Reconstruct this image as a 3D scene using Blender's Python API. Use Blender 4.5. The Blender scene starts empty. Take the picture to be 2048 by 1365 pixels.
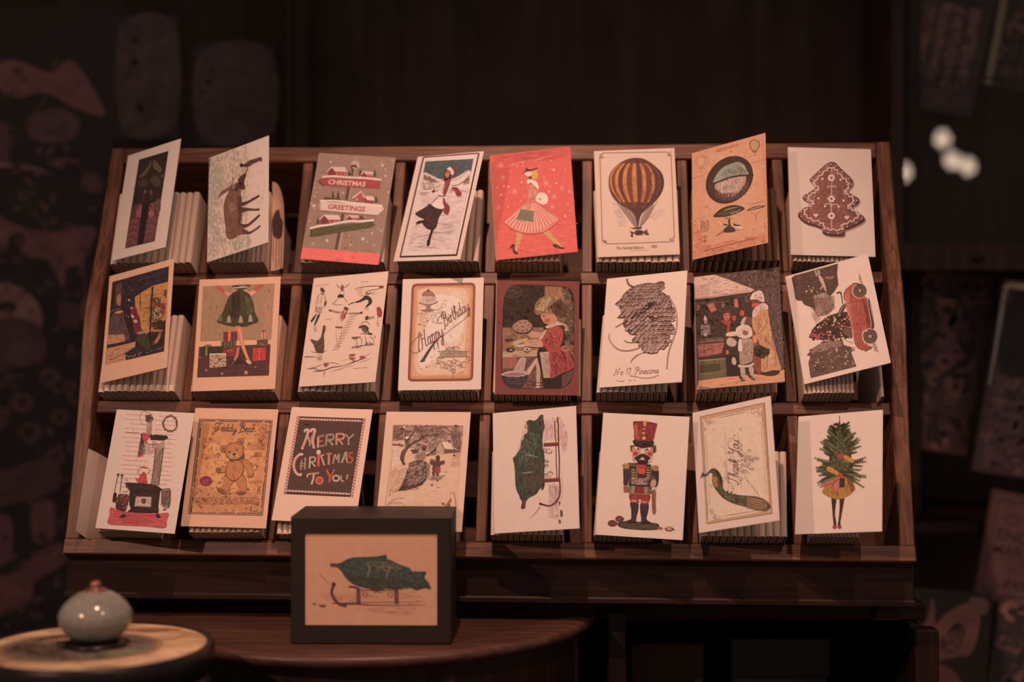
import bpy, math, random
from mathutils import Vector, Matrix, geometry

SC = bpy.context.scene
COL = SC.collection
PI = math.pi
R = math.radians
CAMZ = 1.35

# ---------------------------------------------------------------- camera
cam_d = bpy.data.cameras.new('camera')
cam = bpy.data.objects.new('camera', cam_d)
COL.objects.link(cam)
cam.location = (0, 0, CAMZ)
cam.rotation_euler = (R(90), 0, 0)
cam_d.sensor_width = 36.0
cam_d.lens = 49.22
cam_d.clip_start = 0.05
cam_d.clip_end = 50
cam_d.dof.use_dof = True
cam_d.dof.focus_distance = 1.70
cam_d.dof.aperture_fstop = 2.0
SC.camera = cam

# ---------------------------------------------------------------- exposure
SC.view_settings.view_transform = 'Standard'
SC.view_settings.look = 'None'
SC.view_settings.exposure = 0.0
SC.view_settings.gamma = 1.0
SC.view_settings.use_curve_mapping = False
SC.cycles.use_denoising = True
SC.cycles.max_bounces = 6
SC.cycles.sample_clamp_indirect = 4.0

# ---------------------------------------------------------------- dim ambient light of the shop
wd = bpy.data.worlds.new('shop_ambient')
SC.world = wd
wd.use_nodes = True
wd.node_tree.nodes['Background'].inputs[0].default_value = (1.0, 0.68, 0.56, 1)
wd.node_tree.nodes['Background'].inputs[1].default_value = 0.13


# ---------------------------------------------------------------- ceiling spots of the shop
def spot(name, loc, target, power, size, blend, radius, col=(1.0, 0.525, 0.36)):
    d = bpy.data.lights.new(name, 'SPOT')
    d.energy = power
    d.spot_size = R(size)
    d.spot_blend = blend
    d.shadow_soft_size = radius
    d.color = col
    o = bpy.data.objects.new(name, d)
    o.location = loc
    o.rotation_euler = (Vector(target) - Vector(loc)).to_track_quat('-Z', 'Y').to_euler()
    COL.objects.link(o)
    return o


spot('ceiling_spot', (-0.12, 0.80, 2.75), (0.08, 1.70, 1.12), 75, 54, 0.9, 0.014)
spot('ceiling_spot', (-1.25, 0.20, 2.15), (-0.18, 1.70, 1.22), 46, 50, 0.9, 0.014)
spot('ceiling_spot', (0.62, 0.35, 2.60), (0.05, 1.70, 1.15), 27, 44, 0.9, 0.014)


# ---------------------------------------------------------------- helpers: objects
def link(o, parent=None):
    COL.objects.link(o)
    if parent:
        o.parent = parent
    return o


def empty(name, loc=(0, 0, 0), rot=(0, 0, 0), parent=None):
    o = bpy.data.objects.new(name, None)
    o.empty_display_size = 0.05
    o.location = loc
    o.rotation_euler = rot
    return link(o, parent)


def tag(o, label=None, cat=None, group=None, kind=None):
    if label:
        o['label'] = label
    if cat:
        o['category'] = cat
    if group:
        o['group'] = group
    if kind:
        o['kind'] = kind
    return o


class MB:
    def __init__(s):
        s.v, s.f, s.sm = [], [], []

    def poly(s, pts, smooth=False):
        i = len(s.v)
        s.v += [tuple(p) for p in pts]
        s.f.append(tuple(range(i, i + len(pts))))
        s.sm.append(smooth)

    def grid(s, rows, close=False, smooth=True):
        i = len(s.v)
        n = len(rows[0])
        for r in rows:
            s.v += [tuple(p) for p in r]
        for a in range(len(rows) - 1):
            for b in range(n if close else n - 1):
                c = (b + 1) % n
                s.f.append((i + a * n + b, i + a * n + c, i + (a + 1) * n + c, i + (a + 1) * n + b))
                s.sm.append(smooth)

    def box(s, lo, hi, bev=0.0):
        x0, y0, z0 = lo
        x1, y1, z1 = hi
        if bev <= 0:
            c = [(x, y, z) for x in (x0, x1) for y in (y0, y1) for z in (z0, z1)]
            i = len(s.v)
            s.v += c
            for f in ((0, 1, 3, 2), (4, 6, 7, 5), (0, 4, 5, 1), (2, 3, 7, 6), (0, 2, 6, 4), (1, 5, 7, 3)):
                s.f.append(tuple(i + k for k in f))
                s.sm.append(False)
            return
        # bevelled box: three nested shrunken slabs hulled by hand
        b = bev
        idx = {}
        i = len(s.v)
        for sx in (0, 1):
            for sy in (0, 1):
                for sz in (0, 1):
                    X, Y, Z = (x0, x1)[sx], (y0, y1)[sy], (z0, z1)[sz]
                    dx, dy, dz = (b, -b)[sx], (b, -b)[sy], (b, -b)[sz]
                    idx[(sx, sy, sz, 'x')] = len(s.v); s.v.append((X, Y + dy, Z + dz))
                    idx[(sx, sy, sz, 'y')] = len(s.v); s.v.append((X + dx, Y, Z + dz))
                    idx[(sx, sy, sz, 'z')] = len(s.v); s.v.append((X + dx, Y + dy, Z))
        C = Vector(((x0 + x1) / 2, (y0 + y1) / 2, (z0 + z1) / 2))

        def face(ks):
            p = [Vector(s.v[k]) for k in ks]
            nrm = (p[1] - p[0]).cross(p[2] - p[0])
            m = sum(p, Vector()) / len(p) - C
            if nrm.dot(m) < 0:
                ks = ks[::-1]
            s.f.append(tuple(ks))
            s.sm.append(False)
        q = [(0, 0), (0, 1), (1, 1), (1, 0)]
        for t in (0, 1):
            face([idx[(t, a, c, 'x')] for a, c in q])
            face([idx[(a, t, c, 'y')] for a, c in q])
            face([idx[(a, c, t, 'z')] for a, c in q])
        for a in (0, 1):
            for c in (0, 1):
                face([idx[(a, c, 0, 'x')], idx[(a, c, 0, 'y')], idx[(a, c, 1, 'y')], idx[(a, c, 1, 'x')]])
                face([idx[(a, 0, c, 'x')], idx[(a, 0, c, 'z')], idx[(a, 1, c, 'z')], idx[(a, 1, c, 'x')]])
                face([idx[(0, a, c, 'y')], idx[(0, a, c, 'z')], idx[(1, a, c, 'z')], idx[(1, a, c, 'y')]])
                for e in (0, 1):
                    face([idx[(a, c, e, 'x')], idx[(a, c, e, 'y')], idx[(a, c, e, 'z')]])

    def prism(s, outline, y0, y1, axis='y', smooth=False):
        """outline: list of 2-D points; extruded along axis"""
        def P(p, t):
            if axis == 'y':
                return (p[0], t, p[1])
            if axis == 'x':
                return (t, p[0], p[1])
            return (p[0], p[1], t)
        n = len(outline)
        s.poly([P(p, y0) for p in outline])
        s.poly([P(p, y1) for p in outline][::-1])
        s.grid([[P(p, y0) for p in outline], [P(p, y1) for p in outline]], close=True, smooth=smooth)

    def lathe(s, prof, n=64, c=(0, 0, 0), smooth=True):
        rows = []
        for r, z in prof:
            rows.append([(c[0] + r * math.cos(2 * PI * k / n), c[1] + r * math.sin(2 * PI * k / n), c[2] + z) for k in range(n)])
        s.grid(rows, close=True, smooth=smooth)

    def tube(s, pts, r, n=10):
        pts = [Vector(p) for p in pts]
        rows = []
        for i, p in enumerate(pts):
            d = (pts[min(i + 1, len(pts) - 1)] - pts[max(i - 1, 0)]).normalized()
            a = d.orthogonal().normalized()
            if rows and (a.dot(last) < 0.2):
                a = (last - d * last.dot(d)).normalized()
            last = a
            b = d.cross(a)
            rows.append([p + (a * math.cos(2 * PI * k / n) + b * math.sin(2 * PI * k / n)) * r for k in range(n)])
        s.grid(rows, close=True)
        s.poly(rows[0][::-1]); s.poly(rows[-1])

    def build(s, name, mat, parent=None):
        me = bpy.data.meshes.new(name)
        me.from_pydata(s.v, [], s.f)
        me.polygons.foreach_set('use_smooth', s.sm)
        me.update()
        import bmesh
        bm = bmesh.new(); bm.from_mesh(me)
        bmesh.ops.recalc_face_normals(bm, faces=bm.faces[:])
        bm.to_mesh(me); bm.free()
        me.materials.append(mat)
        o = bpy.data.objects.new(name, me)
        return link(o, parent)


# ---------------------------------------------------------------- helpers: materials
def srgb(h):
    if isinstance(h, str):
        h = h.lstrip('#')
        h = [int(h[i:i + 2], 16) for i in (0, 2, 4)]
    return [((c / 255) / 12.92 if c / 255 <= 0.04045 else (((c / 255) + 0.055) / 1.055) ** 2.4) for c in h]


def new_mat(name):
    m = bpy.data.materials.new(name)
    m.use_nodes = True
    nt = m.node_tree
    b = nt.nodes['Principled BSDF']
    return m, nt, b


def nn(nt, t, **kw):
    n = nt.nodes.new(t)
    for k, v in kw.items():
        setattr(n, k, v)
    return n


def coords(nt, scale, rot=(0, 0, 0)):
    tc = nn(nt, 'ShaderNodeTexCoord')
    mp = nn(nt, 'ShaderNodeMapping')
    mp.inputs['Scale'].default_value = scale
    mp.inputs['Rotation'].default_value = rot
    nt.links.new(tc.outputs['Object'], mp.inputs['Vector'])
    return mp.outputs['Vector']


def wood(name, dark, light, scale, rough=0.45, bump=0.25, spec=0.4):
    m, nt, b = new_mat(name)
    vec = coords(nt, scale)
    n1 = nn(nt, 'ShaderNodeTexNoise')
    n1.inputs['Scale'].default_value = 1.0
    n1.inputs['Detail'].default_value = 7
    n1.inputs['Roughness'].default_value = 0.62
    n1.inputs['Distortion'].default_value = 0.7
    nt.links.new(vec, n1.inputs['Vector'])
    cr = nn(nt, 'ShaderNodeValToRGB')
    cr.color_ramp.elements[0].position = 0.34
    cr.color_ramp.elements[0].color = (*dark, 1)
    cr.color_ramp.elements[1].position = 0.68
    cr.color_ramp.elements[1].color = (*light, 1)
    e = cr.color_ramp.elements.new(0.5)
    e.color = (*[(a + c) / 2 * 0.92 for a, c in zip(dark, light)], 1)
    nt.links.new(n1.outputs['Fac'], cr.inputs['Fac'])
    n2 = nn(nt, 'ShaderNodeTexNoise')
    n2.inputs['Scale'].default_value = 9
    n2.inputs['Detail'].default_value = 3
    tc = nn(nt, 'ShaderNodeTexCoord')
    nt.links.new(tc.outputs['Object'], n2.inputs['Vector'])
    mr = nn(nt, 'ShaderNodeMapRange')
    mr.inputs['To Min'].default_value = 0.6
    mr.inputs['To Max'].default_value = 1.35
    nt.links.new(n2.outputs['Fac'], mr.inputs['Value'])
    mx = nn(nt, 'ShaderNodeVectorMath', operation='SCALE')
    nt.links.new(cr.outputs['Color'], mx.inputs[0])
    nt.links.new(mr.outputs['Result'], mx.inputs['Scale'])
    nt.links.new(mx.outputs['Vector'], b.inputs['Base Color'])
    bp = nn(nt, 'ShaderNodeBump')
    bp.inputs['Strength'].default_value = bump
    bp.inputs['Distance'].default_value = 0.0006
    nt.links.new(n1.outputs['Fac'], bp.inputs['Height'])
    nt.links.new(bp.outputs['Normal'], b.inputs['Normal'])
    b.inputs['Roughness'].default_value = rough
    b.inputs['Specular IOR Level'].default_value = spec
    return m


def paper(name, col, var=0.06, rough=0.75, scale=60):
    m, nt, b = new_mat(name)
    n1 = nn(nt, 'ShaderNodeTexNoise')
    n1.inputs['Scale'].default_value = scale
    n1.inputs['Detail'].default_value = 4
    tc = nn(nt, 'ShaderNodeTexCoord')
    nt.links.new(tc.outputs['Object'], n1.inputs['Vector'])
    mr = nn(nt, 'ShaderNodeMapRange')
    mr.inputs['To Min'].default_value = 1 - var
    mr.inputs['To Max'].default_value = 1 + var
    nt.links.new(n1.outputs['Fac'], mr.inputs['Value'])
    mx = nn(nt, 'ShaderNodeVectorMath', operation='SCALE')
    mx.inputs[0].default_value = col
    nt.links.new(mr.outputs['Result'], mx.inputs['Scale'])
    nt.links.new(mx.outputs['Vector'], b.inputs['Base Color'])
    b.inputs['Roughness'].default_value = rough
    b.inputs['Specular IOR Level'].default_value = 0.25
    return m


def plain(name, col, rough=0.5, metal=0.0, spec=0.5, coat=0.0):
    m, nt, b = new_mat(name)
    n1 = nn(nt, 'ShaderNodeTexNoise')
    n1.inputs['Scale'].default_value = 25
    n1.inputs['Detail'].default_value = 3
    tc = nn(nt, 'ShaderNodeTexCoord')
    nt.links.new(tc.outputs['Object'], n1.inputs['Vector'])
    mr = nn(nt, 'ShaderNodeMapRange')
    mr.inputs['To Min'].default_value = max(0.02, rough - 0.08)
    mr.inputs['To Max'].default_value = min(1, rough + 0.08)
    nt.links.new(n1.outputs['Fac'], mr.inputs['Value'])
    nt.links.new(mr.outputs['Result'], b.inputs['Roughness'])
    b.inputs['Base Color'].default_value = (*col, 1)
    b.inputs['Metallic'].default_value = metal
    b.inputs['Specular IOR Level'].default_value = spec
    b.inputs['Coat Weight'].default_value = coat
    return m


def ink_mat(name, rough=0.6, mottle=0.05, scale=140, spec=0.25):
    """printed ink: the colour comes with the drawn shapes, mottled like print on laid paper"""
    m, nt, b = new_mat(name)
    at = nn(nt, 'ShaderNodeAttribute', attribute_name='ink')
    n1 = nn(nt, 'ShaderNodeTexNoise')
    n1.inputs['Scale'].default_value = scale
    n1.inputs['Detail'].default_value = 5
    tc = nn(nt, 'ShaderNodeTexCoord')
    nt.links.new(tc.outputs['Object'], n1.inputs['Vector'])
    mr = nn(nt, 'ShaderNodeMapRange')
    mr.inputs['From Min'].default_value = 0.3
    mr.inputs['From Max'].default_value = 0.7
    mr.inputs['To Min'].default_value = 1 - mottle
    mr.inputs['To Max'].default_value = 1 + mottle
    nt.links.new(n1.outputs['Fac'], mr.inputs['Value'])
    mx = nn(nt, 'ShaderNodeVectorMath', operation='SCALE')
    nt.links.new(at.outputs['Color'], mx.inputs[0])
    nt.links.new(mr.outputs['Result'], mx.inputs['Scale'])
    nt.links.new(mx.outputs['Vector'], b.inputs['Base Color'])
    b.inputs['Roughness'].default_value = rough
    b.inputs['Specular IOR Level'].default_value = spec
    return m


M = {}
M['ink'] = ink_mat('printed_ink')
M['dim_ink'] = ink_mat('soft_print', mottle=0.22, scale=22)
M['wood_a'] = wood('rack_wood_crosswise', (.050, .022, .015), (.24, .112, .066), (9, 190, 190))
M['wood_u'] = wood('rack_wood_upright', (.055, .024, .016), (.27, .125, .073), (190, 190, 9))
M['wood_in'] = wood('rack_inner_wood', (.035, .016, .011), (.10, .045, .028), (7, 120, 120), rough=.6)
M['wood_dark'] = wood('stained_dark_wood', (.018, .0105, .009), (.045, .022, .016), (5, 90, 90), rough=.5, spec=.3)
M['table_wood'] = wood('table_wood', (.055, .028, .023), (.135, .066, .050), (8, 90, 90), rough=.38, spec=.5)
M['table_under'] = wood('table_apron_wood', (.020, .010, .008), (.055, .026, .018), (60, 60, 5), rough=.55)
M['wall'] = wood('wall_panel_wood', (.060, .044, .036), (.100, .072, .060), (22, 22, 1.2), rough=.7, spec=.15)
M['white'] = paper('white_card_paper', (.80, .80, .79))
M['cream'] = paper('cream_card_paper', (.78, .73, .68))
M['ivory'] = paper('ivory_card_paper', (.80, .70, .62))
M['warm'] = paper('warm_card_paper', (.78, .585, .46))
M['env'] = paper('envelope_paper', (.60, .47, .37))
M['black'] = plain('black_frame_paint', (.022, .018, .016), .55, spec=.35)


# ---------------------------------------------------------------- helpers: drawn prints
def homog(src, dst):
    """3x3 map taking the 4 src points to the 4 dst points"""
    A = []
    for (x, y), (u, v) in zip(src, dst):
        A.append([x, y, 1, 0, 0, 0, -u * x, -u * y, u])
        A.append([0, 0, 0, x, y, 1, -v * x, -v * y, v])
    n = 8
    for i in range(n):
        p = max(range(i, n), key=lambda r: abs(A[r][i]))
        A[i], A[p] = A[p], A[i]
        for r in range(n):
            if r != i:
                f = A[r][i] / A[i][i]
                if f:
                    A[r] = [a - f * b for a, b in zip(A[r], A[i])]
    h = [A[i][8] / A[i][i] for i in range(n)]
    return lambda x, y: ((h[0] * x + h[1] * y + h[2]) / (h[6] * x + h[7] * y + 1),
                         (h[3] * x + h[4] * y + h[5]) / (h[6] * x + h[7] * y + 1))


def pairs(l):
    return [(l[i], l[i + 1]) for i in range(0, len(l), 2)]


def smooth_pts(p, closed, k=5):
    n = len(p)
    if n < 3:
        return p
    out = []
    rng = range(n) if closed else range(n - 1)
    for i in rng:
        if closed:
            a, b, c, d = p[i - 1], p[i], p[(i + 1) % n], p[(i + 2) % n]
        else:
            a, b, c, d = p[max(i - 1, 0)], p[i], p[i + 1], p[min(i + 2, n - 1)]
        for j in range(k):
            t = j / k
            out.append(tuple(0.5 * (2 * b[q] + (c[q] - a[q]) * t + (2 * a[q] - 5 * b[q] + 4 * c[q] - d[q]) * t * t
                                    + (3 * b[q] - a[q] - 3 * c[q] + d[q]) * t ** 3) for q in (0, 1)))
    if not closed:
        out.append(p[-1])
    return out


def inside(pt, poly):
    x, y = pt
    c = False
    j = len(poly) - 1
    for i in range(len(poly)):
        xi, yi = poly[i]
        xj, yj = poly[j]
        if (yi > y) != (yj > y) and x < (xj - xi) * (y - yi) / (yj - yi + 1e-12) + xi:
            c = not c
        j = i
    return c


FONT_CACHE = {}


def glyphs(txt, off=0.0):
    key = (txt, off)
    if key not in FONT_CACHE:
        cu = bpy.data.curves.new('lettering', 'FONT')
        cu.body = txt
        cu.size = 1.0
        cu.offset = off
        cu.resolution_u = 3
        o = bpy.data.objects.new('lettering', cu)
        me = o.to_mesh()
        FONT_CACHE[key] = ([tuple(v.co[:2]) for v in me.vertices], [tuple(p.vertices) for p in me.polygons])
        o.to_mesh_clear()
        bpy.data.objects.remove(o)
        bpy.data.curves.remove(cu)
    return FONT_CACHE[key]


SCRIPT = {
    'a': (.52, [[.40, .42, .25, .5, .08, .35, .08, .12, .22, 0, .36, .15, .42, .45], [.42, .45, .38, .12, .46, 0, .56, .1]]),
    'e': (.42, [[.06, .2, .3, .28, .34, .42, .2, .5, .06, .3, .1, .05, .25, 0, .44, .12]]),
    'p': (.5, [[.05, .4, .14, .5, .1, 0, .05, -.5], [.12, .35, .3, .5, .42, .35, .36, .05, .2, 0, .1, .1]]),
    'y': (.52, [[.05, .45, .08, .15, .2, .02, .35, .15, .42, .48], [.42, .48, .36, -.1, .22, -.48, .05, -.4, .2, -.12, .55, .1]]),
    'i': (.28, [[.05, .3, .14, .48, .12, .1, .2, 0, .3, .1], [.15, .66, .19, .72]]),
    'r': (.36, [[.04, .35, .14, .52, .12, 0], [.13, .3, .25, .48, .38, .44]]),
    't': (.32, [[.18, .95, .12, .3, .14, .04, .24, 0, .34, .1], [.02, .58, .34, .62]]),
    'h': (.5, [[.08, .3, .28, .9, .2, 1.0, .12, .7, .08, 0], [.09, .25, .25, .48, .36, .4, .34, .1, .42, 0, .52, .1]]),
    'd': (.56, [[.38, .4, .24, .5, .08, .35, .08, .1, .2, 0, .36, .15], [.5, 1.0, .4, .3, .4, .05, .5, 0, .6, .1]]),
    'n': (.5, [[.04, .38, .12, .5, .08, 0], [.1, .25, .28, .5, .38, .4, .35, .08, .42, 0, .52, .1]]),
    'k': (.5, [[.08, .3, .28, .9, .2, 1, .12, .7, .08, 0], [.1, .25, .32, .48, .34, .32, .12, .24], [.2, .26, .36, .02, .5, .08]]),
    'o': (.48, [[.24, .5, .08, .35, .08, .1, .22, 0, .38, .12, .38, .38, .24, .5, .48, .44]]),
    'u': (.55, [[.05, .48, .06, .1, .18, 0, .32, .12, .4, .48], [.4, .48, .38, .1, .46, 0, .56, .1]]),
    'c': (.4, [[.36, .42, .22, .5, .07, .32, .08, .08, .22, 0, .42, .12]]),
    'H': (.82, [[.2, 1.05, .0, .95, -.12, .6, -.3, .3, -.4, .0, -.25, -.15], [.25, .98, .18, .4, .05, 0, -.12, -.06], [.78, 1.08, .62, .6, .55, .1, .68, 0, .8, .08], [.12, .5, .4, .56, .66, .5]]),
    'B': (.7, [[.05, .65, 0, .95, .3, 1.1, .58, .98, .5, .68, .22, .56], [.22, .56, .56, .5, .62, .15, .35, -.05, .1, .05], [.3, 1.05, .2, .5, .08, -.12, -.12, -.15]]),
    'T': (.75, [[-.05, .72, 0, 1.0, .3, 1.0, .6, .95, .85, 1.1], [.45, .98, .38, .5, .25, .05, .05, -.05, -.02, .12]]),
    'Y': (.8, [[0, .8, .1, 1.05, .25, .95, .22, .6, .35, .5, .55, .65, .7, 1.05], [.7, 1.05, .5, .1, .3, -.4, .1, -.35, .25, -.1, .6, .1]]),
    'N': (.85, [[-.1, -.05, .05, .1, .2, 1.0], [.2, 1.0, .45, .05], [.45, .05, .6, .9, .8, 1.1]]),
    'P': (.62, [[.05, .65, .1, 1.0, .4, 1.08, .6, .9, .5, .6, .25, .5], [.35, 1.0, .25, .4, .15, -.05, 0, -.05]]),
    '.': (.25, [[.1, .0, .14, .05]]), '1': (.3, [[.08, .7, .22, .95, .12, 0]]), '7': (.45, [[.05, .88, .42, .95, .15, 0]]),
}


class Art:
    """a flat print built from many small inked shapes; shapes are measured on the sheet and
    rectified to its real width and height in metres"""

    def __init__(s, quad, w, h, ref=(228, 178, 156), alb=0.80, seed=1, tone=True):
        q = pairs(quad)
        s.H = homog(q, [(0, h), (w, h), (w, 0), (0, 0)])
        s.quad = q
        k = srgb(ref)
        s.tone = tone
        s.ref = [k[0], k[0] * .535, k[0] * .365] if tone else k
        s.alb = alb
        s.v, s.f, s.c = [], [], []
        s.z = 0.00006
        s.rnd = random.Random(seed)

    def col(s, c):
        raw = c[0] == '!'           # a colour sampled exactly: kept as it is
        if isinstance(c, str):
            c = c.lstrip('!')
            c = [int(c[i:i + 2], 16) for i in (0, 2, 4)]
        r, g, b = c
        lum = .3 * r + .6 * g + .1 * b
        if s.tone and r > 0 and not raw:           # inks sit close to the warm paper colour
            g0, b0 = .60 + .20 * r / 255, .47 + .26 * r / 255
            pg, pb = g / r, b / r
            if pg > g0:
                pg = g0 + (.45 if g >= r else .33) * (pg - g0)
            if pb > b0:
                pb = b0 + (.35 if b >= g else .08) * (pb - b0)
            kk = .16 * max(0, 1 - lum / 215)
            pg *= 1 - kk
            pb *= 1 - kk * 1.2
            r = min(255, lum / (.3 + .6 * pg + .1 * pb))
            g, b = r * pg, r * pb
        c = srgb((r, g, b))
        return tuple(min(.95, a / r_ * s.alb) for a, r_ in zip(c, s.ref))

    def raw(s, pts, col, z):
        i = len(s.v)
        for x, y in pts:
            X, Z = s.H(x, y)
            s.v.append((X, -z, Z))
        s.f.append(tuple(range(i, i + len(pts))))
        s.c.append(col)

    def up(s):
        s.z += 2.5e-6
        return s.z

    def P(s, c, l):
        s.raw(pairs(l), s.col(c), s.up())

    def B(s, c, l, k=5):
        s.raw(smooth_pts(pairs(l), True, k), s.col(c), s.up())

    def E(s, c, cx, cy, rx, ry=None, rot=0, n=20):
        ry = ry or rx
        ca, sa = math.cos(R(rot)), math.sin(R(rot))
        s.raw([(cx + rx * math.cos(t) * ca - ry * math.sin(t) * sa, cy + rx * math.cos(t) * sa + ry * math.sin(t) * ca)
               for t in [2 * PI * i / n for i in range(n)]], s.col(c), s.up())

    def L(s, c, w, l, sm=True, taper=0, closed=False):
        """stroke of width w; taper 1 = thin to the end, 2 = thin both ends"""
        p = pairs(l)
        if closed:
            p = p + [p[0]]
        p = smooth_pts(p, False, 5) if sm and len(p) > 2 else p
        n = len(p)
        z = s.up()
        cc = s.col(c)
        Lf, Rt = [], []
        for i in range(n):
            a, b = p[max(0, i - 1)], p[min(n - 1, i + 1)]
            dx, dy = b[0] - a[0], b[1] - a[1]
            m = math.hypot(dx, dy) or 1
            t = i / (n - 1)
            ww = w / 2
            if taper == 1:
                ww *= 1 - 0.85 * t
            elif taper == 2:
                ww *= 0.25 + 0.75 * math.sin(PI * t)
            elif taper == 3:
                ww *= 0.15 + 0.85 * t
            Lf.append((p[i][0] - dy / m * ww, p[i][1] + dx / m * ww))
            Rt.append((p[i][0] + dy / m * ww, p[i][1] - dx / m * ww))
        for i in range(n - 1):
            s.raw([Lf[i], Lf[i + 1], Rt[i + 1], Rt[i]], cc, z)

    def HT(s, cols, l, n, ln, ang, w, ja=12, sm=False, jl=.5):
        """n short brush strokes inside an outline"""
        P = pairs(l)
        if sm:
            P = smooth_pts(P, True, 4)
        xs = [p[0] for p in P]
        ys = [p[1] for p in P]
        raw = cols[0][0] == '!'
        hx = [[int(c.lstrip('!')[i:i + 2], 16) for i in (0, 2, 4)] for c in cols]
        mean = [sum(c[i] for c in hx) / len(hx) for i in range(3)]
        mix = [[a + (m_ - a) * .42 for a, m_ in zip(c, mean)] for c in hx]
        cc = [s.col(('!' if raw else '') + ''.join('%02x' % int(v) for v in c)) for c in mix]
        n, w, ln = int(n * 1.5), w * .78, ln * .85
        z0 = s.up()
        for k in range(n):
            for _ in range(12):
                x, y = s.rnd.uniform(min(xs), max(xs)), s.rnd.uniform(min(ys), max(ys))
                if inside((x, y), P):
                    break
            else:
                continue
            a = R(ang + s.rnd.uniform(-ja, ja))
            le = ln * s.rnd.uniform(1 - jl, 1 + jl) / 2
            dx, dy = math.cos(a) * le, math.sin(a) * le
            t = 1.0
            while t > .3 and not (inside((x + dx * t, y + dy * t), P) and inside((x - dx * t, y - dy * t), P)):
                t -= .25
            if t <= .3:
                t = .3
            dx *= t
            dy *= t
            ww = w * s.rnd.uniform(.6, 1.2) / 2
            nx, ny = -dy / (le * t) * ww, dx / (le * t) * ww
            s.raw([(x - dx, y - dy), (x - dx * .4 + nx, y - dy * .4 + ny), (x + dx * .4 + nx, y + dy * .4 + ny), (x + dx, y + dy),
                   (x + dx * .4 - nx, y + dy * .4 - ny), (x - dx * .4 - nx, y - dy * .4 - ny)], s.rnd.choice(cc), z0 + (k % 7) * 1.2e-6)
        s.z = z0 + 9e-6

    def D(s, cols, l, n, r0, r1):
        P = pairs(l)
        xs = [p[0] for p in P]
        ys = [p[1] for p in P]
        for k in range(n):
            for _ in range(12):
                x, y = s.rnd.uniform(min(xs), max(xs)), s.rnd.uniform(min(ys), max(ys))
                if inside((x, y), P):
                    s.E(s.rnd.choice(cols), x, y, s.rnd.uniform(r0, r1), n=8)
                    s.z -= 2.2e-6
                    break
        s.up()

    def S(s, c, w, txt, x, y, size, ang=0, sx=1.0, slant=.25):
        """handwritten line, its baseline start at x, y"""
        ca, sa = math.cos(R(ang)), math.sin(R(ang))
        for ch in txt:
            if ch == ' ':
                x += .35 * size * sx * ca
                y += .35 * size * sx * sa
                continue
            wd, strokes = SCRIPT[ch]
            for st in strokes:
                l = []
                for a, b in pairs(st):
                    a, b = (a * sx + b * slant) * size, b * size
                    l += [x + a * ca + b * sa, y + a * sa - b * ca]
                s.L(c, w, l, True, 0)
            x += wd * size * sx * ca
            y += wd * size * sx * sa

    def T(s, c, txt, x, y, size, ang=0, bold=0.0, sx=1.0, slant=0.0):
        """line of lettering with its baseline start at x, y"""
        vs, fs = glyphs(txt, bold)
        ca, sa = math.cos(R(ang)), math.sin(R(ang))
        z = s.up()
        cc = s.col(c)
        for f in fs:
            pts = []
            for i in f:
                a, b = vs[i]
                a = (a * sx + b * slant) * size
                b = b * size
                pts.append((x + a * ca + b * sa, y + a * sa - b * ca))
            s.raw(pts, cc, z)

    def build(s, name, mat, parent=None):
        me = bpy.data.meshes.new(name)
        me.from_pydata(s.v, [], s.f)
        at = me.color_attributes.new('ink', 'FLOAT_COLOR', 'CORNER')
        buf = []
        for f, c in zip(s.f, s.c):
            buf += list((*c, 1.0)) * len(f)
        at.data.foreach_set('color', buf)
        # all shapes face out of the sheet (towards -y)
        me.update()
        flip = [p.index for p in me.polygons if p.normal.y > 0]
        if flip:
            import bmesh
            bm = bmesh.new(); bm.from_mesh(me)
            bm.faces.ensure_lookup_table()
            bmesh.ops.reverse_faces(bm, faces=[bm.faces[i] for i in flip])
            bm.to_mesh(me); bm.free()
        me.materials.append(mat)
        return link(bpy.data.objects.new(name, me), parent)


# ---------------------------------------------------------------- the tilted frame of the rack
TH, PS, DD = R(23.7), R(3.4), 1.783
BH = Vector((math.sin(PS), math.cos(PS), 0))
EX = Vector((math.cos(PS), -math.sin(PS), 0))
EU = BH * math.sin(TH) + Vector((0, 0, math.cos(TH)))
EN = -BH * math.cos(TH) + Vector((0, 0, math.sin(TH)))
P0 = Vector((0, DD, CAMZ))


def W(a, u, n):
    return P0 + EX * a + EU * u + EN * n


RACK_ROT = (-TH, 0, -PS)

# ================================================================ THE SETTING
def struct(mb, name, mat):
    return tag(mb.build(name, mat), kind='structure')


m = MB(); m.box((-3, -2.6, -0.02), (3, 3.2, 0)); struct(m, 'floor', wood('floor_wood', (.16, .09, .06), (.34, .20, .13), (4, 60, 60)))
m = MB(); m.box((-3, 2.90, 0), (3, 2.96, 2.9)); struct(m, 'wall_back', M['wall'])
m = MB(); m.box((-2.2, 2.6645, 0), (-0.40, 2.70, 2.7)); struct(m, 'wall_left', M['wall'])
# flat dark panelled door behind the rack with its frame
m = MB(); m.box((-0.375, 2.56, 0.02), (0.665, 2.60, 2.5), .003)
struct(m, 'door_1', M['wall'])
m = MB(); m.box((-0.395, 2.50, 0), (-0.365, 2.62, 2.6), .004); m.box((-0.40, 2.485, 0), (-0.392, 2.5, 2.6), .002)
struct(m, 'trim_1', M['wall'])
m = MB(); m.box((0.668, 2.50, 0), (0.69, 2.60, 2.6), .004); m.box((0.70, 2.47, 0), (0.722, 2.58, 2.6), .004)
struct(m, 'trim_2', M['wall'])

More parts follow.
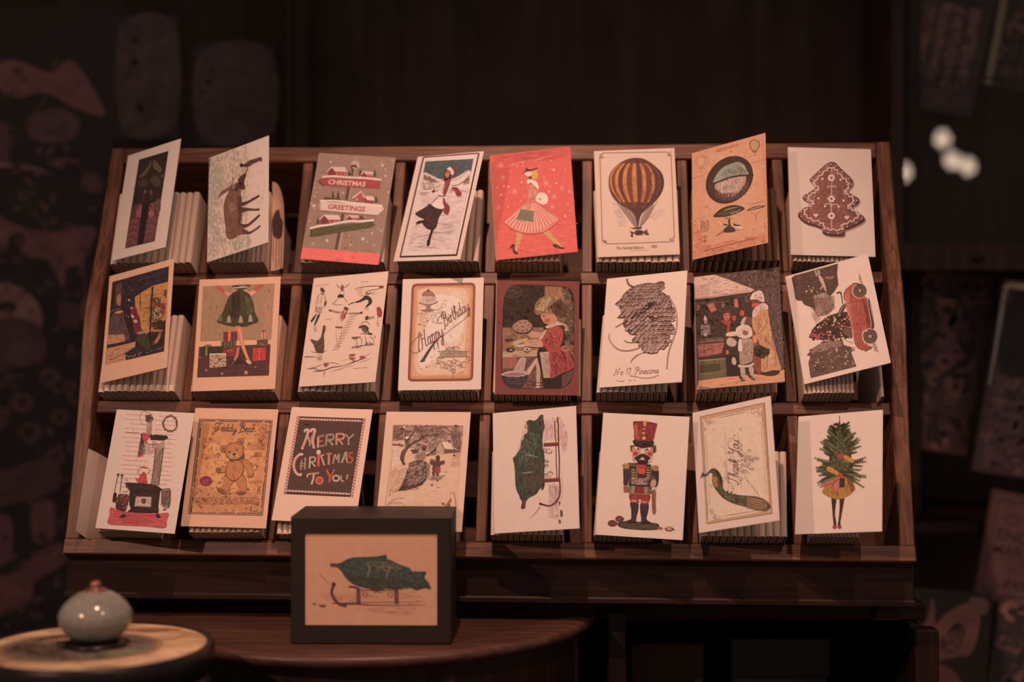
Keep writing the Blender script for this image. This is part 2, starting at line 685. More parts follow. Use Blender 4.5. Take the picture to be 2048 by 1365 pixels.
# hinge barrel on the door edge
t = empty('door_hinge', (0.680, 2.492, 1.80))
tag(t, 'slim dark metal hinge on the door edge above the right end of the rack', 'hinge')
M['iron'] = plain('dark_iron', (.05, .042, .04), .45, .8)
m = MB(); m.tube([(0, 0, -.14), (0, 0, .14)], .006); m.build('hinge_pin', M['iron'], t)
m = MB()
for k in range(5):
    m.lathe([(.0001, -.024), (.0085, -.024), (.0085, .024), (.0001, .024)], 16, (0, 0, -.11 + k * .055))
m.build('hinge_barrel', M['iron'], t)

# ================================================================ THE RACK
rack = empty('card_display_rack', P0, RACK_ROT)
tag(rack, 'wide dark brown wooden rack leaning back, three tiers of upright card compartments', 'display rack')


def aL(u):
    return -0.5405 - (u + .263) * .0200 / .553


def aR(u):
    return 0.4816 + (u + .263) * .0175 / .553


PROF = [(.2905, 0), (.25, .002), (.19, .006), (.14, .011), (.09, .019), (.04, .026), (0, .025), (-.04, .019), (-.08, .013),
        (-.14, .007), (-.2, .003), (-.263, .001)]
BACK = -.150
for sgn, fa in ((1, aL), (-1, aR)):
    mb = MB()
    pr = [(u, n) for u, n in smooth_pts(PROF, False, 4)]
    th = .019 * sgn
    b = .0018
    outer = [[(fa(u), -(n - b), u), (fa(u) + b * sgn, -n, u), (fa(u) + th - b * sgn, -n, u), (fa(u) + th, -(n - b), u),
              (fa(u) + th, -BACK, u), (fa(u), -BACK, u)] for u, n in pr]
    mb.grid(outer, close=True, smooth=False)
    mb.poly(outer[0]); mb.poly(outer[-1][::-1])
    mb.build('side_panel', M['wood_u'], rack)

m = MB(); m.box((aL(.28) + .0195, -.001, .2665), (aR(.28) - .0195, -BACK - .001, .2900), .0015); m.build('top_rail', M['wood_a'], rack)
SH = (.0975, -.0825, -.2630)
for u in SH[:2]:
    m = MB(); m.box((aL(u) + .0195, 0, u - .0165), (aR(u) - .0195, -BACK - .006, u), .0012); m.build('shelf', M['wood_a'], rack)
m = MB(); m.box((-.5405, -.0025, -.2835), (.4816, -BACK, -.2635), .0015); m.build('base_board', M['wood_a'], rack)
DIV = [-.4108, -.2843, -.1578, -.0313, .0952, .2217, .3482]
ROWS = [(.0980, .2660), (-.0820, .0805), (-.2630, -.0995)]
for r, (u0, u1) in enumerate(ROWS):
    for k, a in enumerate(DIV):
        m = MB(); m.box((a - .0068, .0012, u0), (a + .0068, -BACK - .008, u1), .0012); m.build('divider', M['wood_u'], rack)
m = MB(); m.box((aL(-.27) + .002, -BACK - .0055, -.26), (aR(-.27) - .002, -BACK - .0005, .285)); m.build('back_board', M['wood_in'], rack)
# apron under the base board, upright in the world
apr = bpy.data.objects.new
Ri = Matrix.LocRotScale(P0, Matrix.Rotation(-PS, 3, 'Z').to_quaternion() @ Matrix.Rotation(-TH, 3, 'X').to_quaternion(), None).inverted()


def to_rack(mb):
    """points given along the rack's width, straight back and straight up, moved into the rack's own frame"""
    out = []
    for x, y, z in mb.v:
        w = Vector((0, 0, CAMZ)) + Vector((0, DD, 0)) + EX * x + BH * (y - DD) + Vector((0, 0, z))
        out.append(tuple(Ri @ w))
    mb.v = out
    return mb


YF = 1.682
m = MB(); m.box((-.5405, YF, -.3115), (.4816, YF + .018, -.2640), .0015); to_rack(m).build('apron', M['wood_dark'], rack)
m = MB(); m.box((-.5425, YF - .006, -.3145), (.4836, YF + .02, -.3060), .002); to_rack(m).build('apron_moulding', M['wood_dark'], rack)
for a in (-.50, .44):
    for y, top in ((YF + .022, -.2700), (YF + .110, -.312)):
        m = MB(); m.box((a, y, -.3358), (a + .03, y + .03, top), .001); to_rack(m).build('foot', M['wood_dark'], rack)

# ================================================================ SIDEBOARD UNDER THE RACK
TZ = CAMZ - .336
sb = empty('sideboard', (0, 1.9, 0))
tag(sb, 'dark wooden sideboard with an open front, standing under the card rack', 'sideboard')


def sbox(name, lo, hi, mat, bev=.002):
    m = MB()
    m.box((lo[0], lo[1] - 1.9, lo[2]), (hi[0], hi[1] - 1.9, hi[2]), bev)
    return m.build(name, mat, sb)


sbox('top_board', (-.54, 1.790, TZ - .022), (.53, 2.20, TZ), M['wood_dark'])
for x0, x1 in ((-.54, -.512), (.118, .142), (.500, .53)):
    sbox('post', (x0, 1.735, .0), (x1, 1.763, TZ - .0225) if x0 > .4 or x0 < 0 else (x1, 1.763, TZ - .0), M['table_under'])
sbox('side_board', (-.538, 1.77, .02), (-.52, 2.19, TZ - .0225), M['wood_dark'])
sbox('side_board', (.502, 1.77, .02), (.52, 2.19, TZ - .0225), M['wood_dark'])
sbox('partition', (.124, 1.80, .02), (.136, 2.17, TZ - .0225), M['wood_dark'])
sbox('back_panel', (-.52, 2.175, .02), (.50, 2.19, TZ - .0225), M['wood_dark'])
sbox('shelf', (-.518, 1.80, .62), (.50, 2.17, .64), M['wood_dark'])

# things kept on the open shelf under the rack
M['blue'] = plain('navy_cardboard', (.018, .022, .032), .5)
M['brown_box'] = plain('brown_cardboard', (.055, .032, .022), .7)


def lidded_box(name, label, x0, x1, y0, y1, z1, mat):
    t = empty(name, ((x0 + x1) / 2, (y0 + y1) / 2, .64))
    tag(t, label, 'box')
    w, d, h = (x1 - x0) / 2, (y1 - y0) / 2, z1 - .64
    m = MB(); m.box((-w, -d, .0005), (w, d, h - .05), .002); m.build('box_body', mat, t)
    m = MB(); m.box((-w - .003, -d - .003, h - .052), (w + .003, d + .003, h), .002); m.build('lid', mat, t)


lidded_box('storage_box', 'dark navy box on the open shelf of the sideboard, below the rack', .290, .415, 1.84, 2.05, CAMZ - .39, M['blue'])
lidded_box('storage_box', 'dull brown box beside the navy box, next to the sideboard post', .160, .250, 1.85, 2.04, CAMZ - .40, M['brown_box'])

# ================================================================ HALF-ROUND TABLE
tab = empty('half_round_table', (-.185, 1.78, 0))
tag(tab, 'half-round dark red-brown wooden console table in front of the rack', 'table')
RT = .292
arc = [(RT * math.cos(t), -RT * math.sin(t)) for t in [PI * k / 72 for k in range(73)]]
m = MB()
rows = []
for dr, dz in ((-.010, TZ - .0), (-.003, TZ - .001), (0, TZ - .004), (0, TZ - .010), (-.003, TZ - .013), (-.008, TZ - .015)):
    rows.append([((RT + dr) * math.cos(PI * k / 72), min(-.0, -(RT + dr) * math.sin(PI * k / 72)), dz) for k in range(73)])
m.grid(rows, close=True)
m.poly(rows[0]); m.poly(rows[-1][::-1])
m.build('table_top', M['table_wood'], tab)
m = MB()
rows = [[((RT - .022) * math.cos(PI * k / 72), -(RT - .022) * math.sin(PI * k / 72), z) for k in range(73)] for z in (TZ - .0155, TZ - .115)]
rows2 = [[((RT - .040) * math.cos(PI * k / 72), -(RT - .040) * math.sin(PI * k / 72), z) for k in range(73)] for z in (TZ - .115, TZ - .0155)]
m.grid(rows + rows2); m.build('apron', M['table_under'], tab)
for ang in (12, 65, 115, 168):
    x, y = (RT - .034) * math.cos(R(ang)), -(RT - .034) * math.sin(R(ang))
    m = MB()
    for z0, z1, w0, w1 in ((TZ - .20, TZ - .0156, .0135, .0135), (0.0005, TZ - .20, .008, .0135)):
        q0 = [(x + sx * w0, y + sy * w0, z0) for sx, sy in ((-1, -1), (1, -1), (1, 1), (-1, 1))]
        q1 = [(x + sx * w1, y + sy * w1, z1) for sx, sy in ((-1, -1), (1, -1), (1, 1), (-1, 1))]
        m.grid([q0, q1], close=True, smooth=False); m.poly(q0[::-1]); m.poly(q1)
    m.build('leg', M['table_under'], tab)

# ================================================================ TIN WITH A CERAMIC KNOB (front left)
stand = empty('side_table', (-.50, 1.20, 0))
tag(stand, 'small dark wooden table below the frame edge carrying the round lidded tin', 'table')
CZ = CAMZ - .304 - .17
m = MB(); m.box((-.28, -.22, CZ - .025), (.28, .305, CZ), .003); m.build('table_top', M['table_under'], stand)
for sx in (-1, 1):
    for sy in (-1, 1):
        m = MB(); m.box((sx * .25 - .018, sy * .2 + .03 - .018, .0005), (sx * .25 + .018, sy * .2 + .03 + .018, CZ - .0255), .002)
        m.build('leg', M['table_under'], stand)

M['tin_black'] = plain('black_lacquer', (.010, .010, .010), .32, spec=.5)
M['bronze'] = plain('dark_bronze', (.30, .16, .10), .30, .6)
tin = empty('round_tin', (-.4165, 1.40, CZ))
tag(tin, 'round black tin with a gold and grey pictured lid and a ceramic knob, front left', 'tin')
RL = .1135
H_ = .170
m = MB(); m.lathe([(.0001, .0005), (RL - .004, .0005), (RL - .001, .004), (RL - .001, H_ - .026), (.0001, H_ - .026)], 96)
m.build('tin_body', M['tin_black'], tin)
m = MB(); m.lathe([(RL - .0005, H_ - .028), (RL + .0025, H_ - .026), (RL + .0032, H_ - .010), (RL + .003, H_ - .002), (RL + .0005, H_ + .0008),
                   (RL - .0035, H_ + .0002), (RL - .005, H_ - .002), (.0001, H_ - .002)], 96)
lid = m.build('lid', M['tin_black'], tin)


def lid_mat():
    m, nt, b = new_mat('lid_print')
    tc = nn(nt, 'ShaderNodeTexCoord')
    n1 = nn(nt, 'ShaderNodeTexNoise')
    n1.inputs['Scale'].default_value = 26
    n1.inputs['Detail'].default_value = 6
    n1.inputs['Distortion'].default_value = .8
    nt.links.new(tc.outputs['Object'], n1.inputs['Vector'])
    cr = nn(nt, 'ShaderNodeValToRGB')
    cr.color_ramp.elements[0].position = .35
    cr.color_ramp.elements[0].color = (.46, .31, .19, 1)
    cr.color_ramp.elements[1].position = .62
    cr.color_ramp.elements[1].color = (.88, .70, .46, 1)
    nt.links.new(n1.outputs['Fac'], cr.inputs['Fac'])
    nt.links.new(cr.outputs['Color'], b.inputs['Base Color'])
    b.inputs['Roughness'].default_value = .42
    return m


m = MB()
m.lathe([(.0001, H_ - .0008), (.06, H_ - .0008), (RL - .0038, H_ - .0008)], 96)
m.build('lid_picture', lid_mat(), lid)
# oval landscape painted on the lid
A = Art([-100, 100, 100, 100, 100, -100, -100, -100], .2, .2, ref=(235, 180, 150), alb=.62, seed=5)
# quad order is TL TR BR BL with y up on the lid, x to the right; y grows away from the camera


def el(cx, cy, rx, ry, n=40, a0=0, a1=360):
    o = []
    for k in range(n + 1):
        t = R(a0 + (a1 - a0) * k / n)
        o += [cx + rx * math.cos(t), cy + ry * math.sin(t)]
    return o


A.P('a07048', el(-14, -6, 78, 66, 48)); A.P('8a6a55', el(-14, -6, 74, 62, 48))
A.HT(['6e625a', '7d7065', '5d4f48', '90806f', '4e423d'], el(-14, -6, 72, 60, 30), 420, 30, 8, 5, 20)
A.HT(['b9855a', 'c4915f', 'a97650'], [-70, -14, 40, -34, 56, -12, 30, -22, -40, -2], 60, 16, 20, 4, 16)
A.B('6b7370', [-20, -44, 20, -50, 52, -30, 58, -6, 44, -2, 30, -24, 0, -38])
A.HT(['7b827d', '5c625f', '8b8f87'], [-20, -44, 20, -50, 52, -30, 58, -6, 44, -2, 30, -24, 0, -38], 120, 12, 20, 4)
A.HT(['5a4a44', '4c3d39', '77655b'], [-80, -30, -20, -40, -10, 0, -84, 6], 160, 12, 10, 5, 30)
A.B('c08a5a', [-60, 18, -20, 28, 20, 30, 0, 38, -40, 34]); A.B('54504c', [-64, 40, -30, 48, 10, 46, -10, 38, -40, 36])
A.L('77503a', 1.6, el(-14, -6, 80, 68, 40), False)
A.P('a9633c', el(38, 76, 30, 11, 24)); A.P('c08051', el(38, 76, 26, 8, 24))
A.HT(['8f5233', 'd09a68'], el(38, 76, 25, 7, 20), 50, 20, 3, 1.4, 4)
A.L('8a5c3c', 1.4, el(0, 0, 109, 109, 60), False)
o = A.build('lid_landscape', M['ink'], lid)
for v in o.data.vertices:       # lay the drawing flat on the lid
    v.co = Vector((v.co.x - .1, v.co.z - .1, H_ - .0008 - v.co.y))


def crackle_mat():
    m, nt, b = new_mat('crackle_glaze')
    tc = nn(nt, 'ShaderNodeTexCoord')
    vo = nn(nt, 'ShaderNodeTexVoronoi', feature='DISTANCE_TO_EDGE')
    vo.inputs['Scale'].default_value = 170
    nt.links.new(tc.outputs['Object'], vo.inputs['Vector'])
    cr = nn(nt, 'ShaderNodeValToRGB')
    cr.color_ramp.elements[0].position = .0
    cr.color_ramp.elements[0].color = (.17, .17, .155, 1)
    cr.color_ramp.elements[1].position = .07
    cr.color_ramp.elements[1].color = (.30, .335, .325, 1)
    nt.links.new(vo.outputs['Distance'], cr.inputs['Fac'])
    nt.links.new(cr.outputs['Color'], b.inputs['Base Color'])
    b.inputs['Roughness'].default_value = .14
    b.inputs['Specular IOR Level'].default_value = .6
    return m


m = MB(); m.lathe([(.0001, 0), (.031, 0), (.031, .0028), (.026, .0045), (.017, .0055), (.0001, .0055)], 64, (0, 0, H_))
m.build('knob_base', M['tin_black'], tin)
zc = H_ + .0055
m = MB(); m.lathe([(.0001, 0), (.016, .0), (.024, .0030), (.0305, .009), (.0350, .0175), (.0364, .0245), (.0344, .0302), (.0298, .0370), (.0234, .0428),
                   (.0165, .0470), (.010, .0492), (.0001, .0498)], 96, (0, 0, zc))
m.build('ceramic_knob', crackle_mat(), tin)
m = MB(); m.lathe([(.0001, .0470), (.0112, .0478), (.0116, .0490), (.0108, .0502), (.0085, .0508), (.0062, .0512), (.0058, .0530), (.0060, .0545), (.0050, .0570), (.0030, .0588), (.0001, .0594)], 48, (0, 0, zc))
m.build('metal_cap', M['bronze'], tin)

# ================================================================ BOXED SLED PRINT ON THE TABLE
fr = empty('box_frame', (-.1561, 1.549, TZ + .0004), (0, 0, R(-.8)))
tag(fr, 'deep black box frame with a tree-on-sled print, standing on the half-round table', 'picture frame')
FW, FH, FD = .178, .1405, .104
m = MB()
x0, x1, z0, z1 = -FW / 2, FW / 2, 0, FH
ix0, ix1, iz0, iz1 = -.0735, .0735, .0205, .1225
o = [(x0, z0), (x1, z0), (x1, z1), (x0, z1)]
i_ = [(ix0, iz0), (ix1, iz0), (ix1, iz1), (ix0, iz1)]
m.grid([[(p[0], FD, p[1]) for p in o], [(p[0], .0012, p[1]) for p in o],
        [(p[0] * .986, 0, .0012 + p[1] * .983) for p in o], [(p[0], 0, p[1]) for p in i_], [(p[0], .003, p[1]) for p in i_]], close=True, smooth=False)
m.poly([(p[0], FD, p[1]) for p in o]); m.poly([(p[0], .0032, p[1]) for p in i_][::-1])
m.build('frame_body', M['black'], fr)
m = MB(); m.box((ix0 + .0002, .0018, iz0 + .0002), (ix1 - .0002, .0028, iz1 - .0002)); pr = m.build('print_sheet', M['white'], fr)
A = Art([248, 258, 1250, 260, 1240, 948, 240, 948], .1466, .1016, ref=(181, 128, 104), alb=.72, seed=9)
A.P('ae7455', [248, 258, 1250, 260, 1240, 948, 240, 948])
A.HT(['a36c50', 'a76f53'], [350, 715, 620, 700, 1100, 690, 1150, 760, 1080, 800, 400, 770], 120, 120, 0, 10, 4)
A.HT(['a2694e', 'a66e52'], [620, 815, 1100, 810, 1050, 880, 700, 850], 80, 90, 0, 9, 5)
A.B('!36322a', [437, 487, 470, 486, 515, 480, 560, 456, 610, 440, 700, 436, 800, 430, 862, 420, 868, 450, 905, 462, 960, 492, 1040, 520, 1055, 545, 1110, 545,
               1165, 550, 1150, 590, 1180, 630, 1197, 680, 1150, 672, 1085, 688, 1040, 668, 960, 680, 850, 676, 790, 700, 740, 680, 650, 660, 590, 630, 550, 590, 520, 545, 480, 510, 445, 512])
SL = [540, 470, 620, 445, 800, 435, 860, 430, 900, 470, 1040, 530, 1150, 556, 1140, 600, 1180, 670, 1080, 676, 960, 668, 800, 676, 650, 650, 560, 590, 525, 530]
A.HT(['!48432f', '!37332a', '!565039', '!2f2b25', '!4a4634'], SL, 520, 46, 12, 6, 22)
A.HT(['2b2a29', '333130'], [540, 560, 1150, 640, 1180, 680, 800, 690, 600, 640], 160, 40, 8, 6, 12)
A.HT(['6b6445', '5d5a42'], [700, 460, 900, 470, 1000, 520, 900, 560, 720, 540], 50, 36, 20, 5, 30)
A.L('7f7450', 4, [715, 480, 735, 530, 745, 560], taper=2); A.L('7f7450', 4, [745, 500, 722, 560, 725, 600], taper=2)
A.L('7f7450', 4, [893, 500, 870, 560, 860, 600], taper=2)
A.B('4c3430', [437, 484, 470, 486, 520, 500, 510, 520, 470, 512, 442, 510])
W1 = '50302d'
A.L(W1, 22, [470, 636, 452, 670, 446, 710, 470, 760, 510, 795, 560, 806], taper=0); A.L('3b2523', 24, [470, 632, 450, 650], taper=0)
A.L(W1, 14, [505, 790, 600, 790, 700, 796, 900, 800, 1100, 797, 1165, 794], taper=1); A.L('45302d', 9, [450, 785, 600, 782, 900, 775, 1140, 773], taper=1)
for x in (650, 938):
    A.P(W1, [x - 17, 676, x + 14, 676, x + 14, 790, x - 17, 790]); A.P('70382f', [x - 5, 690, x + 6, 690, x + 6, 775, x - 5, 775])
A.L('4a2b28', 16, [575, 660, 620, 664, 660, 680]); A.L(W1, 8, [640, 680, 800, 688, 940, 682])
for cx, d in ((698, 1), (892, -1)):
    A.L('5d4038', 6, [cx - 30 * d, 700, cx, 698, cx + 20 * d, 712, cx + 10 * d, 735, cx - 12 * d, 735, cx - 16 * d, 716, cx, 712])
for cx in (775, 815):
    A.L('5d4038', 6, [cx - 18, 695, cx, 706, cx + 14, 696])
A.L('7d5340', 6, [350, 550, 380, 592, 430, 635], taper=2)
A.HT(['51413c'], [290, 782, 330, 785, 320, 798, 295, 797], 12, 18, 0, 7); A.HT(['4b3c38'], [345, 795, 405, 795, 395, 815, 355, 815], 20, 22, 0, 8)
a = A.build('sled_picture', M['ink'], pr)
a.location = (ix0 + .0002, .0018, iz0 + .0002)

# ================================================================ PRINTS OF THE 24 DISPLAY CARDS
# each function draws one card face; coordinates are measured on that card and rectified by Art
def a_forest(A):
    A.P('262121', [393, 262, 685, 172, 548, 1078, 248, 1150])
    IN = [395, 265, 680, 178, 545, 1072, 252, 1145]
    A.HT(['2c2725', '211d1d', '302b28'], IN, 160, 60, 100, 14)
    A.B('474233', [385, 440, 430, 390, 480, 320, 510, 270, 512, 320, 480, 380, 440, 425])
    A.B('4d4835', [528, 300, 545, 265, 580, 300, 620, 350, 600, 385, 560, 360, 535, 340])
    A.L('37402f', 6, [505, 275, 495, 330, 480, 380]); A.L('3a3f33', 6, [540, 280, 570, 320, 600, 360])
    A.B('393735', [510, 440, 560, 420, 600, 450, 605, 500, 570, 525, 520, 500]); A.B('33312f', [385, 480, 440, 450, 480, 480, 460, 530, 400, 530])
    A.HT(['59513c', '443f33'], [600, 400, 660, 390, 650, 430, 600, 440], 10, 44, -10, 5)
    A.P('4f2f2c', [338, 712, 425, 690, 430, 830, 300, 870]); A.P('4c2c2a', [498, 700, 608, 640, 590, 830, 470, 850])
    A.B('4a4439', [552, 680, 600, 650, 608, 740, 585, 800, 555, 760])
    A.HT(['8f4a43', 'a0554a', '703c37'], [370, 710, 425, 700, 425, 840, 360, 850], 26, 70, 100, 14)
    A.HT(['8f4a43', '9a4e45', '6c3833'], [500, 700, 545, 690, 545, 840, 480, 850], 26, 60, 70, 14)
    A.B('8f5044', [485, 790, 520, 770, 528, 810, 500, 825]); A.E('7a4550', 455, 578, 14, 20); A.E('74403c', 512, 585, 13, 26)
    A.P('5a3431', [300, 870, 412, 830, 385, 1112, 250, 1148]); A.P('5c3531', [462, 850, 588, 815, 548, 1076, 432, 1098])
    for cx, cy, r in ((350, 890, 46), (330, 950, 40), (330, 1020, 48), (305, 1085, 44), (340, 1110, 30), (520, 880, 48), (510, 940, 42), (500, 1000, 48), (490, 1050, 40),
                      (540, 960, 36)):
        A.L('8a5750', 5, el(cx, cy, r * .9, r * .62, 12, 190, 350)); A.L('75463f', 4, el(cx, cy + 12, r * .7, r * .45, 10, 190, 350))
    A.HT(['7d4c48', '45282a', '6b3d3a'], [300, 880, 580, 830, 545, 1070, 255, 1140], 120, 26, -10, 4)
    A.P('211b1b', [425, 690, 500, 670, 470, 850, 432, 1100, 370, 1114, 400, 900])
    A.L('2a2220', 34, [480, 560, 470, 640, 462, 700]); A.L('4a2b28', 12, [440, 560, 435, 680]); A.L('5a3430', 8, [515, 560, 520, 660])


def a_moose(A):
    A.HT(['!b98d6b', '!a98260', '!a6866a', '!c09470', '!b58a6a'], [143, 255, 520, 110, 545, 600, 520, 900, 570, 1150, 125, 1280], 700, 46, 86, 12, 14)
    A.HT(['!a78a70', '!a0856c', '!b08e74'], [143, 300, 240, 220, 300, 500, 200, 800, 280, 1100, 130, 1250], 170, 40, 84, 12, 14)
    A.HT(['!a58a70', '!a0866c'], [380, 1080, 560, 1020, 570, 1110, 400, 1180], 50, 40, 84, 14, 12)
    A.HT(['c99c80', 'd0a285'], [430, 150, 700, 60, 700, 800, 540, 700], 90, 60, 90, 14, 10)
    Bn, Dk = '6d4735', '46302a'
    A.B(Bn, [325, 600, 352, 545, 400, 500, 450, 480, 490, 500, 490, 540, 460, 570, 462, 640, 470, 720, 468, 830, 455, 900, 490, 950, 540, 985, 520, 1008,
             450, 1015, 395, 1048, 350, 1060, 318, 1040, 305, 990, 305, 930, 292, 850, 285, 770, 292, 690])
    BD = [325, 600, 352, 545, 450, 490, 462, 640, 470, 830, 460, 930, 500, 990, 350, 1055, 308, 1000, 290, 850, 290, 700]
    A.HT(['75503c', '7f5a44', '64412f', '86604a'], BD, 320, 44, 82, 8, 20)
    A.HT(['9a7058', '8a6350'], [330, 700, 400, 690, 420, 760, 350, 790], 60, 26, 80, 7, 20)
    A.HT(['543a30', '4a332b'], [420, 600, 468, 640, 468, 900, 430, 960], 90, 44, 86, 8)
    A.B(Dk, [395, 560, 440, 480, 470, 430, 505, 395, 512, 415, 500, 450, 492, 490, 500, 548, 470, 562, 440, 548, 420, 580])
    A.B('4b352e', [425, 470, 450, 430, 490, 400, 505, 398, 500, 430, 480, 470, 440, 490]); A.E('2b2020', 455, 500, 12, 16)
    for l in ([465, 690, 520, 675, 580, 645, 640, 612, 645, 630, 590, 665, 530, 700, 480, 725],
              [465, 740, 540, 745, 600, 752, 642, 748, 642, 770, 590, 772, 520, 775, 470, 790],
              [455, 905, 520, 905, 575, 865, 642, 808, 648, 826, 590, 885, 540, 925, 490, 945],
              [470, 960, 530, 985, 590, 960, 650, 918, 652, 938, 600, 975, 545, 1008, 500, 1005]):
        A.B('54393a' if l[0] == 470 else '4d3630', l)
    A.HT(['3c2b28'], [465, 690, 640, 612, 645, 630, 480, 725], 20, 30, -20, 5)
    # antlers
    A.B('6b4c3e', [222, 655, 250, 600, 290, 560, 340, 530, 370, 515, 375, 540, 340, 565, 300, 595, 255, 625])
    for a, b in ((300, 480), (290, 505), (270, 530), (262, 548), (330, 488), (346, 482)):
        A.L('a5735c', 9, [a, b, a + 26, b + 14, a + 52, 548], taper=3)
    A.L('5b4237', 16, [350, 545, 375, 500, 385, 440], taper=1); A.L('6d5346', 8, [380, 480, 372, 400, 352, 340], taper=1)
    A.L('6d5346', 7, [388, 460, 410, 400, 408, 330], taper=1); A.L('8f8474', 5, [375, 420, 370, 360, 385, 320], taper=1)
    # bird on the muzzle
    A.L('4b3530', 10, [510, 395, 522, 360, 520, 335]); A.B('4a3235', [455, 322, 500, 300, 545, 268, 600, 252, 660, 235, 668, 278, 640, 275, 590, 298, 540, 330, 500, 335, 470, 325])
    A.B('2b2326', [448, 305, 470, 298, 485, 318, 470, 335, 450, 335]); A.HT(['6b4544', '573a3c'], [500, 300, 650, 245, 655, 270, 540, 325], 40, 30, -18, 6)
    A.L('6b4a3f', 5, [498, 330, 503, 360, 508, 395])


def a_greetings(A):
    A.P('7c695b', [242, 128, 1008, 180, 832, 1248, 58, 1192])
    A.HT(['83705f', '76655a', '80695a', '6f6157'], [245, 135, 1000, 185, 850, 1130, 80, 1080], 420, 90, 4, 14, 8)
    A.P('cf5c50', [76, 1080, 852, 1138, 832, 1248, 58, 1192]); A.HT(['d46555', 'c8564b'], [80, 1085, 848, 1142, 834, 1240, 64, 1188], 60, 140, 4, 12, 4)
    A.D(['a58e78', 'b39a82', '99846f'], [230, 160, 990, 200, 850, 1100, 100, 1060], 60, 4, 8)
    for x, y, r in ((355, 220, 14), (875, 255, 16), (905, 362, 12), (190, 662, 22), (932, 525, 10), (160, 640, 9), (768, 940, 12), (680, 992, 20), (322, 1010, 18), (555, 1052, 12),
                    (188, 1035, 10), (195, 565, 9), (720, 1020, 7), (790, 1055, 8), (857, 908, 8), (480, 530, 9), (150, 815, 9)):
        A.E('b89a80', x, y, r * .7)
        for a in (0, 60, 120):
            A.L('b89a80', 4, [x - r * math.cos(R(a)), y - r * math.sin(R(a)), x + r * math.cos(R(a)), y + r * math.sin(R(a))], False)
    # pole and lamp
    A.P('4a3f3b', [568, 255, 620, 258, 605, 360, 560, 360]); A.P('8d7566', [598, 262, 620, 262, 606, 360, 584, 360])
    A.E('a08468', 605, 250, 44, 42); A.B('3b3431', [558, 280, 565, 255, 600, 250, 620, 262, 615, 285, 590, 272])
    A.P('483d3a', [522, 470, 578, 472, 550, 610, 500, 600]); A.P('8a7162', [556, 474, 578, 474, 556, 610, 530, 606])
    A.P('483d3a', [468, 740, 520, 745, 505, 820, 455, 830]); A.P('86705f', [495, 745, 520, 745, 508, 815, 484, 820])
    A.P('483d3a', [430, 930, 490, 925, 458, 1102, 398, 1097]); A.P('8d7666', [462, 928, 490, 925, 458, 1102, 428, 1100])

    def fir(x, y, h, w):
        for k in range(4):
            t = k / 4
            A.P('3f4038' if k % 2 else '37382f', [x, y - h * (1 - t * .8), x + w * (.4 + t * .6), y - h * (.62 - t * .62), x - w * (.4 + t * .6), y - h * (.62 - t * .62)])

    def house(x, y, w, h, rf):
        A.P('8d3d38', [x, y, x + w, y + 6, x + w, y - h * .5 + 6, x, y - h * .5])
        A.P('6f2f2d', [x, y, x + w * .42, y + 2, x + w * .42, y - h * .5, x + w * .2, y - h * .95, x, y - h * .5])
        A.P(rf, [x + w * .2, y - h, x + w * .95, y - h + 4, x + w * 1.08, y - h * .42, x + w * .45, y - h * .46])
        A.L(rf, 12, [x - 8, y - h * .44, x + w * .2, y - h * .98, x + w * .46, y - h * .44], False)
        for q in (.5, .72, .9):
            A.P('b5836a', [x + w * q, y - h * .1, x + w * q + 9, y - h * .1, x + w * q + 9, y - h * .3, x + w * q, y - h * .3])
    fir(545, 370, 60, 30); fir(655, 370, 80, 26); fir(800, 385, 95, 24)
    house(330, 360, 180, 90, 'b7967c'); house(670, 372, 110, 54, 'b7967c')
    A.P('8f3a36', [232, 405, 280, 376, 860, 412, 848, 492, 290, 460]); A.P('43302c', [232, 405, 290, 460, 275, 462, 226, 412]); A.L('c4a086', 20, [272, 372, 400, 366, 550, 378, 700, 384, 868, 404]); A.HT(['9c423c', '84342f'], [290, 385, 850, 415, 840, 485, 300, 455], 60, 80, 4, 8, 4)
    A.T('c79a7c', 'CHRISTMAS', 330, 443, 66, 4, .022, 1.08, .12)
    fir(380, 605, 95, 26); fir(432, 605, 95, 26); fir(812, 640, 80, 26)
    A.HT(['3c3d34'], [300, 575, 480, 590, 500, 606, 290, 600], 20, 60, 6, 10)
    A.P('96463e', [572, 600, 692, 612, 690, 540, 640, 520]); A.P('7d3833', [690, 560, 790, 590, 780, 640, 690, 630]); A.L('c09c84', 14, [576, 588, 664, 518, 696, 580], False)
    A.P('c09c84', [700, 566, 780, 568, 800, 612, 722, 604]); A.P('b5836a', [610, 590, 632, 590, 632, 612, 610, 610])
    A.P('c19b80', [255, 620, 870, 660, 893, 695, 825, 758, 245, 706]); A.L('cbaa90', 18, [250, 615, 400, 612, 560, 632, 700, 645, 875, 662]); A.L('5b4a42', 5, [248, 708, 400, 722, 600, 740, 822, 758])
    A.P('9c7c68', [240, 640, 262, 625, 258, 706, 244, 706])
    A.T('8d3a38', 'GREETINGS', 328, 692, 68, 4.5, .026, 1.06, .06)
    house(255, 842, 190, 90, 'c09c84'); house(525, 805, 110, 48, 'b7967c'); fir(232, 855, 80, 24); fir(665, 800, 44, 40)
    A.P('3f4a38', [150, 895, 480, 848, 780, 822, 800, 850, 760, 880, 500, 920, 165, 975]); A.P('2f3a2e', [150, 895, 166, 900, 170, 975, 160, 975])
    A.HT(['46523d', '38422f'], [170, 905, 780, 835, 760, 870, 180, 965], 90, 80, -8, 8, 4)
    A.L('cbaa90', 20, [150, 890, 250, 865, 330, 855, 450, 832, 560, 815, 650, 820, 790, 805])


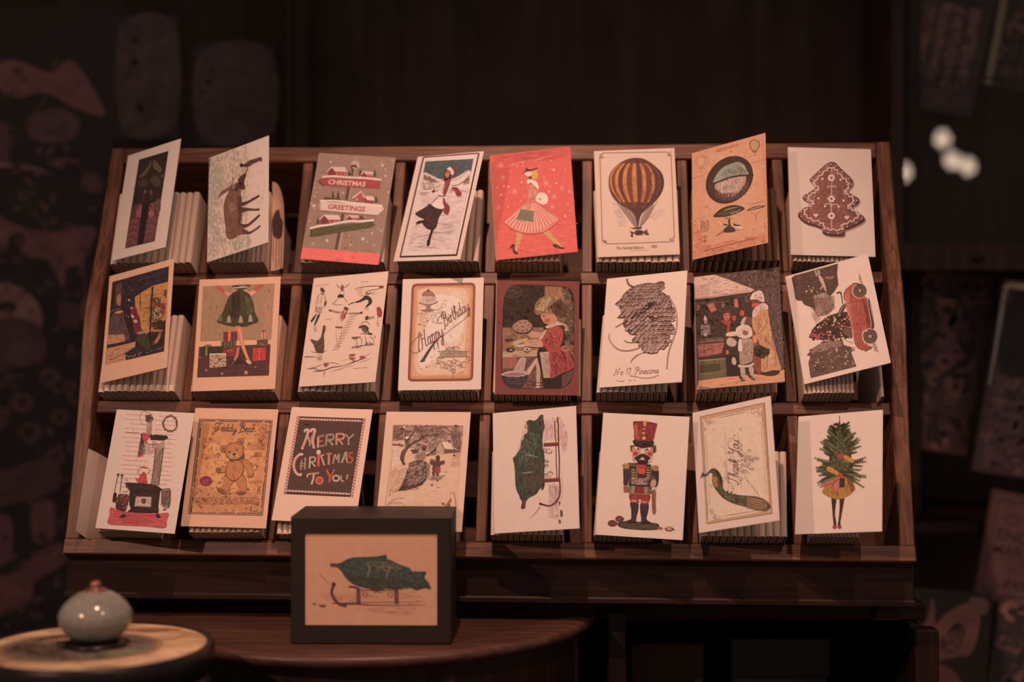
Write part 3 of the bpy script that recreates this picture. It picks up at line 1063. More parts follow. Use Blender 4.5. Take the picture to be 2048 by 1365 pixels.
def a_skater(A):
    A.P('a98a74', [372, 168, 950, 125, 722, 1155, 145, 1182])  # ground of the mount
    A.P('e2b69c', [372, 168, 950, 125, 722, 1155, 145, 1182])
    for c, w, l in (('4a3230', 17, [383, 172, 942, 136, 712, 1152, 155, 1176]),):
        A.L(c, w, l + l[:2], False)
    A.L('7c4238', 15, [383, 172, 942, 136], False)
    A.L('3b2d2a', 18, [155, 1174, 712, 1150], False)
    A.L('b38a74', 3, [400, 205, 905, 165, 690, 1130, 185, 1150, 400, 205], False)
    A.P('d9b398', [402, 215, 888, 190, 690, 1118, 198, 1132])
    A.P('!534e46', [404, 215, 888, 192, 862, 330, 740, 385, 560, 400, 380, 335])
    A.HT(['!5c574e', '!4e4a42', '!68645a', '!484540'], [406, 220, 880, 196, 855, 320, 720, 385, 480, 370, 392, 330], 260, 60, -4, 10, 8)
    A.B('cfa88d', [382, 335, 450, 350, 540, 400, 560, 440, 470, 500, 360, 480]); A.B('d2aa90', [650, 415, 720, 375, 790, 335, 826, 305, 862, 330, 845, 430, 760, 440])
    A.HT(['5f5840', '6b6247', '544a3a', '80734f'], [385, 350, 450, 370, 540, 430, 480, 435, 380, 400], 70, 34, 30, 9)
    A.HT(['8a7a5c', '97836a', '7d6a52'], [370, 430, 470, 420, 520, 480, 420, 520, 355, 500], 60, 30, 10, 7)
    A.HT(['8d6b4c', '77583f', 'a07a58'], [750, 420, 850, 360, 850, 440, 790, 460], 50, 30, -40, 7)
    A.HT(['a38069', '8f6e5c'], [340, 520, 450, 530, 420, 570, 340, 560], 30, 36, -10, 5); A.HT(['b08d77', '9d7564'], [620, 500, 850, 500, 840, 545, 620, 540], 50, 50, -3, 5)
    A.HT(['dcb79c', 'cda387', 'e0bea4', 'c79e83', 'b98f78'], [330, 560, 830, 550, 700, 1100, 215, 1120], 520, 80, -3, 6, 5)
    A.HT(['9a7460', 'a67f6a'], [500, 840, 700, 820, 680, 960, 480, 940], 26, 110, -4, 4, 6); A.HT(['9a7460', 'a67f6a'], [240, 960, 600, 920, 620, 1090, 230, 1090], 26, 80, -10, 4, 8)
    A.L('7d5c50', 4, [480, 930, 560, 932, 690, 918]); A.L('7d5c50', 3, [280, 1000, 360, 970, 440, 950]); A.L('80604f', 4, [400, 1080, 460, 1082, 510, 1070])
    A.B('6b5c52', [826, 300, 838, 320, 815, 330, 818, 312])
    # figure
    A.B('3c2c2c', [440, 645, 420, 670, 350, 712, 302, 745, 340, 780, 388, 800, 372, 830, 392, 870, 430, 900, 475, 908, 505, 895, 525, 850, 540, 790, 590, 700, 595, 685, 540, 688, 480, 660])
    A.HT(['463536', '332626', '544142'], [440, 655, 350, 720, 400, 800, 400, 860, 490, 895, 580, 700, 470, 670], 180, 60, -60, 8, 24)
    A.L('2f2423', 24, [480, 895, 460, 950, 445, 1000, 435, 1060], taper=0); A.B('2a2221', [425, 1010, 455, 1010, 448, 1055, 430, 1072, 420, 1050])
    A.B('2f2524', [308, 850, 330, 820, 380, 812, 395, 826, 350, 845, 320, 858]); A.L('b59a85', 3, [315, 845, 345, 850, 375, 838])
    A.B('dcb396', [560, 450, 600, 420, 650, 420, 665, 470, 640, 520, 610, 560, 560, 570, 535, 545, 540, 490])
    A.HT(['c19a80', 'e6c2a6', 'ad8770'], [560, 450, 650, 425, 660, 470, 610, 560, 545, 545], 70, 50, 80, 6)
    A.B('e0b89c', [545, 580, 610, 580, 592, 690, 520, 690, 462, 650, 500, 610]); A.L('4d3b38', 10, [535, 560, 570, 572, 610, 566])
    A.L('3f3332', 8, [545, 575, 500, 610, 455, 655], taper=2); A.B('cfa389', [470, 520, 510, 480, 550, 470, 545, 500, 500, 525]); A.L('55433e', 5, [475, 525, 500, 485, 540, 465, 560, 450])
    A.L('55433e', 5, [480, 530, 520, 520, 540, 500]); A.B('443533', [468, 520, 500, 505, 495, 528, 475, 535])
    A.B('dcb396', [665, 410, 720, 400, 780, 365, 825, 320, 845, 330, 810, 390, 760, 435, 690, 462, 660, 450]); A.L('55433e', 6, [668, 462, 720, 460, 770, 435, 840, 395]); A.L('6e5850', 4, [668, 410, 730, 402, 790, 360, 820, 322])
    A.B('853a37', [592, 400, 640, 370, 668, 390, 655, 430, 640, 480, 615, 545, 590, 565, 582, 520, 600, 450])
    A.B('8b3f3b', [585, 580, 602, 600, 612, 640, 640, 660, 650, 700, 632, 755, 600, 745, 585, 720, 598, 680, 580, 640]); A.B('8b3f3b', [668, 480, 720, 480, 745, 510, 770, 555, 740, 575, 712, 560, 700, 520, 672, 500])
    A.HT(['9c4a44', '702d2c', 'a8584f'], [592, 400, 665, 390, 640, 480, 590, 560], 60, 40, 100, 6); A.HT(['9c4a44', '702d2c'], [590, 590, 648, 680, 630, 750, 600, 740, 590, 660], 50, 40, 80, 6); A.HT(['9c4a44', '702d2c'], [672, 484, 740, 500, 765, 565, 715, 555], 40, 34, 50, 6)
    A.B('2f2423', [565, 410, 600, 395, 590, 360, 598, 320, 625, 305, 655, 320, 660, 370, 640, 400, 600, 412])
    A.B('c06a52', [600, 345, 612, 320, 640, 318, 650, 345, 640, 375, 618, 384, 604, 370]); A.L('4a2a26', 5, [606, 330, 628, 332]); A.L('8c2f2b', 6, [605, 368, 620, 368]); A.L('3d2624', 5, [618, 322, 612, 345])
    A.B('7f3b3e', [632, 275, 665, 262, 700, 270, 712, 305, 700, 350, 672, 380, 665, 340, 650, 300]); A.B('dcb8a0', [628, 290, 655, 275, 690, 320, 682, 355, 665, 350, 650, 315, 625, 305]); A.HT(['c79f8a'], [632, 290, 690, 320, 680, 350, 640, 305], 16, 14, 50, 5)


def star(A, c, x, y, r, n=4, w=4):
    for k in range(n):
        a = PI * k / n + .2
        A.L(c, w, [x - r * math.cos(a), y - r * math.sin(a), x, y, x + r * math.cos(a), y + r * math.sin(a)], False, 2)


def a_red_lady(A):
    A.P('d2594c', [78, 207, 878, 118, 952, 1168, 138, 1255])
    A.HT(['b94e43', 'c05146'], [85, 215, 870, 128, 875, 230, 90, 330], 160, 120, -6, 10, 4); A.HT(['dc6553', 'd66050'], [130, 900, 930, 850, 945, 1155, 145, 1240], 200, 120, -6, 12, 4)
    for x, y, r in ((180, 310, 48), (322, 570, 54), (205, 425, 34), (640, 485, 50), (795, 535, 34), (160, 730, 38), (720, 620, 42), (700, 720, 34)):
        star(A, 'dd8570', x, y, r, 5, 6)
    A.D(['e58f78', 'e07f6a'], [120, 300, 880, 240, 920, 780, 140, 800], 60, 4, 9)
    for x, y in ((262, 520), (190, 600), (215, 515), (715, 352), (740, 485), (872, 570), (828, 815), (392, 475), (665, 568)):
        A.E('ee9c82', x, y, 10)
    A.L('d97a67', 6, [265, 310, 300, 290, 380, 270, 420, 265, 560, 245, 690, 212]); A.L('d97a67', 5, [290, 300, 340, 300, 400, 270, 470, 280, 540, 255, 620, 240])
    # legs
    A.B('c88a50', [350, 975, 400, 978, 395, 1030, 375, 1080, 350, 1160, 325, 1160, 335, 1090, 340, 1030]); A.B('c88a50', [610, 975, 660, 955, 700, 1010, 750, 1060, 790, 1110, 760, 1125, 700, 1070, 640, 1015])
    A.B('33302f', [288, 1105, 325, 1095, 320, 1130, 330, 1160, 362, 1190, 320, 1192, 303, 1150, 300, 1125, 275, 1150]); A.B('33302f', [712, 1090, 745, 1098, 790, 1125, 830, 1130, 800, 1142, 762, 1135, 740, 1120, 748, 1145, 730, 1130, 706, 1112])
    # coat skirt
    A.B('d57563', [455, 672, 530, 680, 620, 730, 700, 790, 772, 850, 740, 890, 690, 925, 620, 970, 560, 985, 500, 992, 400, 982, 320, 955, 260, 918, 218, 878, 260, 840, 330, 770, 400, 710], 4)
    for k in range(17):
        t = k / 16
        bx = 232 + t * 520
        by = 880 + 105 * math.sin(PI * min(1, t * 1.05)) - 20 * t
        A.L('e79a7c' if k % 2 else 'eaa486', 13, [470 + t * 70, 690, (470 + t * 70 + bx) / 2, (690 + by) / 2 - 6, bx, by], True, 3)
        A.L('b85347', 6, [476 + t * 70, 700, (480 + t * 70 + bx) / 2 + 8, (690 + by) / 2, bx + 16, by + 2], True, 3)
    A.L('803c36', 6, [218, 880, 260, 920, 320, 957, 400, 984, 500, 994, 560, 987, 620, 972, 690, 926, 772, 850])
    A.L('8d4138', 5, [560, 690, 640, 750, 760, 862], taper=2)
    A.B('cc6a5a', [465, 500, 500, 480, 545, 490, 570, 540, 550, 580, 530, 620, 540, 670, 460, 670, 455, 580]); A.HT(['dd8b74', 'b3584c', 'e49a80'], [465, 505, 550, 500, 560, 560, 530, 665, 460, 665], 70, 80, 88, 8, 6)
    A.B('eec0a0', [445, 455, 490, 450, 540, 470, 562, 515, 555, 545, 520, 505, 478, 480, 455, 500]); A.L('4a3430', 8, [462, 495, 480, 488, 500, 492])
    A.B('d18a4c', [492, 375, 515, 350, 548, 345, 552, 375, 560, 395, 555, 440, 520, 445, 498, 445]); A.B('33302d', [400, 388, 430, 360, 440, 325, 460, 345, 500, 345, 545, 332, 552, 342, 500, 362, 450, 372])
    A.B('2f2b29', [450, 400, 470, 425, 490, 405, 492, 435, 470, 440]); A.B('e0a68a', [418, 385, 450, 370, 495, 368, 500, 395, 470, 420, 435, 408]); A.L('6b3f30', 3, [538, 375, 552, 372])
    A.B('c87062', [458, 640, 500, 618, 530, 622, 540, 650, 520, 668, 470, 660]); A.L('9d4a40', 5, [462, 650, 500, 632, 530, 640]); A.L('9d4a40', 4, [465, 662, 500, 650, 532, 655])
    A.B('eebf9c', [540, 620, 560, 590, 600, 580, 640, 600, 656, 645, 640, 690, 600, 697, 560, 680, 535, 655]); A.HT(['f2cfae', 'dfa684', 'e9b691'], [545, 620, 600, 585, 650, 640, 620, 690, 560, 675], 80, 16, 30, 6, 60); A.E('b8763c', 577, 645, 10, 14)
    A.L('7c4a3c', 5, [440, 755, 448, 710, 465, 685]); A.L('7c4a3c', 5, [466, 752, 474, 710, 480, 680])
    A.P('!7a674b', [382, 745, 518, 765, 508, 873, 343, 850]); A.HT(['!806c4f', '!746247'], [390, 752, 512, 770, 502, 865, 350, 845], 60, 60, 8, 9, 4)


def a_balloon(A):
    A.L('5b4436', 7, [180, 132, 820, 122, 860, 160, 892, 980, 850, 1020, 225, 1042, 172, 1000, 148, 165, 180, 132], False); A.L('c49a7e', 3, [165, 180, 835, 158, 870, 995, 190, 1015, 165, 180], False)
    for x, y in ((165, 160), (842, 140), (195, 1025), (870, 1002)):
        A.HT(['5b4436'], [x - 26, y - 24, x + 26, y - 24, x + 26, y + 24, x - 26, y + 24], 16, 26, 45, 5, 60)
    A.HT(['cb9d84', 'd5a68c', 'c0937c'], [265, 620, 330, 640, 400, 760, 420, 870, 330, 860, 290, 760], 60, 60, 20, 16, 30); A.HT(['cb9d84', 'd5a68c'], [650, 700, 780, 690, 790, 740, 700, 800, 600, 760], 50, 60, 10, 14, 20)
    A.B('8e7567', [345, 640, 500, 740, 530, 862, 510, 880, 440, 790]); A.B('927868', [690, 640, 580, 740, 545, 862, 560, 868, 640, 770])
    for l in ([320, 625, 430, 780, 508, 880], [400, 690, 480, 800, 515, 880], [725, 610, 640, 760, 560, 868], [660, 690, 600, 790, 555, 866]):
        A.L('5b463c', 5, l)
    OUT = [505, 180, 590, 192, 680, 245, 745, 310, 785, 400, 785, 470, 755, 550, 690, 630, 610, 700, 565, 745, 545, 800, 535, 862, 522, 862, 510, 800, 490, 745, 440, 700, 340, 640,
           275, 570, 240, 480, 240, 400, 270, 320, 330, 245, 420, 195]
    A.B('4a3330', OUT)
    # vertical gores
    cx0, cx1 = 505, 528
    lv = [(200, 70), (240, 165), (300, 235), (360, 268), (430, 276), (500, 262), (560, 225), (620, 180), (680, 110), (740, 45), (820, 14)]

    def gore(c, u0, u1, y0=180, y1=862, w=1.0):
        Lp, Rp = [], []
        for y, hw in lv:
            if y0 <= y <= y1:
                cx = cx0 + (cx1 - cx0) * (y - 180) / 682
                Lp.append((cx + math.sin(u0 * PI / 2) * hw, y)); Rp.append((cx + math.sin(u1 * PI / 2) * hw, y))
        A.raw(smooth_pts(Lp + Rp[::-1], True, 3), A.col(c), A.up())
    for k in range(-5, 3):
        u = k * .235 + .06
        gore('7a3a30' if k % 2 else '5f302b', u - .02, u + .11, 200, 700)
    for k in range(-4, 3):
        u = k * .235 - .045
        gore('bb6f3c' if k < 1 else 'a86238', u - .055, u + .058, 240, 620)
        gore('c47a42', u - .03, u + .03, 300, 500)
    gore('5b4431', .62, .70, 240, 560); gore('3f2d2b', .78, .99, 300, 560); gore('412e2b', -.99, -.93, 300, 560)
    A.HT(['50332c', '8a5a34', '40302c'], [270, 400, 640, 330, 650, 560, 560, 700, 440, 690, 300, 560], 420, 20, 4, 3, 6)
    A.HT(['54403a', '3b2a28'], [600, 240, 770, 400, 760, 520, 600, 690, 560, 720, 640, 480], 200, 30, 70, 5, 20)
    A.B('3b2c2a', [450, 880, 500, 878, 560, 870, 560, 890, 505, 894]); A.B('3c2e2b', [500, 915, 540, 905, 580, 912, 575, 945, 540, 955, 500, 948])
    A.B('4c3831', [445, 915, 475, 920, 500, 930, 480, 945, 480, 975, 455, 965, 462, 940]); A.B('4c3831', [580, 925, 605, 905, 625, 895, 622, 920, 640, 945, 620, 955, 600, 945])
    A.HT(['2a2120', '6b5244'], [500, 900, 590, 900, 590, 955, 500, 955], 30, 20, 10, 4)
    A.T('5d463a', 'The Vauxhall Balloon.', 312, 1096, 40, -1.5, .010, .80); A.T('5d463a', '1850', 658, 1080, 40, -1.5, .014, .78); A.L('b08b74', 4, [440, 1110, 520, 1106, 630, 1103])


def a_airship(A):
    A.P('c98560', [92, 255, 832, 58, 850, 1150, 105, 1328])
    A.HT(['cb8863', 'c78461'], [95, 260, 828, 66, 845, 1140, 110, 1318], 360, 90, 20, 18, 60); A.HT(['c07454', 'bd7052'], [95, 900, 180, 1050, 300, 1180, 848, 1050, 850, 1140, 110, 1318], 200, 80, -14, 16, 20)
    A.HT(['c27a58'], [800, 70, 832, 60, 850, 1150, 815, 1150], 60, 80, 88, 12, 8); A.HT(['cf8e69'], [230, 280, 760, 120, 780, 700, 500, 1100, 220, 900], 160, 100, 30, 20, 60)
    A.T('9a4d39', 'AEROSTATICS', 342, 252, 40, -16, .020, .92)
    for x, y, s, c in ((725, 185, 1.0, '8a6048'), (182, 345, .95, 'b07a5a')):
        A.B(c, [x, y - 64 * s, x + 46 * s, y - 42 * s, x + 52 * s, y + 5 * s, x + 26 * s, y + 56 * s, x + 8 * s, y + 76 * s, x - 8 * s, y + 76 * s, x - 28 * s, y + 56 * s, x - 52 * s, y + 5 * s, x - 46 * s, y - 42 * s])
        A.B('b9835f' if s == 1.0 else 'c88d68', [x, y - 52 * s, x + 32 * s, y - 36 * s, x + 38 * s, y + 5 * s, x + 16 * s, y + 44 * s, x - 16 * s, y + 44 * s, x - 38 * s, y + 5 * s, x - 34 * s, y - 34 * s])
        A.HT(['7d5a45' if s == 1.0 else 'a8704f'], [x - 8, y + 80 * s, x + 10, y + 80 * s, x + 10, y + 112 * s, x - 8, y + 112 * s], 12, 16, 0, 4)
    A.L('94614a', 4, [708, 357, 835, 320], False); A.L('94614a', 4, [98, 512, 212, 486], False); A.L('a2694d', 3, [662, 300, 720, 285], False)
    A.L('8a5a45', 5, [678, 776, 815, 742], False); A.L('a2694d', 4, [145, 920, 275, 890], False); A.L('a2694d', 3, [180, 940, 270, 920], False)
    BO = el(472, 528, 215, 285, 40)
    ob = []
    for i in range(0, len(BO), 2):
        x, y = BO[i] - 472, BO[i + 1] - 528
        a = R(37)
        ob += [472 + x * math.cos(a) - y * math.sin(a) * .92, 528 + x * math.sin(a) * .9 + y * math.cos(a) * .9]
    A.P('3a3430', ob)

    def shrink(k, dx=0, dy=0):
        return [((v - (472, 528)[i % 2]) * k + (472, 528)[i % 2] + (dx, dy)[i % 2]) for i, v in enumerate(ob)]
    A.HT(['443d37', '4c443c', '352f2b'], shrink(.96), 420, 40, 60, 7, 60)
    A.B('!93806a', [310, 560, 340, 480, 400, 410, 480, 370, 560, 350, 620, 380, 645, 430, 660, 480, 560, 490, 440, 515, 370, 540])
    A.HT(['!a08c73', '!b09b80', '!87755e', '!bba78a', '!6c5d4a'], [320, 545, 400, 420, 520, 365, 620, 385, 655, 478, 480, 500], 340, 46, -30, 4, 30); A.HT(['5f573e', '524b38'], [330, 530, 420, 430, 560, 360, 640, 440, 640, 480, 440, 510], 120, 60, 50, 3, 10)
    A.B('a58066', [330, 575, 400, 545, 500, 512, 600, 495, 640, 500, 625, 580, 580, 640, 520, 690, 440, 700, 370, 680, 335, 630])
    A.HT(['c39c7e', 'b28c6f', '8d6d58', 'cba689'], [340, 580, 480, 520, 610, 500, 600, 580, 540, 650, 440, 690, 370, 660], 300, 90, 82, 10, 10); A.HT(['5a483e', '4b3c35', '6b574a'], [340, 620, 400, 660, 560, 660, 640, 560, 680, 520, 660, 620, 560, 720, 420, 740, 330, 690], 220, 60, 84, 8, 14)
    A.L('332c29', 10, [300, 568, 380, 540, 460, 508, 560, 488, 640, 482, 715, 486]); A.L('2d2725', 8, ob + ob[:2], False)
    A.B('33342f', [312, 898, 360, 840, 430, 800, 520, 782, 580, 790, 625, 815, 580, 850, 520, 875, 440, 898, 380, 902]); A.HT(['474a42', '2a2b28', '5d6156'], [330, 890, 430, 810, 560, 790, 610, 815, 450, 890], 110, 50, -22, 6); A.L('8f9484', 7, [415, 838, 470, 820, 560, 798], taper=2)
    A.HT(['8f7a64', 'a48c72'], [470, 860, 600, 815, 560, 860, 500, 880], 20, 30, -30, 5)
    A.HT(['a06a50', '8a5c48'], [420, 905, 520, 895, 480, 935, 450, 935], 20, 24, 20, 5); A.B('40332c', [460, 930, 478, 930, 486, 985, 530, 1020, 520, 1048, 440, 1055, 405, 1048, 430, 1010, 462, 985])
    A.B('c9a084', [365, 975, 420, 985, 450, 1000, 400, 1000]); A.B('5d4a3f', [410, 968, 455, 975, 450, 992, 415, 985]); A.B('d0a88a', [500, 990, 590, 1000, 600, 1025, 540, 1020]); A.B('4a3c34', [515, 960, 540, 975, 585, 980, 560, 990, 520, 988]); A.B('8f7a68', [345, 1085, 390, 1050, 420, 1045, 400, 1068]); A.L('4a3c34', 5, [335, 1092, 400, 1048, 460, 1030])
    A.L('6b4c3c', 4, [340, 975, 420, 1000]); A.L('6b4c3c', 4, [500, 1000, 605, 1028]); A.HT(['5b463a'], [440, 1000, 520, 1000, 520, 1050, 430, 1050], 24, 22, 0, 5)
    A.B('4c3a30', [648, 840, 690, 808, 760, 790, 828, 788, 800, 805, 740, 820]); A.B('c28663', [668, 832, 710, 812, 770, 798, 800, 798, 740, 812]); A.L('a06b50', 4, [690, 850, 735, 880, 780, 835]); A.L('6b4c3c', 5, [738, 870, 735, 935])
    A.L('6b4c3c', 6, [190, 935, 188, 1052, 215, 1050, 262, 1028, 262, 930], False); A.HT(['9a6a50', 'ad7456'], [195, 940, 258, 935, 255, 1025, 195, 1045], 30, 60, 88, 7, 6)
    A.L('7d553f', 5, [195, 1105, 255, 1092]); A.L('6b4c3c', 6, [232, 1075, 232, 1155]); A.E('7d553f', 228, 1142, 12)
    A.L('94563f', 8, [218, 1238, 400, 1190, 600, 1138, 730, 1108], False); A.L('b06f50', 5, [440, 1148, 520, 1130], False)


def a_gingerbread(A):
    TR = [510, 245, 555, 255, 590, 290, 650, 350, 705, 400, 730, 445, 720, 490, 690, 520, 685, 545, 730, 575, 785, 610, 790, 650, 765, 680, 735, 695, 725, 720, 770, 745, 830, 785, 850, 820,
          830, 850, 760, 890, 690, 920, 650, 935, 640, 985, 560, 992, 480, 985, 428, 962, 418, 925, 360, 895, 270, 870, 205, 825, 180, 785, 195, 745, 250, 705, 290, 680, 285, 655, 240, 630, 225, 600,
          245, 575, 300, 545, 345, 510, 350, 485, 310, 455, 297, 425, 320, 395, 390, 330, 450, 275]
    sh = [v + (12 if i % 2 == 0 else 14) for i, v in enumerate(TR)]
    A.B('8a6655', sh); A.B('3c2624', TR)
    inn = []
    for i in range(0, len(TR), 2):
        inn += [(TR[i] - 512) * .95 + 508, (TR[i + 1] - 640) * .955 + 632]
    A.B('6a4035', inn)
    A.HT(['8a5444', '7c4a3d', '70422f', '935c4b'], inn, 520, 44, 80, 12, 60)
    A.HT(['a06a55', '96614e'], [240, 760, 300, 700, 260, 610, 340, 560, 320, 420, 480, 270, 500, 300, 380, 440, 400, 520, 320, 640, 340, 700], 160, 26, 60, 9, 60)
    A.HT(['4a2b29', '55322e'], [720, 500, 640, 560, 780, 640, 700, 720, 840, 820, 640, 930, 640, 880, 780, 820, 680, 720, 700, 640, 620, 520, 700, 440], 120, 30, 60, 9, 50)
    ic = []
    for i in range(0, len(TR), 2):
        ic += [(TR[i] - 512) * .80 + 510, (TR[i + 1] - 640) * .83 + 632]
    p = smooth_pts(pairs(ic), True, 6)
    w = []
    for i, (x, y) in enumerate(p):
        a, b = p[i - 1], p[(i + 1) % len(p)]
        dx, dy = b[0] - a[0], b[1] - a[1]
        mm = math.hypot(dx, dy) or 1
        s = 8 * math.sin(i * 1.05)
        w += [x - dy / mm * s, y + dx / mm * s]
    A.L('5a352c', 15, [v + 5 for v in w] + [w[0] + 5, w[1] + 5]); A.L('c59e84', 10, w + w[:2])
    q = pairs(inn)
    q = smooth_pts(pairs([((v - (512, 640)[i % 2]) * .925 + (510, 634)[i % 2]) for i, v in enumerate(TR)]), True, 3)
    for i in range(0, len(q), 4):
        A.E('3c2321', q[i][0] + 3, q[i][1] + 4, 9, 8); A.E('b98f76', q[i][0], q[i][1], 8, 7)
    A.L('b58d74', 9, [516, 300, 518, 420, 512, 600, 514, 760, 518, 915])
    for y in (405, 615, 785):
        for k in range(6):
            a = k * PI / 3
            A.E('5a352c', 514 + 25 * math.cos(a) + 3, y + 23 * math.sin(a) + 4, 14)
        for k in range(6):
            a = k * PI / 3
            A.E('c4a083', 514 + 25 * math.cos(a), y + 23 * math.sin(a), 13)
        A.E('59382f', 514, y, 12)
    for l in ([470, 505, 490, 488, 515, 500], [562, 505, 540, 488, 515, 500], [440, 690, 460, 665, 500, 668, 514, 700], [590, 695, 570, 672, 530, 672, 514, 700]):
        A.L('b58d74', 9, l)
    for x, y in ((425, 415), (605, 425), (385, 610), (635, 632), (450, 690), (585, 695), (345, 775), (370, 775), (655, 798), (680, 795)):
        A.E('5a352c', x + 3, y + 4, 13); A.E('c09a80', x, y, 12)
    for x, y in ((358, 790), (668, 812)):
        A.P('c09a80', [x - 22, y - 12, x + 22, y - 12, x, y + 14])


def a_sleigh_window(A):
    A.P('25242a', [172, 272, 748, 120, 688, 970, 312, 1062, 305, 1000, 108, 1112])
    A.HT(['2c2d36', '232429', '31323c', '27262b'], [175, 280, 742, 128, 730, 280, 580, 330, 450, 400, 400, 450, 410, 560, 300, 560, 160, 600], 330, 70, -14, 12, 14)
    A.L('363845', 6, [420, 270, 500, 235, 580, 215, 700, 160]); A.L('1f2026', 8, [450, 330, 540, 270, 640, 240, 740, 190])
    A.P('4b3539', [205, 300, 272, 280, 266, 500, 200, 520]); A.HT(['5a3d3c', '6d4740', '463137'], [210, 330, 268, 300, 262, 520, 205, 500], 90, 50, 84, 10); A.B('9a5f46', [215, 440, 240, 400, 262, 430, 250, 520, 225, 500])
    A.P('2a2126', [170, 280, 205, 272, 195, 540, 150, 560]); A.P('26242b', [272, 270, 300, 264, 296, 580, 262, 560])
    A.L('5b5a5e', 7, [150, 585, 200, 560, 260, 545]); A.L('45424a', 5, [155, 610, 200, 590, 250, 560])
    A.P('4f3f48', [155, 640, 200, 590, 290, 575, 340, 720, 350, 860, 300, 870, 300, 810, 130, 812]); A.HT(['5b4852', '463841', '55434a', '3d3039'], [155, 640, 200, 595, 290, 580, 340, 720, 345, 850, 305, 850, 300, 805, 135, 808], 200, 50, 80, 11, 20)
    A.B('b57a55', [200, 590, 240, 570, 285, 572, 240, 598])
    A.P('b67450', [130, 815, 295, 808, 305, 875, 130, 915]); A.HT(['c58560', 'a3643f', '8a5740'], [132, 818, 292, 812, 300, 870, 132, 908], 60, 60, -4, 9, 8)
    A.P('2f2730', [130, 912, 300, 880, 395, 862, 410, 880, 280, 905, 128, 945])
    A.P('b5764f', [126, 948, 300, 908, 410, 880, 405, 930, 300, 990, 305, 1060, 110, 1112]); A.HT(['c78a63', 'a46845', '8b573f', 'bd7c56'], [128, 950, 405, 890, 400, 930, 300, 990, 300, 1055, 112, 1108], 160, 60, -16, 11, 16); A.L('70493c', 8, [165, 1060, 240, 1025, 310, 990, 370, 960])
    # window glow
    WN = [402, 435, 460, 395, 520, 355, 590, 318, 660, 300, 735, 282, 722, 640, 600, 780, 520, 790, 470, 760, 450, 640, 410, 560]
    A.P('b1723e', WN); A.HT(['bd7e46', '9c6236', 'b47442', '8a5632', 'c48852'], WN, 420, 46, -8, 8, 14)
    A.HT(['6b4530', '7d5134'], [560, 330, 600, 320, 580, 760, 530, 760], 60, 50, 84, 8); A.HT(['5b3d2d', '704c31'], [440, 430, 730, 360, 720, 640, 470, 700], 70, 110, -10, 3, 3)
    A.L('241f24', 16, [582, 330, 572, 480, 560, 700, 545, 930]); A.L('2a2327', 8, [455, 400, 462, 560])
    A.HT(['33382c', '262a24', '3d4433'], [590, 440, 660, 440, 670, 700, 580, 760], 130, 34, 70, 12, 50); A.HT(['9a9a8c', '7e8478', 'b0a890'], [590, 540, 665, 530, 660, 660, 590, 680], 30, 26, 60, 8, 50)
    A.HT(['7c3430', '8c3c34', '6a2d2b'], [580, 500, 715, 490, 710, 560, 690, 660, 660, 600, 650, 520, 580, 530], 90, 40, -6, 10, 20); A.HT(['2e3b30', '263228'], [700, 360, 725, 350, 715, 450, 695, 440], 26, 30, 80, 8)
    A.HT(['1f2422', '2b2e26', '3a3528'], [570, 690, 700, 660, 690, 850, 560, 940], 160, 46, 40, 12, 60); A.B('a35f45', [560, 760, 630, 758, 690, 770, 640, 780, 570, 778]); A.B('a5623f', [600, 890, 640, 800, 662, 790, 650, 840, 620, 890]); A.L('7c4a34', 8, [580, 910, 620, 840, 660, 800])
    # people in red
    A.HT(['6d2f2d', '7f3a33', '57282a'], [360, 540, 420, 540, 450, 700, 480, 800, 420, 830, 380, 720, 370, 620], 150, 46, 70, 14, 30)
    A.B('c38f70', [305, 605, 340, 600, 390, 620, 395, 640, 350, 640, 318, 628]); A.B('b98064', [390, 665, 420, 662, 430, 685, 405, 695]); A.B('a8503c', [355, 535, 385, 530, 382, 555, 362, 558]); A.B('9a6a50', [425, 790, 500, 775, 530, 800, 470, 812]); A.B('b08068', [495, 830, 525, 820, 530, 880, 505, 885])
    A.HT(['262022', '302628'], [290, 560, 350, 560, 380, 700, 410, 840, 340, 800, 300, 640], 110, 50, 70, 14, 20)
    A.B('33382e', [420, 830, 520, 800, 560, 950, 520, 970, 470, 920, 415, 870]); A.HT(['3d4535', '2a2e28'], [425, 835, 520, 810, 550, 945, 480, 915], 70, 40, 50, 8); A.L('5a5a42', 8, [540, 965, 610, 955, 685, 925]); A.L('7a7350', 5, [540, 980, 620, 965, 680, 948])
    A.P('262a33', [312, 1000, 420, 920, 540, 970, 690, 940, 686, 970, 312, 1062]); A.HT(['2d323d', '212530'], [320, 1010, 420, 940, 680, 960, 320, 1055], 80, 70, -14, 10)
    A.D(['5b5c66', '6b6a70'], [200, 290, 700, 200, 420, 560, 330, 560], 14, 4, 7); A.E('85868c', 345, 462, 12); A.D(['8a7a70'], [320, 1010, 680, 950, 680, 960, 330, 1050], 12, 4, 7)


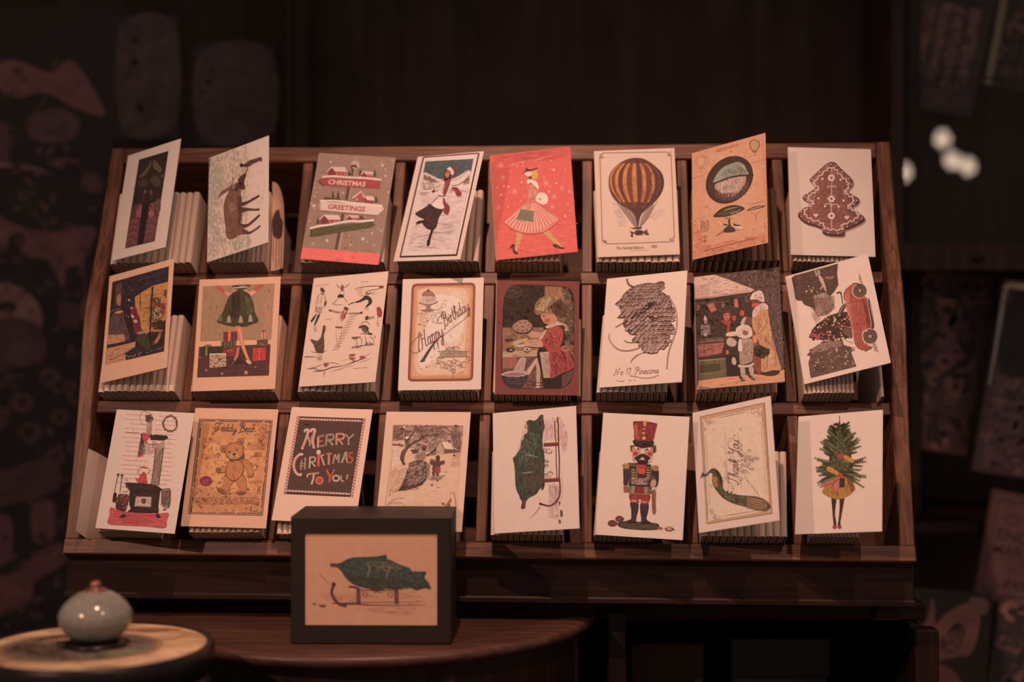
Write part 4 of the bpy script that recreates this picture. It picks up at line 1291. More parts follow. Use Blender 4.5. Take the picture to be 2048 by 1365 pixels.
def a_green_skirt(A):
    A.P('9a7050', [180, 165, 898, 138, 862, 700, 150, 718]); A.HT(['9e7454', '956c4d'], [182, 170, 894, 145, 860, 700, 152, 714], 300, 90, 88, 12, 8)
    A.HT(['a9785a', 'a87256'], [780, 160, 890, 150, 858, 690, 780, 690], 70, 90, 88, 14, 8)
    A.P('d9926c', [150, 718, 860, 700, 855, 745, 140, 772]); A.P('503029', [140, 772, 855, 745, 838, 1058, 120, 1080]); A.HT(['5a3730', '472a26', '523430', '3f2726'], [142, 778, 850, 750, 834, 1052, 124, 1074], 320, 80, -2, 12, 8)
    A.B('a8543c', [300, 165, 350, 160, 400, 210, 430, 240, 440, 262, 400, 248, 350, 210]); A.B('c9805e', [395, 210, 450, 235, 500, 205, 520, 208, 480, 245, 440, 262, 405, 240])
    A.B('a8543c', [720, 158, 795, 150, 740, 200, 700, 225, 672, 208]); A.B('d08a66', [585, 198, 640, 220, 680, 205, 710, 220, 665, 255, 620, 240])
    A.B('2f3a2d', [480, 158, 650, 150, 620, 185, 580, 200, 600, 215, 640, 240, 670, 290, 690, 360, 700, 430, 735, 510, 680, 545, 600, 565, 510, 568, 410, 552, 320, 520, 360, 460, 400, 370, 430, 290, 470, 235, 530, 200, 500, 190])
    SK = [545, 195, 640, 240, 680, 320, 705, 440, 730, 510, 600, 560, 480, 566, 330, 520, 370, 450, 420, 310, 480, 230]
    A.HT(['2a3027', '33402f', '3d4a35', '2d3529'], SK, 320, 80, 88, 8, 10); A.HT(['2b2423', '302825'], [470, 250, 550, 220, 545, 470, 460, 480], 80, 80, 90, 10); A.HT(['48593f', '415238'], [600, 240, 670, 300, 690, 420, 620, 470], 60, 60, 70, 8)
    A.L('d0c4a0', 7, [488, 178, 530, 180, 632, 172]); A.L('b9b090', 5, [540, 170, 600, 160]); A.L('26251f', 6, [330, 524, 420, 554, 520, 568, 620, 562, 730, 512])
    for x, y in ((440, 488), (558, 490), (655, 480), (355, 475)):
        c = '8a8a5c' if x > 400 else '4f5f40'
        for k in range(3):
            A.P(c, [x, y - 38 + k * 20, x + 20 + k * 4, y + k * 20, x - 20 - k * 4, y + k * 20])
        A.HT(['b5a878', '6b7048'] if x > 400 else ['5f6b48'], [x, y - 34, x + 22, y + 38, x - 22, y + 38], 22, 12, 0, 4, 60)
    # legs
    A.B('c0704f', [500, 570, 560, 570, 580, 640, 590, 720, 610, 800, 640, 880, 662, 935, 635, 930, 600, 860, 565, 780, 540, 690, 520, 620]); A.B('a85f45', [520, 780, 548, 770, 540, 830, 520, 900, 492, 938, 470, 940, 495, 880, 512, 830])
    A.L('d98a66', 12, [540, 580, 560, 660, 575, 740, 600, 820, 625, 880]); A.L('c47a58', 6, [530, 790, 520, 860, 490, 930]); A.B('c9977a', [610, 905, 650, 910, 665, 940, 630, 940])
    # presents
    A.P('6b2c2d', [385, 622, 525, 618, 520, 712, 385, 716]); A.P('c06a42', [432, 600, 462, 600, 456, 715, 430, 715]); A.E('b5683f', 448, 602, 18, 12)
    A.P('3f4633', [362, 718, 515, 712, 510, 770, 360, 778])
    for x in range(370, 510, 16):
        A.L('6b7350' if (x // 16) % 2 else '2e3427', 6, [x, 718, x - 2, 774], False)
    A.P('7a2e2e', [380, 780, 520, 775, 500, 865, 415, 872, 378, 840]); A.HT(['8f3a36', '6a2628'], [385, 785, 515, 780, 500, 860, 400, 865], 40, 50, -4, 10); A.E('b06a50', 450, 815, 24, 14); A.E('6a2628', 450, 818, 16, 9)
    A.P('2b322b', [165, 770, 390, 765, 370, 860, 165, 860]); A.HT(['323b31', '252a25'], [170, 772, 385, 770, 365, 850, 170, 855], 50, 50, 86, 12); A.L('6f7d70', 16, [216, 760, 214, 860], False); A.HT(['56614f', '3d483c'], [180, 760, 270, 750, 265, 775, 185, 780], 22, 36, 10, 8); A.E('66705c', 232, 752, 16, 8)
    A.P('b08a66', [248, 842, 412, 838, 412, 968, 246, 982]); A.HT(['c49c76', '9a7856'], [250, 845, 410, 842, 408, 965, 248, 978], 50, 40, 0, 8); A.D(['4b3630', '6a4a3c'], [255, 860, 405, 855, 405, 965, 252, 972], 46, 4, 8); A.L('d0a985', 12, [248, 846, 412, 842], False)
    A.P('4a332f', [720, 705, 830, 698, 828, 770, 722, 775]); A.HT(['5f6a5a', '3d2a2a', '7a6a55'], [724, 708, 826, 702, 822, 768, 726, 772], 50, 44, 30, 6); A.P('c8845f', [765, 630, 808, 628, 805, 685, 765, 688]); A.L('8a2f2c', 8, [785, 612, 785, 686], False); A.E('8a2f2c', 785, 614, 16, 8)
    A.P('b13a33', [680, 785, 808, 778, 806, 905, 676, 915]); A.HT(['c24a3f', '9c302c'], [684, 788, 804, 784, 800, 900, 680, 908], 50, 50, 88, 10); A.L('d05a4c', 7, [745, 782, 742, 908], False); A.HT(['7c2626'], [806, 780, 830, 782, 828, 900, 806, 905], 16, 50, 88, 8)
    for x, y, r, c in ((214, 1008, 13, 'b0483a'), (372, 1042, 15, '7a5a48'), (612, 1030, 20, 'b0684e'), (710, 975, 13, '4c4440'), (152, 880, 9, '6b6058')):
        A.E(c, x, y, r); A.E('c89070', x - r * .2, y - r * .3, r * .4)
    A.HT(['352322'], [470, 900, 560, 880, 600, 940, 480, 945], 20, 60, -10, 8)


def a_swimmers(A):
    K, RD, GY = '453a38', '9a4038', '8a6a5c'

    def L(w, l, c=K, t=2):
        A.L(c, w, l, True, t)
    for x, y, w, a in ((200, 185, 145, -7), (660, 148, 90, -4), (300, 524, 80, -3), (585, 1015, 150, -6), (95, 905, 120, -2)):
        for k in range(int(w / 13)):
            A.L(K, 4, [x + k * 13, y - k * 13 * math.tan(R(-a)) + (k % 2) * 2, x + k * 13 + 10, y - (k * 13 + 10) * math.tan(R(-a))], False)
    # left standing figure
    A.B(K, [252, 215, 270, 200, 292, 222, 300, 238, 285, 245, 262, 240]); A.HT([K, '5a4a46'], [255, 230, 300, 240, 290, 280, 262, 275], 26, 22, 50, 5)
    L(6, [255, 262, 225, 300, 215, 360, 210, 400]); L(5, [230, 290, 240, 330, 232, 380]); L(7, [290, 270, 305, 320, 315, 355, 300, 390]); A.B(K, [298, 345, 318, 345, 308, 385, 292, 392]); L(5, [270, 270, 262, 330, 258, 380])
    A.HT([K, GY, RD], [205, 390, 285, 395, 270, 440, 245, 470, 200, 450], 46, 22, 60, 5, 50); A.B('3b3232', [200, 480, 215, 470, 195, 520, 170, 550, 155, 545, 175, 510]); A.B('3b3232', [225, 485, 250, 480, 235, 520, 205, 580, 190, 582, 208, 530])
    L(5, [215, 455, 232, 480, 262, 455, 270, 420]); A.HT([GY, 'a38372'], [180, 585, 220, 580, 215, 660, 195, 650], 18, 26, 80, 6)
    # seated front figure
    L(6, [412, 168, 435, 195, 465, 215]); L(6, [550, 160, 520, 190, 490, 205]); A.B('7d4a40', [462, 190, 478, 175, 490, 195, 486, 225, 478, 240, 462, 240]); L(4, [455, 235, 448, 275, 432, 300]); L(4, [490, 225, 492, 260, 490, 300])
    A.B('332c2c', [440, 275, 480, 275, 490, 302, 458, 306, 426, 302]); L(5, [430, 310, 405, 345, 372, 372]); L(5, [495, 305, 512, 335, 528, 355]); L(4, [372, 372, 430, 378, 490, 374]); L(3, [372, 360, 420, 370])
    # diver
    for y in range(0, 6):
        A.L(GY, 3, [590 + y * 9, 215 + y * 16, 640 + y * 9, 208 + y * 16, 690 - y * 3, 207 + y * 15], True, 2)
    L(6, [600, 216, 700, 196, 800, 190, 870, 190]); L(5, [700, 250, 760, 232, 830, 222, 868, 208]); A.B('8a3a34', [858, 192, 885, 188, 888, 205, 870, 216, 856, 206]); A.B(K, [842, 195, 862, 190, 860, 206, 846, 208])
    A.B('2f3030', [700, 285, 735, 290, 765, 315, 772, 355, 740, 390, 708, 405, 715, 385, 738, 355, 722, 325, 690, 335, 650, 352, 608, 358, 612, 345, 650, 330, 685, 305]); L(5, [705, 258, 730, 270, 770, 262, 800, 248]); L(4, [770, 275, 830, 262]); A.HT([K, GY], [705, 250, 770, 245, 740, 280, 705, 282], 20, 26, 20, 5)
    L(9, [605, 355, 570, 362, 530, 382]); L(4, [600, 350, 560, 358]); L(4, [695, 420, 720, 412, 740, 425]); L(4, [680, 435, 735, 430])
    # right torso
    A.B('8f3f38', [818, 410, 850, 405, 872, 450, 862, 495, 825, 490, 820, 450]); A.HT(['a04a42', '7a322e'], [820, 410, 865, 415, 860, 490, 825, 485], 26, 26, 60, 6); L(5, [815, 400, 808, 372]); L(5, [850, 400, 855, 390]); L(5, [800, 505, 760, 515, 712, 525]); L(5, [800, 490, 750, 505, 712, 510]); A.B(K, [706, 500, 735, 490, 728, 528, 706, 528]); L(5, [820, 520, 840, 500, 870, 495]); L(7, [818, 535, 850, 530]); A.HT(['c08068'], [815, 550, 840, 545, 835, 600, 822, 600], 12, 26, 88, 6)
    # centre figure
    L(6, [345, 435, 400, 450, 450, 462, 480, 450]); L(4, [352, 425, 420, 445, 470, 445]); A.B(K, [338, 428, 358, 428, 372, 442, 350, 445]); L(6, [520, 465, 580, 460, 640, 462, 680, 450]); L(4, [530, 478, 600, 472, 660, 470]); A.B(K, [650, 455, 672, 448, 680, 458, 660, 470])
    A.B('4f3a36', [488, 405, 515, 400, 538, 420, 520, 435, 500, 425]); A.HT([RD, 'b05a4c'], [480, 430, 530, 430, 500, 520, 455, 540, 460, 480], 46, 34, 110, 6); L(6, [530, 430, 500, 490, 470, 545]); L(4, [450, 480, 450, 530]); L(4, [430, 540, 418, 590]); L(4, [480, 545, 470, 600]); A.B('7a4a44', [412, 595, 475, 600, 472, 612, 412, 608])
    L(4, [418, 610, 412, 680, 425, 760, 420, 800], GY); L(4, [468, 612, 462, 690, 445, 770, 440, 800], GY); L(3, [440, 620, 438, 700], GY); L(5, [395, 805, 425, 795, 450, 800]); L(4, [405, 690, 470, 700], GY); L(3, [400, 795, 440, 790])
    for k in range(13):
        y = 500 + k * 27
        x = 530 - k * 13
        L(4, [x, y + 8, x + 40, y - 2, x + 90 - k, y - 14], 'a37a68' if k % 2 else GY)
    # kneeling right
    L(4, [650, 580, 690, 550, 730, 555, 750, 590]); A.B(K, [640, 600, 680, 580, 720, 590, 740, 620, 720, 625, 690, 608, 645, 612]); A.HT([K, '6a5a54'], [660, 610, 730, 610, 740, 665, 680, 650], 36, 26, 40, 6); A.B(K, [725, 620, 745, 655, 775, 665, 768, 678, 735, 668]); L(5, [650, 670, 710, 668, 760, 680])
    L(7, [570, 710, 610, 702, 660, 700]); A.B('6a5a55', [565, 705, 610, 697, 650, 702, 600, 725]); L(4, [610, 725, 625, 760, 600, 795]); L(4, [650, 690, 670, 740, 660, 795]); L(4, [700, 690, 710, 730, 725, 770]); L(6, [790, 680, 800, 705, 805, 712]); L(4, [740, 690, 780, 720, 790, 770]); L(5, [560, 810, 640, 790, 740, 780, 800, 778]); A.HT([K, GY], [700, 750, 790, 750, 795, 780, 700, 790], 24, 22, 10, 5); A.HT([K, GY], [580, 790, 670, 790, 660, 810, 570, 815], 18, 26, -8, 4)
    # draped dark figure
    A.B('4b4642', [285, 590, 308, 590, 305, 640, 290, 680, 295, 740, 290, 850, 250, 862, 215, 850, 195, 790, 158, 735, 165, 725, 200, 735, 235, 740, 262, 700, 275, 640]); A.HT(['3b3835', '5d554e', '47423e'], [285, 600, 305, 600, 290, 690, 292, 850, 215, 850, 165, 735, 230, 740, 265, 700], 110, 40, 76, 10, 20); A.HT([RD, '704840'], [190, 735, 235, 735, 215, 790, 200, 785], 18, 24, 60, 5); L(4, [160, 840, 200, 855, 290, 850, 325, 832]); A.HT(['b07a66', '9a7464'], [215, 870, 280, 870, 270, 940, 220, 940], 22, 50, 88, 4)
    L(4, [90, 905, 130, 898, 215, 900])
    # lying swimmers
    L(7, [120, 1025, 190, 1015, 250, 1035, 300, 1030, 370, 1005, 440, 995, 520, 980]); L(6, [180, 1045, 260, 1040, 350, 1015]); L(4, [130, 1018, 190, 1008, 280, 975]); A.B('8f4a42', [290, 965, 335, 960, 340, 975, 310, 1000, 296, 990]); L(4, [340, 955, 400, 960, 450, 980]); L(5, [460, 935, 540, 920]); A.B('9c4a42', [545, 875, 600, 870, 600, 885, 560, 895]); A.HT([K, RD], [540, 900, 610, 905, 600, 940, 545, 925], 26, 24, 20, 5); L(6, [500, 985, 580, 955, 640, 930, 720, 905]); L(4, [560, 950, 620, 940, 670, 912]); A.B('a8403a', [648, 895, 690, 885, 702, 905, 660, 912])
    for l in ([400, 1030, 500, 1005, 620, 975], [620, 960, 700, 935, 770, 905], [640, 925, 720, 880, 770, 850], [350, 1045, 420, 1030, 480, 1025], [700, 950, 760, 930], [470, 1010, 560, 985]):
        L(3, l, 'a87c6a')
    A.HT(['b08a78'], [285, 1040, 310, 1040, 300, 1100, 285, 1100], 14, 40, 88, 4)


def scroll(A, c, w, x, y, r, a0=0, d=1, turns=1.4):
    l = []
    for k in range(13):
        t = k / 12
        a = R(a0) + d * t * turns * 2 * PI
        rr = r * (1 - .82 * t)
        l += [x + rr * math.cos(a), y + rr * math.sin(a)]
    A.L(c, w, l, True, 1)


def a_birthday(A):
    def rrect(x0, y0, x1, y1, x2, y2, x3, y3, r):
        out = []
        P = [(x0, y0), (x1, y1), (x2, y2), (x3, y3)]
        for i in range(4):
            p, a, b = P[i], P[i - 1], P[(i + 1) % 4]
            for t in (0, .33, .66, 1):
                ax, ay = p[0] + (a[0] - p[0]) * r / math.hypot(a[0] - p[0], a[1] - p[1]), p[1] + (a[1] - p[1]) * r / math.hypot(a[0] - p[0], a[1] - p[1])
                bx, by = p[0] + (b[0] - p[0]) * r / math.hypot(b[0] - p[0], b[1] - p[1]), p[1] + (b[1] - p[1]) * r / math.hypot(b[0] - p[0], b[1] - p[1])
                out += [(1 - t) ** 2 * ax + 2 * t * (1 - t) * p[0] + t * t * bx, (1 - t) ** 2 * ay + 2 * t * (1 - t) * p[1] + t * t * by]
        return out
    A.P('7a4033', rrect(218, 138, 856, 130, 830, 1110, 178, 1122, 50)); A.P('8f4f3a', rrect(226, 146, 848, 138, 822, 1100, 188, 1112, 46))
    A.P('c97f56', rrect(240, 164, 832, 156, 806, 1084, 204, 1096, 34)); A.P('d8966e', rrect(256, 184, 815, 176, 790, 1062, 222, 1074, 26))
    A.HT(['cf8a62', 'd69269', 'c67c54'], rrect(244, 168, 828, 160, 802, 1080, 208, 1092, 30), 260, 70, 88, 10, 6)
    A.B('e0a681', [300, 200, 560, 175, 760, 215, 770, 500, 750, 800, 740, 1000, 500, 1050, 270, 1020, 260, 700, 280, 400]); A.HT(['e6b392', 'dfa681', 'e9b898', 'd99d76'], [300, 220, 750, 200, 740, 1000, 280, 1020], 420, 70, 30, 30, 40)
    A.B('e8b99c', [420, 260, 700, 300, 740, 560, 640, 720, 460, 740, 420, 900, 300, 980, 300, 700, 400, 500]); A.HT(['ebbf a2'.replace(' ', ''), 'e6b596'], [400, 300, 720, 300, 700, 700, 420, 960, 310, 960, 380, 560], 200, 60, 30, 30, 40)
    A.L('b36a4a', 3, [262, 188, 808, 178, 786, 1056, 226, 1068, 262, 188], False)
    # cake on a stand
    A.B('9a6048', [318, 262, 335, 225, 365, 212, 400, 212, 435, 230, 455, 262, 440, 268, 330, 268]); A.HT(['b0755a', '7a4838', 'c08a6c'], [325, 258, 365, 215, 430, 225, 450, 262], 60, 22, 60, 6, 60); A.B('6b4436', [370, 205, 385, 195, 400, 208, 392, 220, 376, 220])
    A.P('d0a48a', [312, 265, 462, 265, 465, 312, 310, 312]); A.HT(['b08168', '8a6252', 'e0b8a0'], [312, 268, 460, 268, 462, 325, 315, 328], 70, 40, 0, 5, 10); A.B('c8a086', [300, 305, 350, 318, 400, 322, 450, 312, 472, 305, 455, 332, 385, 345, 318, 332])
    A.B('5b463e', [280, 325, 330, 340, 385, 346, 440, 338, 488, 315, 470, 335, 420, 352, 360, 354, 310, 345]); A.B('8a7260', [345, 350, 420, 350, 405, 370, 408, 392, 448, 405, 420, 418, 340, 418, 310, 405, 362, 392, 366, 370]); A.HT(['6b564a', 'a58a72'], [350, 352, 415, 352, 405, 390, 430, 412, 330, 412, 365, 390], 44, 26, 70, 5); A.L('57433a', 5, [312, 403, 345, 418, 420, 418, 450, 402])
    sc = '9a745c'
    for x, y, r, a, d in ((300, 460, 30, 180, 1), (345, 500, 36, 200, -1), (330, 450, 24, 0, 1), (440, 470, 24, 180, 1), (390, 470, 28, 90, -1), (540, 365, 30, 120, 1), (500, 410, 24, 0, 1), (340, 555, 12, 0, 1), (290, 545, 12, 0, 1), (430, 520, 14, 0, 1)):
        scroll(A, sc, 6, x, y, r, a, d)
    A.L('9a745c', 4, [270, 440, 340, 432, 430, 432, 500, 438]); A.L(sc, 5, [450, 400, 500, 395, 520, 370])
    # lettering
    k = '7d5545'
    A.S(k, 11, 'Happy', 322, 792, 148, -30, .60, .30)
    A.L(k, 8, [330, 650, 270, 680, 225, 740, 212, 805, 240, 838, 285, 825, 305, 795])
    A.S(k, 10, 'Birthday', 545, 572, 118, -35, .70, .35)
    A.L(k, 7, [560, 450, 510, 462, 478, 500, 490, 540, 520, 530])
    A.L('7d5545', 6, [800, 380, 790, 440, 740, 500, 660, 560, 600, 610, 540, 655]); A.B('4b3a36', [548, 645, 500, 685, 450, 745, 400, 820, 355, 900, 350, 918, 300, 926, 330, 885, 370, 820, 430, 740, 490, 680])
    # ornament
    A.P('8f8a68', [500, 825, 770, 820, 768, 868, 500, 874]); A.HT(['a09a78', '7f7a5c'], [502, 828, 768, 823, 765, 866, 502, 872], 50, 70, 0, 8, 4); A.L('6d5345', 6, [480, 820, 640, 816, 790, 820]); A.L('6d5345', 5, [490, 878, 640, 874, 780, 868])
    for x, y, r, a, d in ((600, 800, 30, 180, 1), (665, 798, 30, 0, -1), (520, 960, 40, 200, 1), (740, 955, 40, -20, -1), (590, 930, 34, 180, -1), (680, 928, 34, 0, 1), (632, 985, 38, 90, 1), (632, 920, 30, 270, 1), (490, 900, 26, 90, 1), (780, 890, 26, 90, -1), (632, 1010, 26, 90, -1), (560, 975, 22, 0, 1), (710, 970, 22, 180, 1)):
        scroll(A, '80604f', 8, x, y, r, a, d)
    A.L('80604f', 7, [635, 765, 635, 815]); A.L('80604f', 7, [618, 780, 650, 778]); A.L('80604f', 6, [632, 1020, 630, 1080]); A.L('80604f', 6, [540, 818, 580, 800, 620, 790])


def a_cookie_girl(A):
    A.P('7c3f35', [90, 105, 920, 115, 910, 1258, 78, 1245]); A.HT(['84453a', '733a31'], [95, 110, 915, 120, 905, 1252, 85, 1240], 240, 100, 88, 14, 8)
    A.B('2e2827', [180, 230, 240, 160, 350, 148, 560, 155, 740, 165, 830, 200, 868, 300, 866, 600, 862, 950, 850, 1080, 780, 1170, 640, 1190, 400, 1190, 240, 1185, 160, 1120, 140, 1000, 145, 600, 155, 350])
    A.HT(['332d2c', '2a2425', '383231'], [190, 230, 360, 160, 560, 165, 560, 570, 170, 575, 165, 300], 260, 60, 40, 40, 40)
    A.L('5b5a4e', 4, el(250, 225, 92, 60, 24, 0, 360)); A.L('4f4e44', 4, el(250, 225, 76, 46, 20, 0, 300)); A.HT(['55544a', '474640'], el(250, 225, 66, 40, 16), 60, 26, -20, 4, 60)
    A.P('8a5c44', [572, 165, 740, 170, 850, 330, 860, 560, 600, 560, 570, 300]); A.HT(['b07c58', '9a6a4c', '7a5040'], [575, 170, 680, 170, 680, 300, 575, 300], 60, 80, 90, 8, 4); A.HT(['a06a4c', 'b5805c'], [690, 180, 800, 190, 850, 300, 700, 300], 60, 60, 80, 14)
    A.HT(['46442f', '36382b', '5a5238', '7d6a48'], [740, 190, 800, 190, 860, 340, 862, 720, 800, 740, 760, 560, 800, 400, 760, 250], 300, 44, 60, 16, 70); A.HT(['9a5a40', 'b0785a'], [780, 180, 850, 300, 855, 560, 800, 500], 22, 16, 60, 9, 60)
    A.P('8f6449', [150, 582, 560, 580, 560, 690, 500, 815, 490, 870, 150, 870]); A.HT(['9a6e52', '85593f', 'a67a5a', '785038'], [155, 588, 540, 586, 540, 680, 480, 860, 155, 862], 280, 80, 0, 14, 8)
    A.P('b98a68', [152, 820, 500, 805, 492, 868, 150, 880]); A.HT(['c59876', 'a87a5a'], [155, 822, 498, 808, 490, 864, 153, 874], 60, 90, -2, 9, 4)
    A.P('6b4a3c', [148, 880, 490, 870, 530, 1000, 560, 1185, 240, 1185, 150, 1010]); A.HT(['7d5948', '5b3d33', '8a6450', '4c342d'], [150, 885, 490, 875, 550, 1180, 250, 1180, 155, 1010], 260, 80, 70, 20, 14)
    A.B('c49a78', [400, 1000, 440, 950, 480, 890, 500, 900, 470, 960, 430, 1030, 400, 1060]); A.P('b99070', [478, 890, 500, 890, 525, 1000, 525, 1185, 486, 1185, 490, 1000]); A.HT(['a8805f', 'cda583'], [480, 900, 498, 895, 520, 1180, 490, 1180], 30, 70, 88, 5); A.L('3a2a26', 7, [400, 1120, 470, 1130, 560, 1128]); A.L('3a2a26', 5, [400, 1148, 470, 1158, 560, 1160]); A.P('9c5a48', [155, 885, 300, 880, 290, 990, 150, 990]); A.HT(['ad6a55', '8a4c3e'], [158, 888, 295, 885, 280, 980, 155, 985], 40, 60, 20, 9)
    A.B('b98f76', [262, 1040, 300, 930, 330, 885, 370, 880, 385, 900, 370, 980, 350, 1055]); A.HT(['8a6654', 'd0a98c', '9c7561'], [270, 1035, 330, 895, 380, 895, 350, 1050], 60, 40, 20, 6, 14)
    A.B('b58f78', [140, 1045, 200, 1020, 300, 1010, 400, 1020, 408, 1045, 340, 1072, 240, 1075, 165, 1068]); A.B('8d6a58', [160, 1050, 280, 1030, 385, 1045, 300, 1062, 200, 1062]); A.B('33343a', [150, 1062, 240, 1078, 340, 1074, 402, 1052, 380, 1130, 330, 1185, 240, 1185, 180, 1140]); A.HT(['3f434c', '2a2a30', '4b5058'], [160, 1075, 395, 1065, 375, 1130, 325, 1180, 245, 1180, 185, 1140], 120, 60, 0, 10, 16)
    # plate of biscuits
    A.B('3a2a26', [240, 590, 300, 640, 400, 640, 445, 600, 440, 580, 250, 575])
    A.B('8a5f4c', [245, 585, 262, 545, 320, 512, 380, 503, 425, 530, 448, 575, 420, 610, 380, 632, 310, 628, 260, 605])
    for x, y in ((290, 560), (330, 530), (375, 525), (410, 555), (350, 570), (300, 600), (350, 612), (395, 600)):
        A.L('b8866a', 10, el(x, y, 26, 14, 12)); A.L('6a4438', 4, el(x, y + 3, 17, 8, 10))
    A.B('c09068', [270, 765, 250, 740, 290, 710, 350, 695, 400, 690, 385, 720, 320, 740, 290, 770]); A.B('4b352c', [175, 700, 230, 688, 262, 705, 220, 725, 180, 722]); A.HT(['5d4336', '3a2924'], [180, 690, 260, 695, 250, 720, 185, 720], 26, 30, 0, 6)
    A.B('3f2c26', [190, 790, 260, 785, 272, 810, 240, 830, 195, 822]); A.E('b08468', 235, 805, 16, 9); A.E('3f2c26', 395, 805, 40, 26); A.E('c9a68c', 395, 800, 36, 20); A.E('4b352c', 396, 800, 17, 9); A.B('c8a084', [285, 768, 320, 755, 370, 752, 372, 770, 320, 778])
    # girl
    A.P('2c2526', [560, 1085, 740, 1070, 735, 1190, 570, 1190]); A.P('5b433b', [742, 1060, 860, 1000, 850, 1080, 780, 1165, 738, 1180]); A.P('b99272', [520, 830, 620, 820, 630, 1080, 560, 1085]); A.HT(['c9a583', 'a58062', '8f6d55'], [525, 835, 615, 830, 625, 1078, 562, 1080], 70, 80, 86, 9, 6)
    A.B('9a443b', [620, 820, 740, 770, 790, 780, 830, 860, 866, 960, 820, 1010, 750, 1035, 690, 1065, 628, 1085, 625, 960]); A.HT(['a94f43', '8a3832', 'b55c4e', '78302d'], [625, 825, 780, 790, 860, 960, 740, 1035, 632, 1078], 240, 100, 78, 12, 18)
    A.B('a8473d', [540, 670, 575, 620, 640, 575, 720, 570, 755, 620, 750, 700, 730, 760, 660, 815, 620, 830, 580, 790, 548, 740]); A.HT(['b85548', '93382f', 'c56a5a', '822f2b'], [545, 680, 600, 610, 720, 580, 745, 700, 650, 810, 590, 780], 200, 70, 60, 12, 40)
    A.B('d0a084', [580, 570, 640, 545, 700, 520, 745, 535, 740, 555, 680, 565, 600, 590]); A.B('c59478', [512, 690, 560, 620, 590, 600, 570, 650, 540, 700]); A.HT(['b08468', 'dcb094'], [590, 570, 740, 535, 700, 560, 600, 585], 30, 40, -10, 6)
    A.B('c08062', [415, 640, 440, 618, 500, 625, 545, 640, 520, 680, 470, 690, 430, 680, 405, 660]); A.B('c98a6a', [362, 740, 400, 710, 470, 700, 530, 710, 555, 770, 510, 780, 420, 770, 375, 770]); A.HT(['d69a7a', 'a86a50'], [370, 745, 410, 712, 530, 715, 545, 765, 420, 765], 50, 60, 4, 7, 10); A.L('5b3a30', 6, [375, 772, 450, 778, 560, 780])
    A.B('c27a5e', [530, 460, 560, 440, 640, 430, 690, 480, 690, 530, 640, 552, 590, 545, 560, 530, 545, 505, 535, 490]); A.B('b0583f', [570, 500, 610, 490, 625, 515, 600, 535, 570, 525]); A.L('4b2c26', 6, [545, 466, 575, 462]); A.E('3a2524', 565, 468, 8, 5); A.L('8a3f35', 4, [548, 512, 562, 514])
    A.B('!8c5c3c', [465, 410, 475, 350, 510, 300, 570, 265, 650, 250, 720, 262, 780, 310, 800, 380, 790, 460, 760, 500, 720, 495, 690, 460, 660, 450, 620, 440, 560, 445, 500, 455, 475, 440]); HR = [470, 410, 500, 320, 570, 270, 650, 255, 720, 265, 790, 340, 790, 460, 720, 490, 690, 450, 560, 440, 490, 450]
    A.HT(['!a56f4c', '!b58058', '!83563a', '!945f42'], HR, 320, 60, 70, 22, 14); A.HT(['5b3f2f', '4b3429', '6b4836'], [620, 370, 720, 290, 800, 360, 790, 470, 720, 490, 660, 440], 160, 50, 80, 20, 24); A.HT(['!c08a62', '!b07c56'], [480, 400, 560, 290, 640, 280, 560, 420], 70, 60, 100, 16, 12)
    A.HT(['a07850', '7a5a40', '5b4434'], [700, 470, 770, 480, 780, 520, 720, 540], 60, 30, 30, 7, 60); A.L('d0a880', 12, [735, 540, 780, 560, 790, 600, 770, 610]); A.L('a88468', 10, el(780, 790, 34, 26, 12)); A.HT(['b5886a'], [740, 540, 830, 560, 810, 640, 780, 600], 22, 26, 60, 6)
    A.HT(['6b4a38', '8a5c40', 'a06c4c'], [760, 700, 860, 760, 862, 900, 840, 850, 790, 800], 60, 50, 60, 10)


